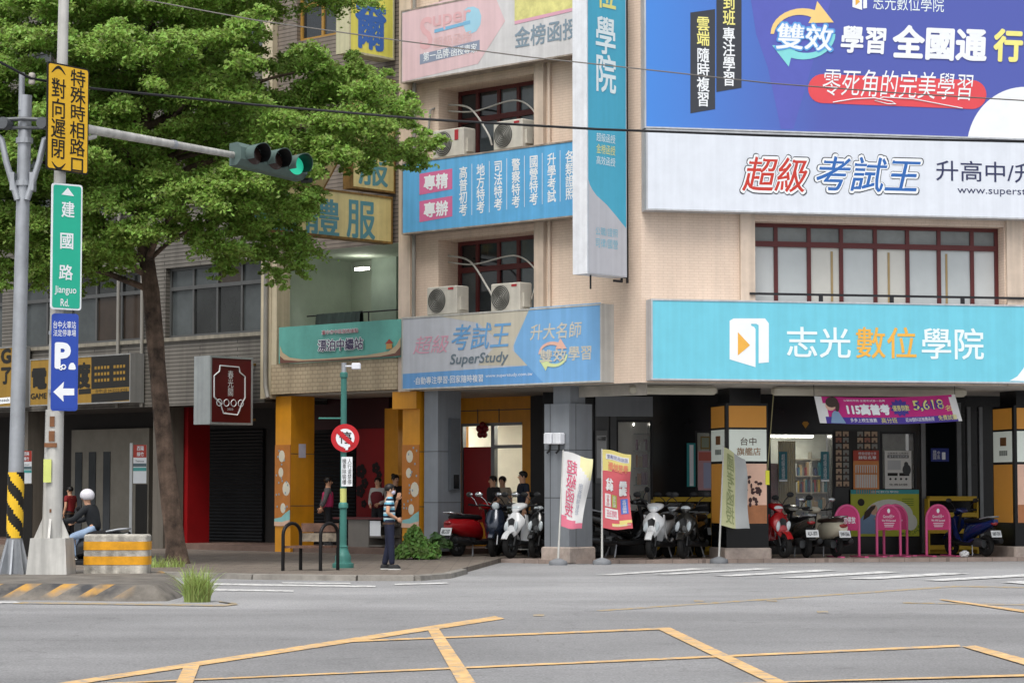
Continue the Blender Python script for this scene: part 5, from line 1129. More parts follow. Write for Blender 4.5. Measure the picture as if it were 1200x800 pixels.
rt = thing('no_stopping_sign', 'round red ringed no stopping sign with a black character and diagonal bar', 'traffic sign', F, (xc, -.09, zc - rad))
def dc(g, r, y, n=40): g.poly([(xc + r * math.cos(2 * math.pi * k / n), y, zc + r * math.sin(2 * math.pi * k / n)) for k in range(n)])
g = MB(); g.rings([[(xc + rad * math.cos(2 * math.pi * k / 40), w, zc + rad * math.sin(2 * math.pi * k / 40)) for k in range(40)] for w in (-.09, -.075)]); g.build('plate', c('sign_red', '#C4222A'), rt)
g = MB(); dc(g, rad * .66, -.094); g.build('plate_face', PW, rt)
letters(rt, '停', rect('y', -.098, (xc - rad * .42, xc + rad * .44, zc - rad * .40, zc + rad * .46)), SBK, bold=.015)
g = MB(); a = R(-43); ca, sa = math.cos(a), math.sin(a); g.poly([(xc + u * ca - v * sa, -.104, zc + u * sa + v * ca) for u, v in ((-rad * .7, -.045), (rad * .7, -.045), (rad * .7, .045), (-rad * .7, .045))]); g.build('diagonal_bar', c('sign_red', '#C4222A'), rt)
g = MB(); g.poly([(xc + u * rad, -.109, zc + v * rad) for u, v in ((.02, -.86), (.2, -.84), (.22, -.66), (.36, -.6), (.34, -.44), (.06, -.46), (-.06, -.6), (-.1, -.72), (.02, -.72))]); g.build('tow_symbol', PW, rt)
b = tbox(F, -.085, 400, 413, 535, 569.5)
t2 = thing('supplementary_plate', 'white plate with two columns of small black characters under the round red sign', 'traffic sign', F, ((b[0] + b[1]) / 2, -.085, b[2]))
g = MB(); g.box(b[0], b[1], -.085, -.07, b[2], b[3]); g.build('plate', PW, t2)
L(t2, F, -.089, '人行道禁停', 407.2, 412, 537, 567.5, SBK, vertical=True); L(t2, F, -.089, '機車除騎樓', 401, 405.8, 537, 567.5, SBK, vertical=True)
# bench with arched iron ends
b0 = gnd(331.5, 668.5, .1); bx_, by_ = b0.x, b0.y; x2 = gnd(375.5, 668.5, .1).x; w = x2 - bx_
t = thing('bench', 'single wooden bench seat between two black arched iron ends', 'bench', W, ((bx_ + x2) / 2, by_, .1))
IRON = mat('black_iron', '#1D1C1D', .45, .5); PLANK = mat('weathered_brown_plank', '#6E5244', .75, var=.4, scale=4, bump=.4); PLG = mat('peeled_plank', '#8E8373', .8, var=.5, scale=5)
sk = Vector((.30, .42, 0)); hA = at(341, 613, by_).z - .1
for x in (bx_, x2):
    g = MB(); pts = [Vector((x, by_, .1))]
    for k in range(11):
        a = math.pi * (1 - k / 10); pts.append(Vector((x, by_, .1)) + sk * (.5 + .5 * math.cos(a)) + Vector((0, 0, hA - .22 + .22 * math.sin(a))))
    pts.append(Vector((x, by_, .1)) + sk); g.tube(pts, .034, 10); g.build('arched_end', IRON, t, 60)
g = MB(); zs = at(350, 642, by_).z
for k in range(4):
    o = Vector((bx_, by_, zs)) + sk * (.06 + .24 * k); e = sk * .2
    g.rings([[tuple(o), tuple(o + e), tuple(o + e + Vector((0, 0, .045))), tuple(o + Vector((0, 0, .045)))], [tuple(o + Vector((w, 0, 0))), tuple(o + e + Vector((w, 0, 0))), tuple(o + e + Vector((w, 0, .045))), tuple(o + Vector((w, 0, .045)))]])
g.build('seat', PLANK, t)
g = MB()
for za, zb_, i in ((.12, .28, 1), (.30, .47, 0)):
    g.use(i); o = Vector((bx_ + .02, by_, zs)) + sk * .98; g.box(o.x, o.x + w, o.y, o.y + .035, zs + za, zs + zb_)
g.build('backrest', [PLANK, PLG], t)
# planter and bush beside the grey pillar
bq = LF.fl(508, 656, .03)
pe = thing('stone_planter', 'low pink stone planter edge below the grey pillar', 'planter', W, (gnd(520, 656, 0).x, gnd(520, 656, 0).y, .0))
g = MB(); o = gnd(505, 657, 0); e = gnd(538, 648, 0); d = (e - o); n_ = Vector((-d.y, d.x, 0)).normalized() * .35
g.rings([[tuple(o), tuple(o + n_), tuple(o + n_ + Vector((0, 0, .4))), tuple(o + Vector((0, 0, .36)))], [tuple(e), tuple(e + n_), tuple(e + n_ + Vector((0, 0, .46))), tuple(e + Vector((0, 0, .44)))]]); g.build('edge_stone', STONE, pe)
def bush(name, label, base, rx_, ry_, h, n, m, seed, org, cat='plant', ls=.075):
    rr = random.Random(seed); g = MB()
    for i in range(n):
        a = rr.uniform(0, 6.283); q = rr.random() ** .4; u = rr.uniform(-.15, 1); x, y = rx_ * q * math.cos(a) * math.sqrt(max(.05, 1 - u * u * .8)), ry_ * q * math.sin(a) * math.sqrt(max(.05, 1 - u * u * .8)); z = h * (.12 + .8 * max(u, 0)) * (.8 + .3 * math.sin(x * 9 + seed)) + rr.uniform(0, .06)
        P = Vector((base[0] + x, base[1] + y, base[2] + z)); nrm = Vector((x / rx_ + rr.gauss(0, .5), y / ry_ - .3 + rr.gauss(0, .5), .8 + rr.gauss(0, .4))).normalized(); A = nrm.orthogonal().normalized(); A = Matrix.Rotation(rr.uniform(0, 6.28), 3, nrm) @ A; B_ = nrm.cross(A); l = ls * rr.uniform(.6, 1.5)
        g.poly([P - A * l, P - B_ * l * .5 + A * l * .1, P + A * l - nrm * l * .3, P + B_ * l * .5 + A * l * .1])
    t = thing(name, label, cat, W, org); g.build('foliage', m, t)
    g = MB()
    for k in range(7): a = rr.uniform(0, 6.28); g.tube([(base[0], base[1], base[2]), (base[0] + rx_ * .5 * math.cos(a), base[1] + ry_ * .5 * math.sin(a), base[2] + h * .7)], [.015, .006], 5)
    g.build('stem', MATS['tree_bark'], t); return t
BUSH = leafmat('bush_leaf', (.115, .225, .045), .5, .3)
p = gnd(488, 656, .08); bush('bush', 'leafy green bush on the pavement between the painted pillar and planter', (p.x, p.y, .08), .55, .42, .72, 1500, BUSH, 2, (p.x, p.y, .08))
p = gnd(516, 652, .1); bush('planter_plant', 'small dark green plants growing in the stone planter', (p.x, p.y, .3), .32, .22, .32, 260, leafmat('dark_plant_leaf', (.05, .11, .03), .5, .2), 3, (p.x, p.y, .3))
# service cabinet in the arcade
t = thing('reception_desk', 'grey desk with open shelves standing in the street arcade', 'desk', LF, (LF.px(430, 640, .8)[0], .8, .24))
xa, xb = LF.px(408, 620, .8)[0], LF.px(432, 620, .8)[0]; zt = LF.px(432, 606, .8)[1]; DG = mat('grey_laminate', '#77736D', .6)
g = MB(); g.box(xa - .5, xb + .5, .75, 1.6, zt - .05, zt); g.build('desktop', mat('dark_red_top', '#5C3032', .5), t)
g = MB(); g.box(xa, xb, .8, 1.5, .24, zt - .05); g.build('front_panel', DG, t)
g = MB(); xc_ = xb + .45
g.box(xb + .003, xc_, 1.45, 1.5, .24, zt - .051)
for z in (.26, .5, .75, zt - .5): g.box(xb + .003, xc_, .82, 1.449, z, z + .03)
g.build('shelf', DG, t)
g = MB(); g.box(xb + .05, xc_ - .02, .79, .80, zt - .45, zt - .08); g.build('paper_notice', PW, t)
# ------------------------------------------------------------------ scooters
TYRE = mat('tyre_rubber', '#141414', .85, var=.15); RIM = mat('rim_grey', '#3C3E40', .4, .6); PLAS = mat('black_plastic', '#1B1C1E', .5, var=.15); SEATM = mat('seat_vinyl', '#141416', .65, spec=.25)
CHR = mat('chrome', '#BFC2C4', .15, .9, var=.02); LAMP = mat('lamp_glass', '#C9D2D6', .08, spec=.8, var=.05); TAIL = mat('tail_lamp_red', '#8E1216', .15, spec=.7); PLATE = mat('number_plate', '#D9DCDC', .5); MIR = mat('mirror_glass', '#7D8890', .05, .8); AMB = mat('indicator_amber', '#C8741E', .2)
PTX = mat('plate_lettering', '#2A2E36', .6)
def ringyz(x, cz, hw, hh, p=2.6, n=14, cy=0.0):
    out = []
    for k in range(n):
        a = 2 * math.pi * k / n; ca, sa = math.cos(a), math.sin(a)
        out.append((x, cy + hw * math.copysign(abs(ca) ** (2 / p), ca), cz + hh * math.copysign(abs(sa) ** (2 / p), sa)))
    return out
def wheel(t, x, r, w):
    g = MB(); g.torus((x, 0, r), r - w, w, 'y', 28, 10); ty = g.build('tyre', TYRE, t, 50)
    return ty
def scooter(label, pos, heading, body, trim=None, retro=False, seat=None, plate='front', s=1.0, lamp=LAMP, number=None):
    trim = trim or PLAS
    t = thing('scooter', label, 'scooter', W, (0, 0, 0), 'scooters parked in the arcades')
    F = (W, (0, 0, 0))
    wx_f, wx_r, wr = .64, -.55, .235
    for x in (wx_f, wx_r):
        g = MB(); g.torus((x, 0, wr), wr - .055, .055, 'y', 28, 10); wh = g.build('wheel', TYRE, t, 50)
        g = MB(); g.torus((x, 0, wr), wr - .1, .018, 'y', 24, 6); 
        for k in range(5): a = 2 * math.pi * k / 5; g.tube([(x, 0, wr), (x + (wr - .1) * math.cos(a), 0, wr + (wr - .1) * math.sin(a))], .016, 6)
        g.tube([(x, -.05, wr), (x, .05, wr)], .045, 10); g.build('rim', RIM, wh, 50)
    # fork and front fender
    g = MB()
    for q in (-1, 1): g.tube([(wx_f, q * .075, wr), (.50, q * .075, .58)], .024, 8)
    g.build('fork', CHR if retro else PLAS, t, 50)
    g = MB(); sec = []
    for k in range(9):
        a = R(28 + 125 * k / 8); r1 = wr + .03; wd_ = .075 * (1 - .25 * abs(k / 8 - .5))
        sec.append([(wx_f + r1 * math.cos(a), -wd_, wr + r1 * math.sin(a)), (wx_f + (r1 + .03) * math.cos(a), -wd_ * .6, wr + (r1 + .03) * math.sin(a)), (wx_f + (r1 + .03) * math.cos(a), wd_ * .6, wr + (r1 + .03) * math.sin(a)), (wx_f + r1 * math.cos(a), wd_, wr + r1 * math.sin(a)), (wx_f + (r1 - .008) * math.cos(a), 0, wr + (r1 - .008) * math.sin(a))])
    g.rings(sec); g.build('front_fender', body, t, 45)
    # leg shield / front apron
    g = MB(); sec = []
    prof = [(.30, .40, .10, .035), (.40, .45, .15, .05), (.52, .485, .175, .06), (.64, .47, .20, .06), (.74, .43, .19, .055), (.84, .375, .17, .045), (.90, .345, .12, .035)] if retro else [(.36, .47, .035, .03), (.44, .49, .10, .045), (.54, .485, .165, .055), (.64, .46, .205, .055), (.73, .42, .20, .05), (.80, .385, .14, .045), (.86, .36, .07, .03)]
    for z, x, hw, th in prof:
        ring = []
        for k in range(14):
            a = 2 * math.pi * k / 14; ca, sa = math.cos(a), math.sin(a); v = hw * math.copysign(abs(ca) ** .7, ca); bow = .10 * (1 - (v / .21) ** 2)
            ring.append((x + th * sa + bow, v, z))
        sec.append(ring)
    g.rings(sec); ap = g.build('front_apron', body, t, 50)
    if not retro:
        for q in (-1, 1):
            g = MB(); g.ell((.60, q * .105, .60), (.03, .05, .10), 10, 8, Matrix.Rotation(q * R(-24), 3, 'Z') @ Matrix.Rotation(R(-14), 3, 'X')); g.build('indicator', lamp, ap, 60)
    if not retro:
        for q in (-1, 1):
            g = MB(); g.rings([[(x + u, q * y, z + w) for u, y, w in ((-.045, .15, 0), (.045, .17, .02), (.045, .20, .02), (-.045, .19, 0))] for x, z in ((.36, .80), (.33, .66), (.27, .50), (.16, .36), (.0, .30), (-.2, .30), (-.3, .36))]); g.build('side_trim', body, ap, 30)
        g = MB(); g.poly([(.632, 0, .42), (.622, .05, .56), (.60, .075, .72), (.575, 0, .76), (.60, -.075, .72), (.622, -.05, .56)]); g.build('front_badge', trim, ap)
    # floor, tunnel and lower body
    g = MB(); g.rings([ringyz(.46, .30, .13, .05), ringyz(.2, .27, .19, .05, 4), ringyz(-.15, .27, .19, .055, 4), ringyz(-.3, .32, .16, .06)]); g.build('footboard', PLAS, t, 40)
    # tail body under the seat
    g = MB()
    if retro: sec = [(.10, .46, .12, .15), (-.02, .52, .165, .19), (-.25, .55, .20, .20), (-.5, .57, .20, .185), (-.72, .60, .165, .14), (-.84, .62, .10, .08)]
    else: sec = [(.12, .40, .10, .12), (.02, .52, .14, .18), (-.2, .58, .165, .15), (-.45, .63, .165, .12), (-.7, .70, .12, .085), (-.88, .75, .065, .05)]
    g.rings([ringyz(x, cz, hw, hh, 2.4) for x, cz, hw, hh in sec]); tb = g.build('tail_body', body, t, 50)
    g = MB(); xz = (-.79, .655) if retro else (-.80, .725)
    g.ell((xz[0] - .03, 0, xz[1] - (0.0 if retro else .02)), (.07, .10 if retro else .085, .045), 12, 8); g.build('tail_lamp', TAIL, tb, 60)
    g = MB(); g.tube([(-.5, .13, .80), (-.72, .12, .84), (-.86, .08, .85), (-.86, -.08, .85), (-.72, -.12, .84), (-.5, -.13, .80)], .017, 8); g.build('grab_rail', CHR if retro else STEEL, tb, 60)
    # seat
    g = MB(); g.rings([ringyz(.10, .735, .09, .03), ringyz(.02, .75, .13, .05), ringyz(-.25, .76, .15, .055, 3), ringyz(-.5, .77, .15, .06, 3), ringyz(-.66, .765, .12, .055), ringyz(-.73, .755, .08, .03)]); g.build('seat', seat or SEATM, t, 50)
    # engine, exhaust, rear mudguard, plate, stand
    g = MB(); g.rings([ringyz(-.1, .30, .10, .09), ringyz(-.3, .30, .13, .10, 3, 14, .02), ringyz(-.6, .27, .06, .075, 3, 14, .10)]); g.build('engine', mat('engine_grey', '#55585A', .5, .5), t, 45)
    g = MB(); g.tube([(-.25, -.16, .27), (-.4, -.17, .27), (-.42, -.17, .28), (-.82, -.18, .34), (-.84, -.18, .34)], [.03, .035, .06, .065, .05], 12); g.build('exhaust', mat('exhaust_steel', '#3F4042', .35, .7), t, 45)
    g = MB(); g.rings([[(-.74, -.08, .60), (-.74, .08, .60), (-.76, .08, .60), (-.76, -.08, .60)], [(-.90, -.07, .36), (-.90, .07, .36), (-.92, .07, .36), (-.92, -.07, .36)]]); mg = g.build('rear_mudguard', PLAS, t)
    g = MB(); P = lambda y, z: (-.862 - (.56 - z) * .32, y, z)
    g.rings([[P(-.13, .42), P(.13, .42), P(.13, .56), P(-.13, .56)], [tuple(Vector(P(y, z)) + Vector((-.012, 0, -.003))) for y, z in ((-.13, .42), (.13, .42), (.13, .56), (-.13, .56))]]); pl = g.build('number_plate', PLATE, mg)
    if number: letters(pl, number, lambda a, b: tuple(Vector(P(.10 - .2 * a, .53 - .08 * b)) + Vector((-.0165, 0, -.003))), PTX, bold=.02)
    for q in (-1, 1): g = MB(); g.tube([(-.2, q * .1, .28), (-.28, q * .16, .015)], .014, 6); g.build('stand_leg', STEEL, t, 50)
    # steering: cowl, headlamp, bar, grips, levers, mirrors
    g = MB()
    if retro: g.ell((.33, 0, .97), (.10, .12, .075), 14, 10)
    else: g.rings([ringyz(.20, .965, .10, .035), ringyz(.28, .985, .165, .055), ringyz(.36, .965, .15, .065), ringyz(.45, .915, .09, .05), ringyz(.49, .88, .04, .03)])
    cw = g.build('handle_cowl', body, t, 50)
    g = MB()
    if retro: g.ell((.41, 0, .97), (.035, .075, .075), 14, 10)
    else: g.ell((.43, 0, .935), (.05, .10, .05), 14, 8, Matrix.Rotation(R(30), 3, 'Y'))
    g.build('headlamp', lamp, cw, 60)
    g = MB(); g.tube([(.24, -.34, .99), (.27, -.18, .975), (.30, 0, .96), (.27, .18, .975), (.24, .34, .99)], .014, 8)
    g.tube([(.40, 0, .6), (.30, 0, .95)], .03, 8); hb = g.build('handlebar', PLAS, t, 50)
    for q in (-1, 1):
        g = MB(); g.tube([(.25, q * .23, .982), (.235, q * .36, .992)], .022, 10); g.tube([(.29, q * .2, .985), (.28, q * .34, .985)], .008, 6); g.build('grip', PLAS, hb, 50)
        g = MB(); g.tube([(.27, q * .17, .98), (.27, q * .24, 1.09), (.26, q * .33, 1.16)], .009, 6); st = g.build('mirror', CHR if retro else PLAS, t, 60)
        g = MB(); g.ell((.26, q * .36, 1.19), (.025, .08, .052), 12, 8); st2 = g.build('mirror_shell', CHR if retro else PLAS, st, 60)
    sc_ = s
    t.matrix_world = Matrix.Translation(pos) @ Matrix.Rotation(R(heading), 4, 'Z') @ Matrix.Scale(sc_, 4); return t
def col(name, hexc, metal=.15, rough=.25): return mat(name, hexc, rough, metal, var=.03, coat=.6, spec=.5)
FLZ = .085
def rp(px, y, z=FLZ):      # a spot on the front arcade floor, y metres behind the front wall
    x = RF.px(px, 640, y)[0]; p = RF.M @ Vector((x, y, z)); return tuple(p)
def lpnt(px, y, z=FLZ):
    x = LF.px(px, 640, y)[0]; p = LF.M @ Vector((x, y, z)); return tuple(p)
SW = col('scooter_white', '#D5D7D8', 0); SRED = col('scooter_red', '#A3131A', .1); SNAVY = col('scooter_navy', '#20293A', .3); SGREY = col('scooter_grey', '#6A675F', .5); SDARK = col('scooter_graphite', '#2A2926', .4); SCREAM = col('scooter_cream', '#D3CCB6', 0); SBLUE = col('scooter_blue', '#142A66', .2); SBLK = col('scooter_black', '#151617', .2)
TAN = mat('tan_seat', '#B99A6A', .5)
K = 1.22
scooter('red round bodied scooter with white number plate, leftmost beside the grey pillar', lpnt(557, .75), 52, SRED, retro=True, s=K, number='ABC-2107')
scooter('dark navy scooter with round headlamp facing out, between the red and the white ones', lpnt(586, 1.1), -102, SNAVY, retro=True, s=K)
scooter('white sharp nosed scooter facing out, left of the corner pillar', lpnt(619, .75), -122, SW, s=K)
scooter('dark scooter mostly hidden behind the grey corner pillar', lpnt(641, 1.2), -112, SBLK, s=K)
scooter('dark green scooter in the second row between the red and the white ones', lpnt(606, 2.2), -105, col('scooter_green', '#2B3327', .3), s=K)
scooter('silver scooter in the second row behind the white and grey black ones', rp(797, 3.9), -112, col('scooter_silver', '#8B8F92', .6), s=K)
scooter('large black scooter seen from its tail behind the red and yellow flag', rp(731, 3.1), 28, SBLK, s=K * 1.08, number='MXR-560')
scooter('white scooter with red emblem facing out, right of the red and yellow flag', rp(773, 2.55), -108, SW, s=K)
scooter('grey black scooter facing out, between the white one and the lit pillar', rp(811, 2.7), -110, SDARK, s=K)
scooter('red black scooter half hidden behind the lit pillar', rp(899, 2.7), -66, SRED, s=K)
scooter('grey scooter seen from the tail, right of the lit pillar', rp(934, 2.9), 103, SGREY, s=1.16, number='ALX-1870')
scooter('cream scooter with brown seat seen from the tail, beside the pink racks', rp(965, 3.0), 112, SCREAM, retro=True, s=1.12, seat=mat('brown_seat', '#3C2B24', .5), number='EWF-5566')
scooter('blue scooter with red tail lamp parked right of the pink racks', rp(1137, 3.0), 117, SBLUE, s=1.1, number='NKP-7391')
# ------------------------------------------------------------------ pink cycle racks
PK = mat('pink_rack_paint', '#D95A8E', .4, var=.05); PKP = mat('pink_rack_plate', '#C2306E', .45, var=.05)
def rack(label, px, y, txt=True):
    x = RF.px(px, 640, y)[0]; z0 = FLZ
    t = thing('cycle_rack', label, 'cycle rack', RF, (x, y, z0), 'pink cycle racks'); hw, H = .29, 1.2
    g = MB(); pts = [(x - hw, y, z0)] + [(x - hw * math.cos(math.pi * k / 14), y, z0 + H - hw * 1.15 + hw * 1.15 * math.sin(math.pi * k / 14)) for k in range(15)] + [(x + hw, y, z0)]
    g.tube(pts, .032, 10); g.build('hoop', PK, t, 60)
    g = MB(); P = [(x - hw * .93 * math.cos(math.pi * k / 14), z0 + H - hw * 1.15 + hw * 1.05 * math.sin(math.pi * k / 14)) for k in range(15)] + [(x + hw * .93, z0 + .62), (x - hw * .93, z0 + .62)]
    g.prism(P, y - .008, y + .008); pl = g.build('plate', PKP, t)
    g = MB(); g.box(x - hw - .05, x - hw + .05, y - .5, y + .5, z0, z0 + .03); g.box(x + hw - .05, x + hw + .05, y - .5, y + .5, z0, z0 + .03); g.build('foot_rail', PK, t)
    if txt == 'big': letters(pl, '請勿停放', rect('y', y - .014, (x - .2, x + .2, z0 + .78, z0 + .94)), PW, bold=.02)
    else:
        g = MB(); 
        g.poly([(x + .04 * math.cos(a) * q, y - .014, z0 + 1.07 + .06 * math.sin(a) * q) for a, q in [(2 * math.pi * k / 16, 1 if k % 2 else .8) for k in range(16)]]); g.build('emblem', PW, pl)
        letters(pl, 'Good日+', rect('y', y - .014, (x - .14, x + .14, z0 + .9, z0 + .98)), PW)
        letters(pl, 'We Will Succeed', rect('y', y - .014, (x - .17, x + .17, z0 + .82, z0 + .87)), PW, bold=.01)
        g = MB()
        for i in range(3): g.box(x - .12 + .01 * i, x + .14 - .015 * i, y - .016, y - .0085, z0 + .775 - .04 * i, z0 + .787 - .04 * i)
        g.build('small_print', PW, pl)
    return t
rack('pink hoop rack with large characters, half hidden behind the cream scooter', 993, 2.6, 'big'); rack('pink hoop rack with small emblem, front one of the middle pair', 1041.5, 2.9); rack('pink hoop rack, rear one of the middle pair', 1049.5, 3.5); rack('pink hoop rack with small emblem standing beside the blue scooter', 1099.5, 2.9)
# ------------------------------------------------------------------ feather flags
FW = mat('flag_pole_white', '#C9C9C4', .5); BASE = mat('flag_base_grey', '#7F8286', .7)
def flag(label, base, top, Y, quad, wave, regions, build):
    b = gnd(base[0], base[1], 0); b = at(base[0], 575 + EYE * FPX / Y, Y); b = Vector((b.x, Y, 0)); tp = at(top[0], top[1], Y)
    t = thing('advertising_flag', label, 'flag', W, (b.x, Y, 0), 'advertising flags on poles')
    g = MB(); g.lathe([(.20, 0), (.21, .04), (.19, .09), (.12, .12), (.04, .15)], (b.x, Y, 0), 18); g.build('base', BASE, t, 40)
    g = MB(); g.tube([(b.x, Y, .1), tuple(b.lerp(tp, .5) + Vector((0, 0, 0))), tuple(tp)], [.024, .02, .016], 8); g.build('pole', FW, t, 60)
    A, B, C_, D = [at(p, q, Y) for p, q in quad]
    def fn(s, u, o=0.0):
        p = A.lerp(B, s).lerp(D.lerp(C_, s), u); wv = wave * s * math.sin(4.2 * s + 3.1 * u + base[0]) + wave * .5 * s * math.sin(9 * u + 3 * s)
        return (p.x + .03 * s * math.sin(5 * u + base[0]), p.y + wv - .01 - o, p.z + .02 * math.sin(6 * s + 2 * u))
    g = MB(); nu, nv = 12, 26
    for i in range(nu):
        for j in range(nv):
            u, v = (i + .5) / nu, (j + .5) / nv; g.use(regions(u, v)[0])
            g.poly([fn(i / nu, j / nv), fn((i + 1) / nu, j / nv), fn((i + 1) / nu, (j + 1) / nv), fn(i / nu, (j + 1) / nv)])
    cl = g.build('cloth', regions(0, 0)[1], t, 70)
    def lt(s, a, c_, d, e, m, **k): letters(cl, s, lambda p, q: fn(a + (c_ - a) * p, d + (e - d) * q, .012), m, **k)
    def patch(a, c_, d, e, m):
        g = MB(); n = 6
        for i in range(n):
            for j in range(n): q = lambda x, y: fn(a + (c_ - a) * x / n, d + (e - d) * y / n, .006); g.poly([q(i, j), q(i + 1, j), q(i + 1, j + 1), q(i, j + 1)])
        g.build('printed_patch', m, cl)
    build(lt, patch); return t
CL = lambda n, h: mat(n, h, .8, var=.05)
cW, cPk, cYl, cRd = CL('flag_white', '#DADAD9'), CL('flag_pink', '#D9768C'), CL('flag_yellow', '#D8CB7E'), CL('flag_red', '#C65C64')
pkl = CL('flag_letter_rose', '#D0607E')
def b1(lt, patch):
    lt('超級函授', .14, .50, .10, .84, pkl, vertical=True, mirror=True, bold=.01); lt('由名師領航您', .60, .76, .36, .80, CL('flag_letter_grey', '#9BA3B5'), vertical=True, mirror=True)
flag('white advertising flag with pink characters in front of the grey corner pillar', (654, 661), (660, 527), 52.6, [(660, 528.5), (694, 537.5), (683, 620), (657.5, 617)], .07,
     lambda u, v: (1 if v > .84 + .1 * u else (2 if (u > .62 and v < .30 - (.95 - u) * .5) else 0), [cW, cPk, CL('flag_pale_lemon', '#DEDAAA')]), b1)
def b2(lt, patch):
    patch(.12, .92, .05, .12, CL('flag_white', '#DADAD9')); lt('超級函授講座', .16, .88, .06, .11, CL('flag_navy', '#4A4F8F'), mirror=True); lt('學習診斷', .2, .9, .15, .26, CL('flag_orange', '#D98A6A'), mirror=True, bold=.03); lt('學習診斷', .2, .9, .15, .26, CL('flag_navy', '#4A4F8F'), mirror=True)
    lt('分科', .12, .40, .36, .52, cW, vertical=True, mirror=True, bold=.07); lt('分科', .12, .40, .36, .52, CL('flag_blue', '#4C6CB8'), vertical=True, mirror=True, bold=.015); lt('學測', .60, .90, .36, .56, cW, vertical=True, mirror=True, bold=.07); lt('學測', .60, .90, .36, .56, CL('flag_blue', '#4C6CB8'), vertical=True, mirror=True, bold=.015)
    patch(.66, .92, .60, .80, CL('flag_blue', '#4C6CB8')); lt('全修班開課', .72, .86, .61, .79, cW, vertical=True, mirror=True); patch(.10, .30, .56, .72, cW); patch(.34, .52, .56, .72, CL('flag_olive', '#9AA04A')); lt('社會組', .15, .26, .57, .71, cRd, vertical=True, mirror=True); lt('自然組', .38, .48, .57, .71, cW, vertical=True, mirror=True)
    patch(.10, .55, .74, .87, cW); lt('開班', .16, .5, .76, .85, pkl, mirror=True); lt('www.superstudy.com.tw', .35, .95, .93, .965, cW, mirror=True)
flag('red and yellow advertising flag with white boxes, second from the left', (705.5, 661), (705.5, 525.5), 53.0, [(706, 526.5), (738, 532), (741, 620), (705.5, 619)], .06,
     lambda u, v: (1 if v < .27 + .05 * abs(u - .4) - (.05 if u > .3 else 0) or .88 < v - .06 * (1 - u) < .93 and u > .3 else 0, [cRd, cYl]), b2)
def b3(lt, patch): lt('國考函授', .16, .46, .06, .95, CL('flag_letter_moss', '#8C9468'), vertical=True, mirror=True, bold=.015)
flag('faded pale green advertising flag, rightmost one before the lit pillar', (842.5, 659), (848, 522), 54.0, [(848, 523.5), (872, 538), (880, 620), (845, 616)], .09,
     lambda u, v: (1 if u > .52 else 0, [CL('flag_faded_lime', '#BDBE94'), CL('flag_faded_grey', '#ADB0B0')]), b3)
# ------------------------------------------------------------------ things on and in front of the shop wall
def poster(name, label, l, r, tp, bt, m, y=SY - .07, cat='poster', mats=None, build=None, th=.012, group=None):
    x0, x1, z0, z1 = tbox(RF, y, l, r, tp, bt); t = thing(name, label, cat, RF, ((x0 + x1) / 2, y, z0), group)
    g = MB(); g.box(x0, x1, y, y + th, z0, z1); sh = g.build('sheet', m, t)
    U = lambda s, u: (x0 + (x1 - x0) * s, z1 - (z1 - z0) * u)
    def patch(a, b, c_, d, mm, k=.003, name='printed_block'):
        g = MB(); xa, za = U(a, c_); xb, zb = U(b, d); g.poly([(xa, y - k, za), (xb, y - k, za), (xb, y - k, zb), (xa, y - k, zb)]); return g.build(name, mm, sh)
    def lt(s, a, b, c_, d, mm, **k): xa, za = U(a, c_); xb, zb = U(b, d); letters(sh, s, rect('y', y - .007, (xa, xb, zb, za)), mm, **k)
    if build: build(patch, lt, U, sh, y)
    return t
pr = lambda n, h: mat(n, h, .5, var=.05)
def p1(patch, lt, U, sh, y):
    patch(0, 1, 0, .27, pr('print_brick', '#B4402F')); lt('榜首經驗分享', .2, .9, .04, .12, PW); lt('錄取名單', .2, .9, .14, .23, PW, bold=.02)
    patch(.08, .92, .38, .58, pr('print_white', '#D8D8D4')); patch(.08, .92, .62, .96, pr('print_white', '#D8D8D4'))
    g = MB()
    for i in range(9): x, z = U(.12 + .09 * i, .5); g.box(x, x + .03, y - .008, y - .005, z - .12, z + .1); x, z = U(.12 + .09 * i, .8); g.box(x, x + .012, y - .008, y - .005, z - .3, z + .28)
    g.build('table_rules', pr('print_orange', '#D78A4A'), sh)
poster('poster', 'red and orange poster with white tables on the shop wall', 1000, 1030, 527.5, 573, pr('print_orange', '#D78A4A'), build=p1)
def p2(patch, lt, U, sh, y):
    lt('在職菁英‧公職捷徑', .1, .9, .04, .09, SBK); patch(.1, .9, .11, .19, SBK); lt('國考班隨班附讀', .14, .86, .12, .18, PW); patch(.1, .48, .58, .66, SBK); patch(.54, .92, .58, .66, SBK)
    g = MB(); x, z = U(.8, .36); g.ell((x, y - .008, z), (.055, .003, .07), 12, 8); x, z = U(.82, .5); g.ell((x, y - .008, z), (.11, .003, .14), 12, 8)
    for i in range(4): x, z = U(.2 + .2 * i, .74); g.ell((x, y - .008, z), (.03, .003, .03), 8, 6)
    g.build('portrait_print', pr('print_charcoal', '#3A3C3E'), sh); patch(.1, .6, .25, .5, pr('print_silver', '#B9BCBE'))
    lt('免費試聽', .15, .85, .86, .92, SBK)
poster('poster', 'white and black poster with a dark haired portrait on the shop wall', 1037, 1068, 528, 572.5, pr('print_white', '#D8D8D4'), build=p2)
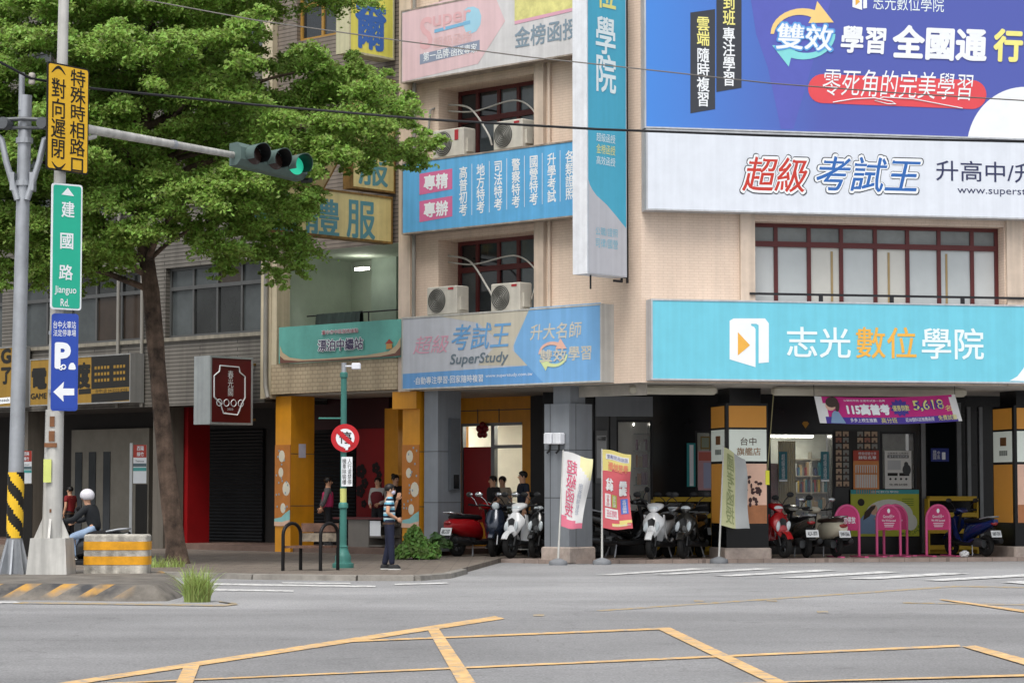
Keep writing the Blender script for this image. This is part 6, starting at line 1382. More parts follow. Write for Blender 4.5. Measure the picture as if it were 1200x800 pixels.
def p3_(patch, lt, U, sh, y):
    patch(0, 1, 0, .09, pr('print_teal', '#3C9AA0')); lt('志光數位學院', .3, .7, .02, .07, PW)
    g = MB(); x, z = U(.56, .54); g.ell((x, y - .006, z), (.62, .002, .38), 20, 12); x, z = U(.88, .7); g.ell((x, y - .006, z), (.16, .002, .2), 14, 10); g.build('pale_disc', pr('print_pale', '#D5D9CF'), sh)
    g = MB(); x, z = U(.29, .55); g.poly([(x - .33, y - .012, z - .45), (x - .28, y - .012, z - .1), (x - .12, y - .012, z + .08), (x + .05, y - .012, z + .06), (x + .2, y - .012, z - .12), (x + .16, y - .012, z - .45)]); g.build('figure_clothes', pr('print_denim', '#7C99B8'), sh)
    g = MB(); g.ell((x + .07, y - .014, z + .14), (.10, .002, .13), 12, 8); g.tube([(x + .1, y - .014, z - .1), (x + .2, y - .014, z - .02), (x + .16, y - .014, z + .08)], .035, 6); g.build('figure_skin', pr('print_skin', '#D3A88C'), sh)
    g = MB(); g.poly([(x - .2, y - .018, z - .12), (x - .16, y - .018, z + .08), (x + .0, y - .018, z + .22), (x + .13, y - .018, z + .25), (x + .1, y - .018, z + .17), (x + .03, y - .018, z + .1), (x - .03, y - .018, z - .02)]); g.build('figure_hair', pr('print_brown', '#3A2A22'), sh)
    g = MB(); x, z = U(.15, .27); g.ell((x, y - .008, z), (.09, .002, .09), 14, 8); g.build('badge', SBK, sh)
    g = MB()
    for i in range(4): x, z = U(.75, .19 + .045 * i); g.box(x, x + .3, y - .006, y - .003, z - .02, z)
    for i in range(40): a, b = random.uniform(.0, .32), random.uniform(.0, .32); x, z = U(.70 + a * .9, .97 - b * .6 * (a / .32)); g.box(x, x + .03, y - .006, y - .003, z, z + .03)
    g.build('small_print', pr('print_leaf', '#6E8A2E'), sh)
poster('poster', 'large lime green poster of a seated long haired woman low on the shop wall', 997, 1077, 573.5, 628, pr('print_lime', '#B3B93A'), build=p3_)
def p4(patch, lt, U, sh, y):
    lt('建國路', .1, .3, .15, .85, PW, vertical=True); lt('中區', .35, .5, .2, .8, PW, vertical=True); lt('1', .6, .8, .3, .85, PW, bold=.03)
poster('house_number_plate', 'small blue house number plate reading one on the dark door', 1091, 1112, 525, 540.5, c('plate_blue', '#22307E'), SY - .07, 'house number', build=p4)
def p5(patch, lt, U, sh, y):
    g = MB()
    for i in range(14): x, z = U(.3, .04 + .066 * i); g.box(x, x + .1, y - .006, y - .003, z - .09, z)
    g.build('small_print', PW, sh)
poster('wall_banner', 'narrow teal vertical banner on the dark shop wall left of the lit pillar', 805, 815, 519, 570, pr('print_teal_deep', '#2C8F92'), build=p5, cat='banner')
poster('poster', 'pink and lilac poster in the window just left of the lit pillar', 818, 836, 528, 574, pr('print_rose', '#C79AA0'), build=lambda patch, lt, U, sh, y: (patch(.35, .95, .3, .95, pr('print_lilac', '#A9AECB')), patch(.05, .95, .03, .25, pr('print_coral', '#C4685A'))))
poster('picture_frame', 'small framed certificate hung above the pink and lilac poster', 821, 832, 511, 526, pr('frame_brass', '#8A7440'), cat='picture', build=lambda patch, lt, U, sh, y: patch(.12, .88, .12, .88, pr('print_sage', '#8F9A86')))
for lab, l in (('narrow teal banner at the left of the shop window', 913), ('narrow teal banner at the right of the shop window', 962)):
    poster('window_banner', lab, l, l + 9.5, 529, 564, pr('print_teal_dim', '#2F7785'), SY - .05, 'banner', build=lambda patch, lt, U, sh, y: (lt('超級函授', .3, .72, .08, .9, PW, vertical=True), patch(0, 1, .93, 1.0, PW)))
# photo wall: one frame with rows of small portraits
def pw(patch, lt, U, sh, y):
    g = MB(); rr = random.Random(8)
    for i in range(6):
        for j in range(9):
            if i == 2: continue
            a, b = .03 + .165 * i, .02 + .109 * j; x0, z0 = U(a, b); x1, z1 = U(a + .13, b + .085); g.use(rr.choice((0, 0, 1, 2))); g.box(x0, x1, y - .008, y - .003, z1, z0)
            g.use(3); xm = (x0 + x1) / 2; g.ell((xm, y - .011, z0 - .10), (.03, .002, .04), 8, 6)
    g.build('portrait_cards', [pr('card_beige', '#B89E84'), pr('card_rose', '#A06A58'), pr('card_grey', '#8B8C86'), pr('card_skin', '#5A443A')], sh)
poster('photo_wall', 'dark board with rows of small portrait cards beside the shop window', 978, 1029, 504, 571, pr('board_dark', '#1E1A18'), SY - .03, 'display board', build=pw)
poster('price_board', 'grey notice board behind the red and yellow flag', 698, 712, 504, 566, pr('board_grey', '#77797A'), SY - .13, 'notice board', build=lambda patch, lt, U, sh, y: (patch(.1, .9, .1, .9, pr('print_silver', '#B9BCBE')), patch(.15, .85, .12, .2, SBK)))
# yellow display shelves
def yshelf(label, l, r, tp, bt):
    y = SY - .35; x0, x1, z0, z1 = tbox(RF, y, l, r, tp, bt); z0 = FLZ
    t = thing('display_stand', label, 'display stand', RF, ((x0 + x1) / 2, y, z0)); YM = pr('stand_yellow', '#C4A12E')
    g = MB(); g.box(x0, x1, y + .2, y + .25, z0, z1); g.box(x0, x0 + .04, y, y + .199, z0, z1); g.box(x1 - .04, x1, y, y + .199, z0, z1); g.build('frame', YM, t)
    g = MB()
    for k in range(4): z = z0 + .1 + (z1 - z0 - .15) * k / 3; g.box(x0 + .041, x1 - .041, y + .001, y + .198, z, z + .11)
    g.build('shelf', YM, t)
    g = MB(); g.box(x0 + .05, x1 - .05, y + .19, y + .199, z0 + .15, z1 - .05); g.build('dark_back', BLKP, t)
yshelf('yellow display stand behind the white and the grey black scooters', 766, 838, 585, 650); yshelf('yellow display stand behind the blue scooter', 1088, 1147, 584, 650)
# shelves with goods inside the left window
y = SY + 1.0; sx0, sx1 = RF.px(724, 540, y)[0], RF.px(764, 540, y)[0]
t = thing('shop_shelf', 'white shop shelf with goods behind the left shop window', 'shelf', RF, ((sx0 + sx1) / 2, y, FLZ))
g = MB(); 
for k in range(6): z = rz(600) - .2 + .42 * k; g.box(sx0, sx1, y, y + .3, z, z + .03)
g.box(sx0 - .03, sx0, y, y + .3, FLZ, 3.0); g.box(sx1, sx1 + .03, y, y + .3, FLZ, 3.0); g.build('rack', pr('shelf_pale', '#A9AFA4'), t)
g = MB(); rr = random.Random(2)
for k in range(5):
    z = rz(600) - .2 + .42 * k + .031; x = sx0 + .03
    while x < sx1 - .12: w_ = rr.uniform(.05, .12); g.use(rr.randint(0, 4)); g.box(x, x + w_, y + .05, y + .25, z, z + rr.uniform(.14, .33)); x += w_ + .012
g.build('goods', [pr('goods_white', '#C9CCC6'), pr('goods_plum', '#7A2E62'), pr('goods_sand', '#B59A72'), pr('goods_moss', '#66704E'), pr('goods_orange', '#C07A42')], t)
# pot plant on the shelf unit is left to the goods; a book rack and desk inside the right window
y = SY + 1.1; a0_, a1_ = RF.px(908, 600, y)[0], RF.px(974, 600, y)[0]
t = thing('shop_counter', 'pale shop counter behind the large shop window', 'counter', RF, ((a0_ + a1_) / 2, y, FLZ))
g = MB(); g.box(a0_, a1_, y, y + .6, FLZ, .95); g.build('front_panel', pr('counter_grey', '#8B8D88'), t); g = MB(); g.box(a0_ - .05, a1_ + .05, y - .05, y + .65, .951, 1.0); g.build('counter_top', pr('counter_white', '#B9BAB4'), t)
t = thing('standing_banner', 'dark red standing banner inside the large shop window', 'banner', RF, (RF.px(906, 560, SY + .8)[0], SY + .8, FLZ)); xx = RF.px(906, 560, SY + .8)[0]
g = MB(); g.box(xx - .2, xx + .2, SY + .8, SY + .82, .3, 2.3); g.build('sheet', pr('print_wine', '#6E2228'), t); g = MB(); g.box(xx - .25, xx + .25, SY + .72, SY + .9, FLZ, .2); g.build('foot', PLAS, t)
t = thing('curtain', 'pale yellow curtain hanging inside the large shop window', 'curtain', RF, (RF.px(922, 560, SY + .7)[0], SY + .7, .3)); xx = RF.px(922, 560, SY + .7)[0]
g = MB(); n = 30; g.rings([[(xx - .22 + .44 * i / n, SY + .7 + .03 * math.sin(i * 1.6), z) for i in range(n + 1)] for z in (.3, 1.5, 2.85)], cap=False, closed=False); g.build('cloth', pr('curtain_straw', '#B3A468'), t, 60)
# hanging banner under the sign
y = .35; A, B, C_, D = [RF.p3(p, q, y) for p, q in ((954, 464), (1119, 462), (1127, 493), (960, 495.5))]
def hb(s, u, o=0): 
    p = Vector(A).lerp(Vector(B), s).lerp(Vector(D).lerp(Vector(C_), s), u); return (p.x, p.y - .05 * u + .03 * math.sin(s * 9) * (.3 + u) - o, p.z - .05 * math.sin(math.pi * s))
t = thing('hanging_banner', 'magenta and purple banner reading 115 and 5,618 hung under the teal signboard', 'banner', RF, tuple(hb(.5, 1)))
g = MB(); nu, nv = 40, 12
for i in range(nu):
    for j in range(nv):
        u, v = (i + .5) / nu, (j + .5) / nv
        g.use(1 if v > .72 else 0)
        if u < .035 * (1 + 1.2 * math.sin(math.pi * v)) or u > 1 - .03 * (1 + 1.0 * math.sin(math.pi * v)): g.use(2)
        g.poly([hb(i / nu, j / nv), hb((i + 1) / nu, j / nv), hb((i + 1) / nu, (j + 1) / nv), hb(i / nu, (j + 1) / nv)])
cl = g.build('cloth', [CL('banner_magenta', '#BE2C7C'), CL('banner_violet', '#4A3C92'), CL('flag_white', '#DADAD9')], t, 70)
def hl(s, a, b, c_, d, m, **k): letters(cl, s, lambda p, q: hb(a + (b - a) * p, c_ + (d - c_) * q, .012), m, **k)
LV = CL('banner_lemon', '#E6DF8A')
hl('115高普考', .21, .51, .24, .66, PW, bold=.06); hl('115高普考', .21, .51, .24, .66, CL('flag_navy', '#4A4F8F'), bold=.015); hl('公職班榜首‧全國考試第一品牌', .20, .49, .08, .16, PW)
g = MB(); P = []
for k in range(24): a = 2 * math.pi * k / 24; q = 1 if k % 2 else .75; P.append(hb(.585 + .075 * q * math.cos(a), .40 + .34 * q * math.sin(a), .010))
g.poly(P); g.build('starburst', CL('banner_violet', '#4A3C92'), cl); hl('優惠倒數', .53, .65, .30, .52, LV, bold=.01); hl('5,618', .68, .90, .14, .56, CL('banner_violet', '#4A3C92'), bold=.09); hl('5,618', .68, .90, .14, .56, LV, bold=.03); hl('名', .905, .95, .38, .60, LV)
hl('多多上榜生推薦', .22, .40, .78, .93, PW); hl('高分班', .43, .54, .76, .96, LV); hl('近30個科目推薦函授', .60, .81, .78, .93, PW); hl('免費試聽', .84, .97, .74, .93, LV)
g = MB(); q = hb(.105, .30, .012); g.ell(q, (.13, .003, .13), 12, 8); g.build('portrait_face', CL('print_skin_tone', '#D8B09A'), cl); g = MB(); q = hb(.115, .20, .018); g.ell(q, (.15, .003, .12), 12, 8); g.ell(hb(.148, .36, .018), (.05, .003, .12), 10, 8); g.build('portrait_hair', CL('print_brown', '#3A2A22'), cl)
g = MB(); g.poly([hb(.08, .98, .016), hb(.1, .62, .016), hb(.12, .52, .016), hb(.15, .56, .016), hb(.185, .98, .016)]); g.build('portrait_clothes', CL('print_denim', '#7C99B8'), cl)
g = MB()
for s in (.0, 1.0): a = Vector(hb(s, 0)); g.tube([tuple(a), tuple(a + Vector((-.01, 0, .35)))], .008, 5)
g.build('cord', PLAS, t)
# pull cord with yellow tag by the lit pillar, fork emblem over the window
a = RF.p3(907, 455, 1.0); b_ = RF.p3(899.5, 551, 1.0); 
t = thing('pull_cord', 'awning pull cord with a small yellow tag beside the lit pillar', 'cord', RF, b_); g = MB(); g.tube([a, b_], .012, 5); g.build('cord', mat('cord_straw', '#8A8460', .8), t)
g = MB(); g.box(b_[0] - .05, b_[0] + .04, b_[1] - .01, b_[1] + .01, b_[2] - .32, b_[2]); g.build('tag', mat('tag_yellow', '#D3CF3A', .6), t)
x, z = RF.px(944, 498, SY - .03); t = thing('wall_emblem', 'small golden diamond shaped emblem above the shop window', 'emblem', RF, (x, SY - .03, z))
g = MB(); g.poly([(x - .09, SY - .03, z + .04), (x - .05, SY - .03, z + .09), (x + .05, SY - .03, z + .09), (x + .09, SY - .03, z + .04), (x, SY - .03, z - .08)]); g.build('plate', mat('emblem_gold', '#A97A2E', .4, .5), t)
# meter boxes on the corner pillar
for lab, l in (('white lamp box on the grey corner pillar, left one of the pair', 641.5), ('white lamp box on the grey corner pillar, right one of the pair', 652)):
    b = tbox(LF, -.02, l, l + 9, 507, 520.5); t = thing('lamp_box', lab, 'lamp box', LF, ((b[0] + b[1]) / 2, -.02, b[2]))
    g = MB(); g.bevbox(b[0], b[1], -.16, .02, b[2], b[3], .02); g.build('casing', WHITE, t); g = MB(); xm = (b[0] + b[1]) / 2; g.tube([(xm, -.06, b[2]), (xm, -.06, b[2] - .12), (xm - .06, -.1, b[2] - .2)], .025, 6); g.build('bracket', PLAS, t)
# bus stop style sign boards on the left pavement
def stopsign(label, l, r, tp, py_bot, Y):
    p = at(l + 2, 640, Y); x0 = at(l, 560, Y).x; x1 = at(r, 560, Y).x; zt = at(l, tp, Y).z; gz = .1
    t = thing('stop_sign_board', label, 'sign', W, (x0, Y, gz)); pw_ = .06
    g = MB(); g.box(x0, x0 + pw_, Y - .03, Y + .03, gz, zt); g.build('post', mat('post_white', '#C9CCCC', .5), t)
    b = (x0 + pw_ + .02, x1, at(l, 566, Y).z, zt - .04)
    g = MB(); g.box(b[0], b[1], Y - .015, Y + .01, b[2], b[3]); bd = g.build('board', PW, t); h = b[3] - b[2]
    g = MB(); g.poly([(b[0], Y - .018, b[3] - h * .33), (b[1], Y - .018, b[3] - h * .33), (b[1], Y - .018, b[3]), (b[0], Y - .018, b[3])]); g.build('red_head', c('board_red', '#B23A2C'), bd)
    g = MB(); g.poly([(b[0], Y - .018, b[3] - h * .68), (b[1], Y - .018, b[3] - h * .68), (b[1], Y - .018, b[3] - h * .59), (b[0], Y - .018, b[3] - h * .59)]); g.use(1); g.poly([(b[0], Y - .018, b[3] - h * .57), (b[1], Y - .018, b[3] - h * .57), (b[1], Y - .018, b[3] - h * .48), (b[0], Y - .018, b[3] - h * .48)]); g.build('colour_band', [c('band_teal', '#4FA5A0'), c('band_slate', '#5A6E74')], bd)
    for s, q in (('西陽', .02), ('綠竹', .17)): letters(bd, s, rect('y', Y - .022, (b[0] + .08, b[1] - .06, b[3] - h * (q + .13), b[3] - h * q - .01)), PW, bold=.02)
    letters(bd, 'Teahouse', rect('y', Y - .022, (b[0] + .05, b[1] - .05, b[3] - h * .445, b[3] - h * .40)), SBK)
    g = MB(); g.box(b[0] + .05, b[1] + .02, Y + .02, Y + .06, gz, b[2] - .02); g.build('dark_panel', SBK, t)
stopsign('white post sign board with red head right of the barrier block', 152, 171.5, 519, 622, 54.5); stopsign('white post sign board with red head half hidden behind the hazard banded pole', 20, 37, 526, 622, 55.5)
# street litter: a crumpled white bag by the blue scooter
p = RF.M @ Vector((RF.px(1130, 651, 2.2)[0], 2.2, FLZ)); g = MB(); rr = random.Random(9); g.ell((p.x, p.y, p.z + .07), (.11, .09, .075), 12, 8); g.v = [(x + rr.uniform(-.02, .02), y + rr.uniform(-.02, .02), max(p.z, z + rr.uniform(-.02, .02))) for x, y, z in g.v]; g.solo('plastic_bag', 'crumpled white plastic bag on the floor beside the blue scooter', 'bag', mat('bag_white', '#D9DADA', .6), org=(p.x, p.y, p.z))
# cloth drying on the balcony
yb = .8; xa, xb = LF.px(372, 375, yb)[0], LF.px(424, 375, yb)[0]; zt = LF.px(398, 366, yb)[1]
t = thing('hanging_cloth', 'dark grey cloth drying on a rail in the open balcony', 'cloth', LF, ((xa + xb) / 2, yb, zt - .9)); g = MB(); n = 40
prof = [(-.12, -.9), (-.06, -.1), (-.03, -.01), (.03, .0), (.06, -.1), (.10, -.9)]
g.rings([[(xa + (xb - xa) * i / n, yb + dy + .015 * math.sin(i * 1.1) + .01 * math.sin(i * 2.3), zt + dz) for i in range(n + 1)] for dy, dz in prof], cap=False, closed=False); g.build('cloth', mat('cloth_dark', '#33403C', .9, var=.25, streak=.3), t, 60)
g = MB(); g.tube([(XL(331), yb, zt - .04), (XL(468), yb, zt - .04)], .018, 6); g.tube([(LF.px(432, 375, yb)[0], yb, zt - .04), (LF.px(432, 375, yb)[0], yb, zt - 1.0)], .018, 6); g.build('rail', DARKSTEEL, t)
# red balloon flower in the lit shop
x, z = LF.px(566, 504, LY - .1); t = thing('balloon_cluster', 'dark red balloon flower hung in the lit shop window', 'balloons', LF, (x, LY - .1, z)); g = MB()
for k in range(5): a = 2 * math.pi * k / 5 + .3; g.ell((x + .12 * math.cos(a), LY - .12, z + .13 * math.sin(a)), (.09, .07, .09), 10, 8)
g.ell((x, LY - .16, z), (.07, .06, .07), 10, 8); g.build('balloons', mat('balloon_red', '#6E0F16', .25), t, 60)

y = SY + 1.75; bx0_, bx1_ = RF.px(930, 560, y)[0], RF.px(972, 560, y)[0]  # invented bookcase, breaks up the bright window the way reflections would
t = thing('bookcase', 'added pale bookcase of coloured books standing in for reflections inside the large shop window', 'bookcase', RF, ((bx0_ + bx1_) / 2, y, FLZ))
g = MB()
for k in range(6): z = .3 + .42 * k; g.box(bx0_, bx1_, y, y + .22, z, z + .03)
for x in (bx0_, (bx0_ + bx1_) / 2, bx1_): g.box(x - .015, x + .015, y - .002, y + .221, FLZ, 2.6)
g.build('carcass', pr('bookcase_pale', '#A7A294'), t)
g = MB(); rr = random.Random(12)
for k in range(5):
    x = bx0_ + .03; z = .332 + .42 * k
    while x < bx1_ - .06:
        w_ = rr.uniform(.025, .06); h_ = rr.uniform(.18, .34)
        if rr.random() < .82: g.use(rr.randint(0, 5)); g.box(x, x + w_, y + .03, y + .18, z, z + h_)
        x += w_ + .004
g.build('books', [pr('goods_white', '#C9CCC6'), pr('book_teal', '#2F7F8C'), pr('book_red', '#9C2F2F'), pr('goods_sand', '#B59A72'), pr('book_navy', '#2C3A66'), pr('book_yellow', '#C9A93C')], t)
# ------------------------------------------------------------------ people
SKIN = mat('skin', '#C99A7C', .55, var=.05); HAIR = mat('black_hair', '#15110F', .5); EYE_ = mat('eye_dark', '#1C1512', .3); LIP = mat('lip', '#9A5B50', .5)
SHOE = mat('black_shoe', '#1B1B1D', .5); SOLE = mat('white_sole', '#C9C9C6', .6)
def skinmesh(name, J, E, rad, m, parent, root, sub=2):
    names = list(J); ix = {n: i for i, n in enumerate(names)}
    me = bpy.data.meshes.new(name); me.from_pydata([J[n] for n in names], [(ix[a], ix[b]) for a, b in E], [])
    me.materials.append(m); o = bpy.data.objects.new(name, me); COL.objects.link(o); o.parent = parent
    sk = o.modifiers.new('skin', 'SKIN'); sk.use_smooth_shade = True
    for n in names:
        r = rad[n]; me.skin_vertices[0].data[ix[n]].radius = r if isinstance(r, tuple) else (r, r)
    for v in me.skin_vertices[0].data: v.use_root = False
    me.skin_vertices[0].data[ix[root]].use_root = True
    ss = o.modifiers.new('subdiv', 'SUBSURF'); ss.levels = sub; ss.render_levels = sub
    ORG[o.name] = ORG[parent.name]; return o
def human(label, pos, heading, H=1.68, pose=None, shirt=None, trousers=None, hair=HAIR, long_hair=False, sleeve=.55, vest=None, mask=None, helmet=None, female=False, shoes=SHOE, bun=False, skin=SKIN, headturn=0, glasses=False):
    t = thing('person', label, 'person', W, (0, 0, 0)); k = H / 1.70
    sw = .165 if female else .18
    J = {'pelvis': (0, 0, .94), 'spine': (0, .0, 1.10), 'chest': (0, .0, 1.29), 'neck': (0, -.005, 1.435), 'jaw': (0, .02, 1.51), 'skull': (0, .012, 1.60), 'crown': (0, .0, 1.665)}
    for s, q in (('r', 1), ('l', -1)):
        J.update({s + 'sh': (q * sw, -.01, 1.385), s + 'el': (q * (sw + .05), -.03, 1.11), s + 'wr': (q * (sw + .055), .05, .88), s + 'hip': (q * .085, 0, .88), s + 'kn': (q * .095, .015, .49), s + 'an': (q * .10, -.025, .09), s + 'toe': (q * .115, .11, .035)})
    J.update(pose or {})
    J = {n: Vector(p) * k for n, p in J.items()}
    E = [('pelvis', 'spine'), ('spine', 'chest'), ('chest', 'neck'), ('neck', 'jaw'), ('jaw', 'skull'), ('skull', 'crown')]
    for s in 'rl': E += [('chest', s + 'sh'), (s + 'sh', s + 'el'), (s + 'el', s + 'wr'), ('pelvis', s + 'hip'), (s + 'hip', s + 'kn'), (s + 'kn', s + 'an'), (s + 'an', s + 'toe')]
    rad = {'pelvis': (.14, .10), 'spine': (.13, .09), 'chest': (.145, .10), 'neck': .052, 'jaw': (.062, .068), 'skull': (.078, .092), 'crown': (.055, .065)}
    for s in 'rl': rad.update({s + 'sh': .055, s + 'el': .042, s + 'wr': .029, s + 'hip': .085, s + 'kn': .055, s + 'an': .038, s + 'toe': .035})
    sc = lambda r, f=1, a=0: tuple(x * k * f + a for x in r) if isinstance(r, tuple) else r * k * f + a
    skinmesh('body', J, E, {n: sc(r) for n, r in rad.items()}, skin, t, 'pelvis')
    ORG[t.name] = (W, (0, 0, 0))
    # shirt with sleeves
    def lerp(a, b, f): return J[a].lerp(J[b], f)
    S = {'pelvis': J['pelvis'] + (J['pelvis'] - J['spine']).normalized() * .07, 'spine': J['spine'], 'chest': J['chest'], 'collar': lerp('chest', 'neck', .98)}
    Es = [('pelvis', 'spine'), ('spine', 'chest'), ('chest', 'collar')]; Rs = {'pelvis': sc((.168, .132)), 'spine': sc((.162, .130)), 'chest': sc((.178, .135)), 'collar': sc((.080, .072))}
    for s in 'rl':
        S[s + 'sh'] = J[s + 'sh']; Rs[s + 'sh'] = .075 * k; Es.append(('chest', s + 'sh'))
        if sleeve <= 1: S[s + 'cuff'] = lerp(s + 'sh', s + 'el', sleeve); Rs[s + 'cuff'] = .066 * k; Es.append((s + 'sh', s + 'cuff'))
        else: S[s + 'el'] = J[s + 'el']; Rs[s + 'el'] = .06 * k; S[s + 'cuff'] = lerp(s + 'el', s + 'wr', .93); Rs[s + 'cuff'] = .046 * k; Es += [(s + 'sh', s + 'el'), (s + 'el', s + 'cuff')]
    skinmesh('shirt', S, Es, Rs, shirt, t, 'pelvis')
    if vest:
        V = {'hem': J['pelvis'] + Vector((0, 0, -.06)), 'spine': J['spine'], 'chest': J['chest'], 'top': lerp('chest', 'neck', .55)}
        skinmesh('vest', V, [('hem', 'spine'), ('spine', 'chest'), ('chest', 'top')], {'hem': sc((.19, .155)), 'spine': sc((.185, .155)), 'chest': sc((.235, .165)), 'top': sc((.15, .12))}, vest, t, 'hem')
    P = {'waist': J['pelvis'].lerp(J['spine'], .75), 'pelvis': J['pelvis']}; Ep = [('waist', 'pelvis')]; Rp = {'waist': sc((.145, .115)), 'pelvis': sc((.155, .120))}
    for s in 'rl':
        P[s + 'hip'] = J[s + 'hip']; P[s + 'kn'] = J[s + 'kn']; P[s + 'an'] = J[s + 'an'] + Vector((0, 0, -.01)); Rp[s + 'hip'] = .102 * k; Rp[s + 'kn'] = .075 * k; Rp[s + 'an'] = .062 * k; Ep += [('pelvis', s + 'hip'), (s + 'hip', s + 'kn'), (s + 'kn', s + 'an')]
    skinmesh('trousers', P, Ep, Rp, trousers, t, 'pelvis')
    if female is False and vest is None and not helmet:
        g = MB(); g.lathe([(.150 * k, -.02), (.17 * k, -.02), (.17 * k, .02), (.150 * k, .02)], tuple(J['pelvis'] + Vector((0, 0, -.02))), 18); g.v = [(x, y * .8, z) for x, y, z in g.v]; g.build('belt', mat('brown_belt', '#4A3424', .5), t)
    for s in 'rl':
        a, b = J[s + 'an'], J[s + 'toe']; d = (b - a); d.z = 0; d.normalize(); w = Vector((-d.y, d.x, 0)); fl = a.z - .09 * k
        def foot(z0, z1, f):
            pr_ = [(-.075, .035), (-.05, .045), (.05, .048), (.11, .05), (.155, .036), (.168, .012)]; out = []
            pts = [(u, v) for u, v in pr_] + [(u, -v) for u, v in reversed(pr_)]
            return [[tuple(Vector((a.x, a.y, 0)) + d * u * k * f + w * v * k * f + Vector((0, 0, z))) for u, v in pts] for z in (z0, z1)]
        g = MB(); r1 = foot(fl + .022, fl + .055, 1.0); top_ = [tuple(Vector((a.x, a.y, 0)) + (Vector(p) - Vector((a.x, a.y, p[2]))) * .72 + Vector((0, 0, fl + .105 * k))) for p in r1[1]]; g.rings([r1[0], r1[1], top_]); sh = g.build('shoe', shoes, t, 50)
        g = MB(); g.rings(foot(fl, fl + .022, 1.04)); g.build('sole', SOLE, sh)
        # hand: palm, four unequal bent fingers, thumb leaving the side
        wv, el = J[s + 'wr'], J[s + 'el']; f = (wv - el).normalized(); q = 1 if s == 'r' else -1
        side = f.cross(Vector((q, 0, 0.2))).normalized(); n_ = side.cross(f).normalized()
        g = MB(); Mx = Matrix((side, n_, f)).transposed(); g.ell(tuple(wv + f * .05 * k), (.042 * k, .018 * k, .055 * k), 10, 8, Mx)
        for i, (o, l) in enumerate(((-.030, .068), (-.010, .078), (.011, .072), (.030, .056))):
            b0 = wv + f * .085 * k + side * o * k; g.tube([tuple(b0), tuple(b0 + f * l * .45 * k - n_ * .006 * q), tuple(b0 + f * l * .75 * k - n_ * .024 * q), tuple(b0 + f * l * .9 * k - n_ * .042 * q)], [.0095 * k, .009 * k, .008 * k, .006 * k], 7)
        b0 = wv + f * .035 * k - side * .035 * k; g.tube([tuple(b0), tuple(b0 + f * .03 * k - side * .022 * k), tuple(b0 + f * .062 * k - side * .024 * k - n_ * .012 * q)], [.012 * k, .0105 * k, .008 * k], 7); g.build('hand', skin, t, 60)
    # head: the face looks along the local +y, turned by headturn
    h = J['skull']; T_ = Matrix.Rotation(R(headturn), 3, 'Z'); hp = lambda x, y, z: tuple(h + T_ @ (Vector((x, y, z)) * k))
    g = MB(); g.ell(hp(0, .098, -.03), (.014 * k, .02 * k, .024 * k), 8, 6); g.build('nose', skin, t, 60)
    for q in (-1, 1):
        g = MB(); g.ell(hp(q * .031, .083, .0), (.013 * k, .008 * k, .007 * k), 8, 6); e = g.build('eye', EYE_, t, 60)
        g = MB(); g.ell(hp(q * .032, .085, .022), (.02 * k, .008 * k, .005 * k), 8, 5); g.build('brow', HAIR, t, 60)
        g = MB(); g.ell(hp(q * .078, .0, -.015), (.012 * k, .02 * k, .032 * k), 8, 6); g.build('ear', skin, t, 60)
    if not mask: g = MB(); g.ell(hp(0, .082, -.068), (.024 * k, .01 * k, .007 * k), 8, 5); g.build('mouth', LIP, t, 60)
    else: g = MB(); g.ell(hp(0, .05, -.062), (.066 * k, .062 * k, .05 * k), 14, 10); g.build('face_mask', mask, t, 60)
    if glasses:
        g = MB(); 
        for q in (-1, 1): g.torus(hp(q * .034, .098, 0), .024 * k, .003, 'y', 14, 4)
        g.tube([hp(-.075, .01, .005), hp(-.06, .09, .004), hp(.06, .09, .004), hp(.075, .01, .005)], .003, 4); g.build('spectacles', EYE_, t)
    if helmet:
        g = MB(); g.ell(hp(0, -.005, .035), (.125 * k, .145 * k, .13 * k), 16, 12); g.v = [(x, y, max(z, h.z - .05 * k + (.03 if y > h.y + .06 else 0))) for x, y, z in g.v]; g.build('helmet', helmet, t, 60)
    else:
        g = MB(); secs = []
        for i in range(9):
            a = math.pi * .70 * i / 8; r = math.sin(a + .02); z = math.cos(a); ring = []
            for j in range(16):
                b = 2 * math.pi * j / 16; fr = max(0, math.sin(b)); low = z if fr < .5 else max(z, .42 - .1 * math.cos(b * 3))
                rr_ = r if low == z else math.sqrt(max(0, 1 - low * low)) * 1.0
                ring.append(hp(.092 * rr_ * math.cos(b), -.008 + .108 * rr_ * math.sin(b), .022 + .095 * low))
            secs.append(ring)
        g.rings(secs[::-1])
        if long_hair: g.rings([[hp(x * .085, -.055 + y * .045, z) for x, y in ((-1, .6), (-.7, -.6), (0, -1), (.7, -.6), (1, .6), (0, .2))] for z in (.03, -.08, -.2)])
        if bun: g.ell(hp(0, -.09, .09), (.055 * k, .05 * k, .05 * k), 10, 8)
        g.build('hair', hair, t, 60)
    t.matrix_world = Matrix.Translation(pos) @ Matrix.Rotation(R(heading), 4, 'Z'); return t
def cloth(n, h, v=.12): return mat(n, h, .85, var=v, scale=6)
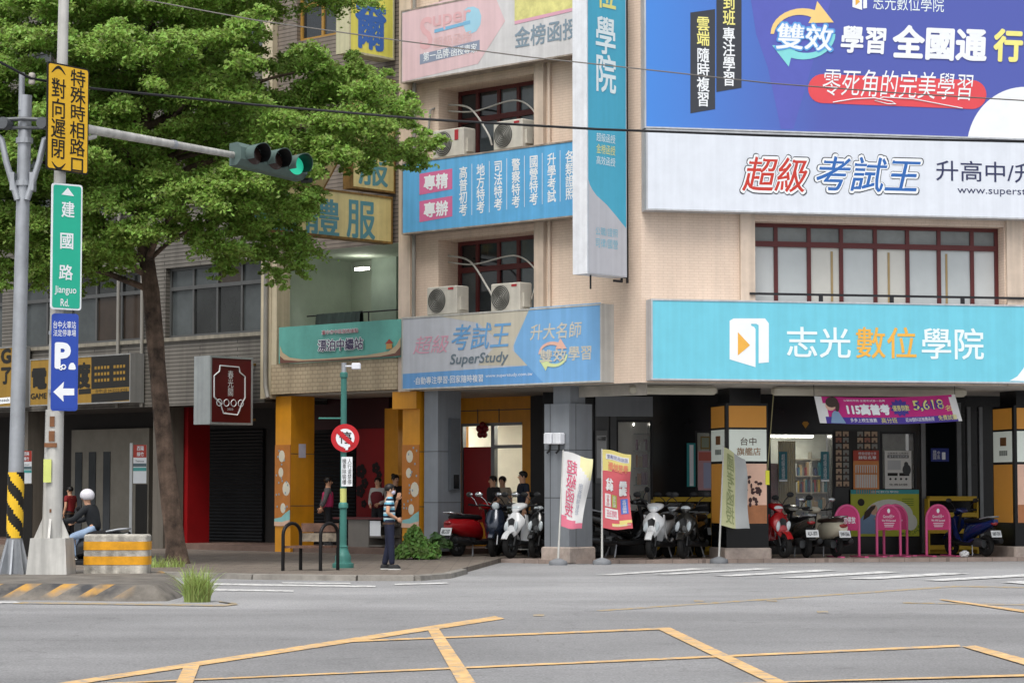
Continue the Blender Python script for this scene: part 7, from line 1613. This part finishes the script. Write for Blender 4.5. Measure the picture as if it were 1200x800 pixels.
def stripes():
    m = bpy.data.materials.new('striped_knit'); m.use_nodes = True; t = m.node_tree; b = t.nodes['Principled BSDF']; b.inputs['Roughness'].default_value = .9
    tc = t.nodes.new('ShaderNodeTexCoord'); sx = t.nodes.new('ShaderNodeSeparateXYZ'); t.links.new(tc.outputs['Object'], sx.inputs[0])
    mu = t.nodes.new('ShaderNodeMath'); mu.operation = 'MULTIPLY'; mu.inputs[1].default_value = 9.0; t.links.new(sx.outputs[2], mu.inputs[0])
    fr = t.nodes.new('ShaderNodeMath'); fr.operation = 'FRACT'; t.links.new(mu.outputs[0], fr.inputs[0])
    cr = t.nodes.new('ShaderNodeValToRGB'); cr.color_ramp.interpolation = 'CONSTANT'; e = cr.color_ramp.elements; e[0].color = (*lin('#1D2238'), 1); e[0].position = 0; e[1].position = .38; e[1].color = (*lin('#6FB3CE'), 1)
    n = e.new(.72); n.color = (*lin('#C9DDE2'), 1); t.links.new(fr.outputs[0], cr.inputs[0]); t.links.new(cr.outputs[0], b.inputs['Base Color']); return m
NAVYP = cloth('navy_trousers', '#1B2036'); DARKP = cloth('dark_trousers', '#1A1B20')
# the man on the pavement
p = gnd(456, 667, .10)
human('man in blue striped polo shirt and white face mask standing on the pavement edge', (p.x, p.y, .10), -82, 1.65,
      {'rel': (.235, -.06, 1.13), 'rwr': (.12, .15, 1.01), 'lel': (-.20, .09, 1.14), 'lwr': (-.05, .165, 1.385), 'rhip': (.085, .0, .88), 'rkn': (.10, .03, .49), 'ran': (.10, .05, .09), 'rtoe': (.12, .19, .035), 'lkn': (-.095, .0, .49), 'lan': (-.10, -.09, .09), 'ltoe': (-.115, .05, .035)},
      stripes(), NAVYP, mask=mat('mask_pale', '#C9C4D6', .8), glasses=True)
q = LF.M @ Vector((LF.px(384, 600, .9)[0], .9, .24))
human('woman in a pink quilted vest standing in the arcade behind the bench', (q.x, q.y, .24), -80, 1.72, {'rel': (.25, -.10, 1.12), 'rwr': (.17, -.16, .95), 'lel': (-.25, -.10, 1.12), 'lwr': (-.15, -.16, .95)}, cloth('grey_knit', '#5C5A5C'), DARKP, sleeve=1.5, vest=cloth('pink_vest', '#C0386A', .08), female=True)
q = LF.M @ Vector((LF.px(443, 600, 1.4)[0], 1.4, .24))
human('woman in a dark red waistcoat over white sleeves behind the arcade desk', (q.x, q.y, .24), 160, 1.72, {'rwr': (.12, .22, 1.02), 'lwr': (-.10, .22, 1.04)}, cloth('white_blouse', '#A9A6A2'), DARKP, sleeve=1.5, vest=cloth('wine_vest', '#5E1A20', .08), female=True, long_hair=True)
q = LF.M @ Vector((LF.px(463, 600, 1.7)[0], 1.7, .24))
human('woman with pinned up hair in dark clothes beside the right mural pillar', (q.x, q.y, .24), -140, 1.78, None, cloth('black_tee', '#1C1B1E'), DARKP, female=True, bun=True)
q = LF.M @ Vector((LF.px(578, 600, 1.9)[0], 1.9, .24))
human('man in a black tee with head bowed by the red panel of the lit shop', (q.x, q.y, .24), 120, 1.74, {'rwr': (.12, .24, 1.0), 'lwr': (-.1, .24, 1.0)}, cloth('black_tee', '#1C1B1E'), DARKP)
q = LF.M @ Vector((LF.px(589, 600, 2.4)[0], 2.4, .24))
human('woman in a beige top standing between the two dark dressed people by the lit shop', (q.x, q.y, .24), 150, 1.73, None, cloth('beige_top', '#A89A88'), DARKP, female=True)
q = LF.M @ Vector((LF.px(613, 600, 1.6)[0], 1.6, .24))
human('young man in a navy tee standing right of the lit shop window', (q.x, q.y, .24), 110, 1.84, None, cloth('navy_tee', '#1B2231'), DARKP)
q = LF.M @ Vector((LF.px(82, 600, .6)[0], .6, .12))
human('person in a dark red shirt standing in the left arcade behind the signal pole', (q.x, q.y, .12), 60, 1.62, {'rwr': (.16, .2, .98)}, cloth('red_shirt', '#7E1F22'), DARKP)
# the rider behind the island
p = at(103, 640, 45.0); rx_, ry_ = p.x, 45.0
scooter('black scooter ridden along the lane behind the barrier block', (rx_ - .1, ry_, 0), 165, SBLK, s=1.08)
for o in bpy.data.objects:
    if o.get('label') == 'black scooter ridden along the lane behind the barrier block': del o['group']
human('rider with white helmet, black hooded jacket and pale jeans on the black scooter', (rx_ + .05, ry_, .0), 75, 1.66,
      {'pelvis': (0, -.1, .93), 'spine': (0, -.06, 1.08), 'chest': (0, .02, 1.24), 'neck': (0, .06, 1.385), 'jaw': (0, .09, 1.455), 'skull': (0, .085, 1.54), 'crown': (0, .075, 1.605), 'rsh': (.18, .02, 1.33), 'lsh': (-.18, .02, 1.33), 'rel': (.26, .22, 1.12), 'lel': (-.26, .22, 1.12), 'rwr': (.29, .46, 1.06), 'lwr': (-.29, .46, 1.06),
       'rhip': (.10, -.06, .88), 'lhip': (-.10, -.06, .88), 'rkn': (.17, .34, .78), 'lkn': (-.17, .34, .78), 'ran': (.14, .26, .39), 'lan': (-.14, .26, .39), 'rtoe': (.15, .39, .34), 'ltoe': (-.15, .39, .34)},
      cloth('black_jacket', '#1D2024'), cloth('pale_jeans', '#93A9C4'), sleeve=1.5, helmet=mat('white_helmet', '#D6D4DA', .3, coat=.4), female=True)
flush_letters()
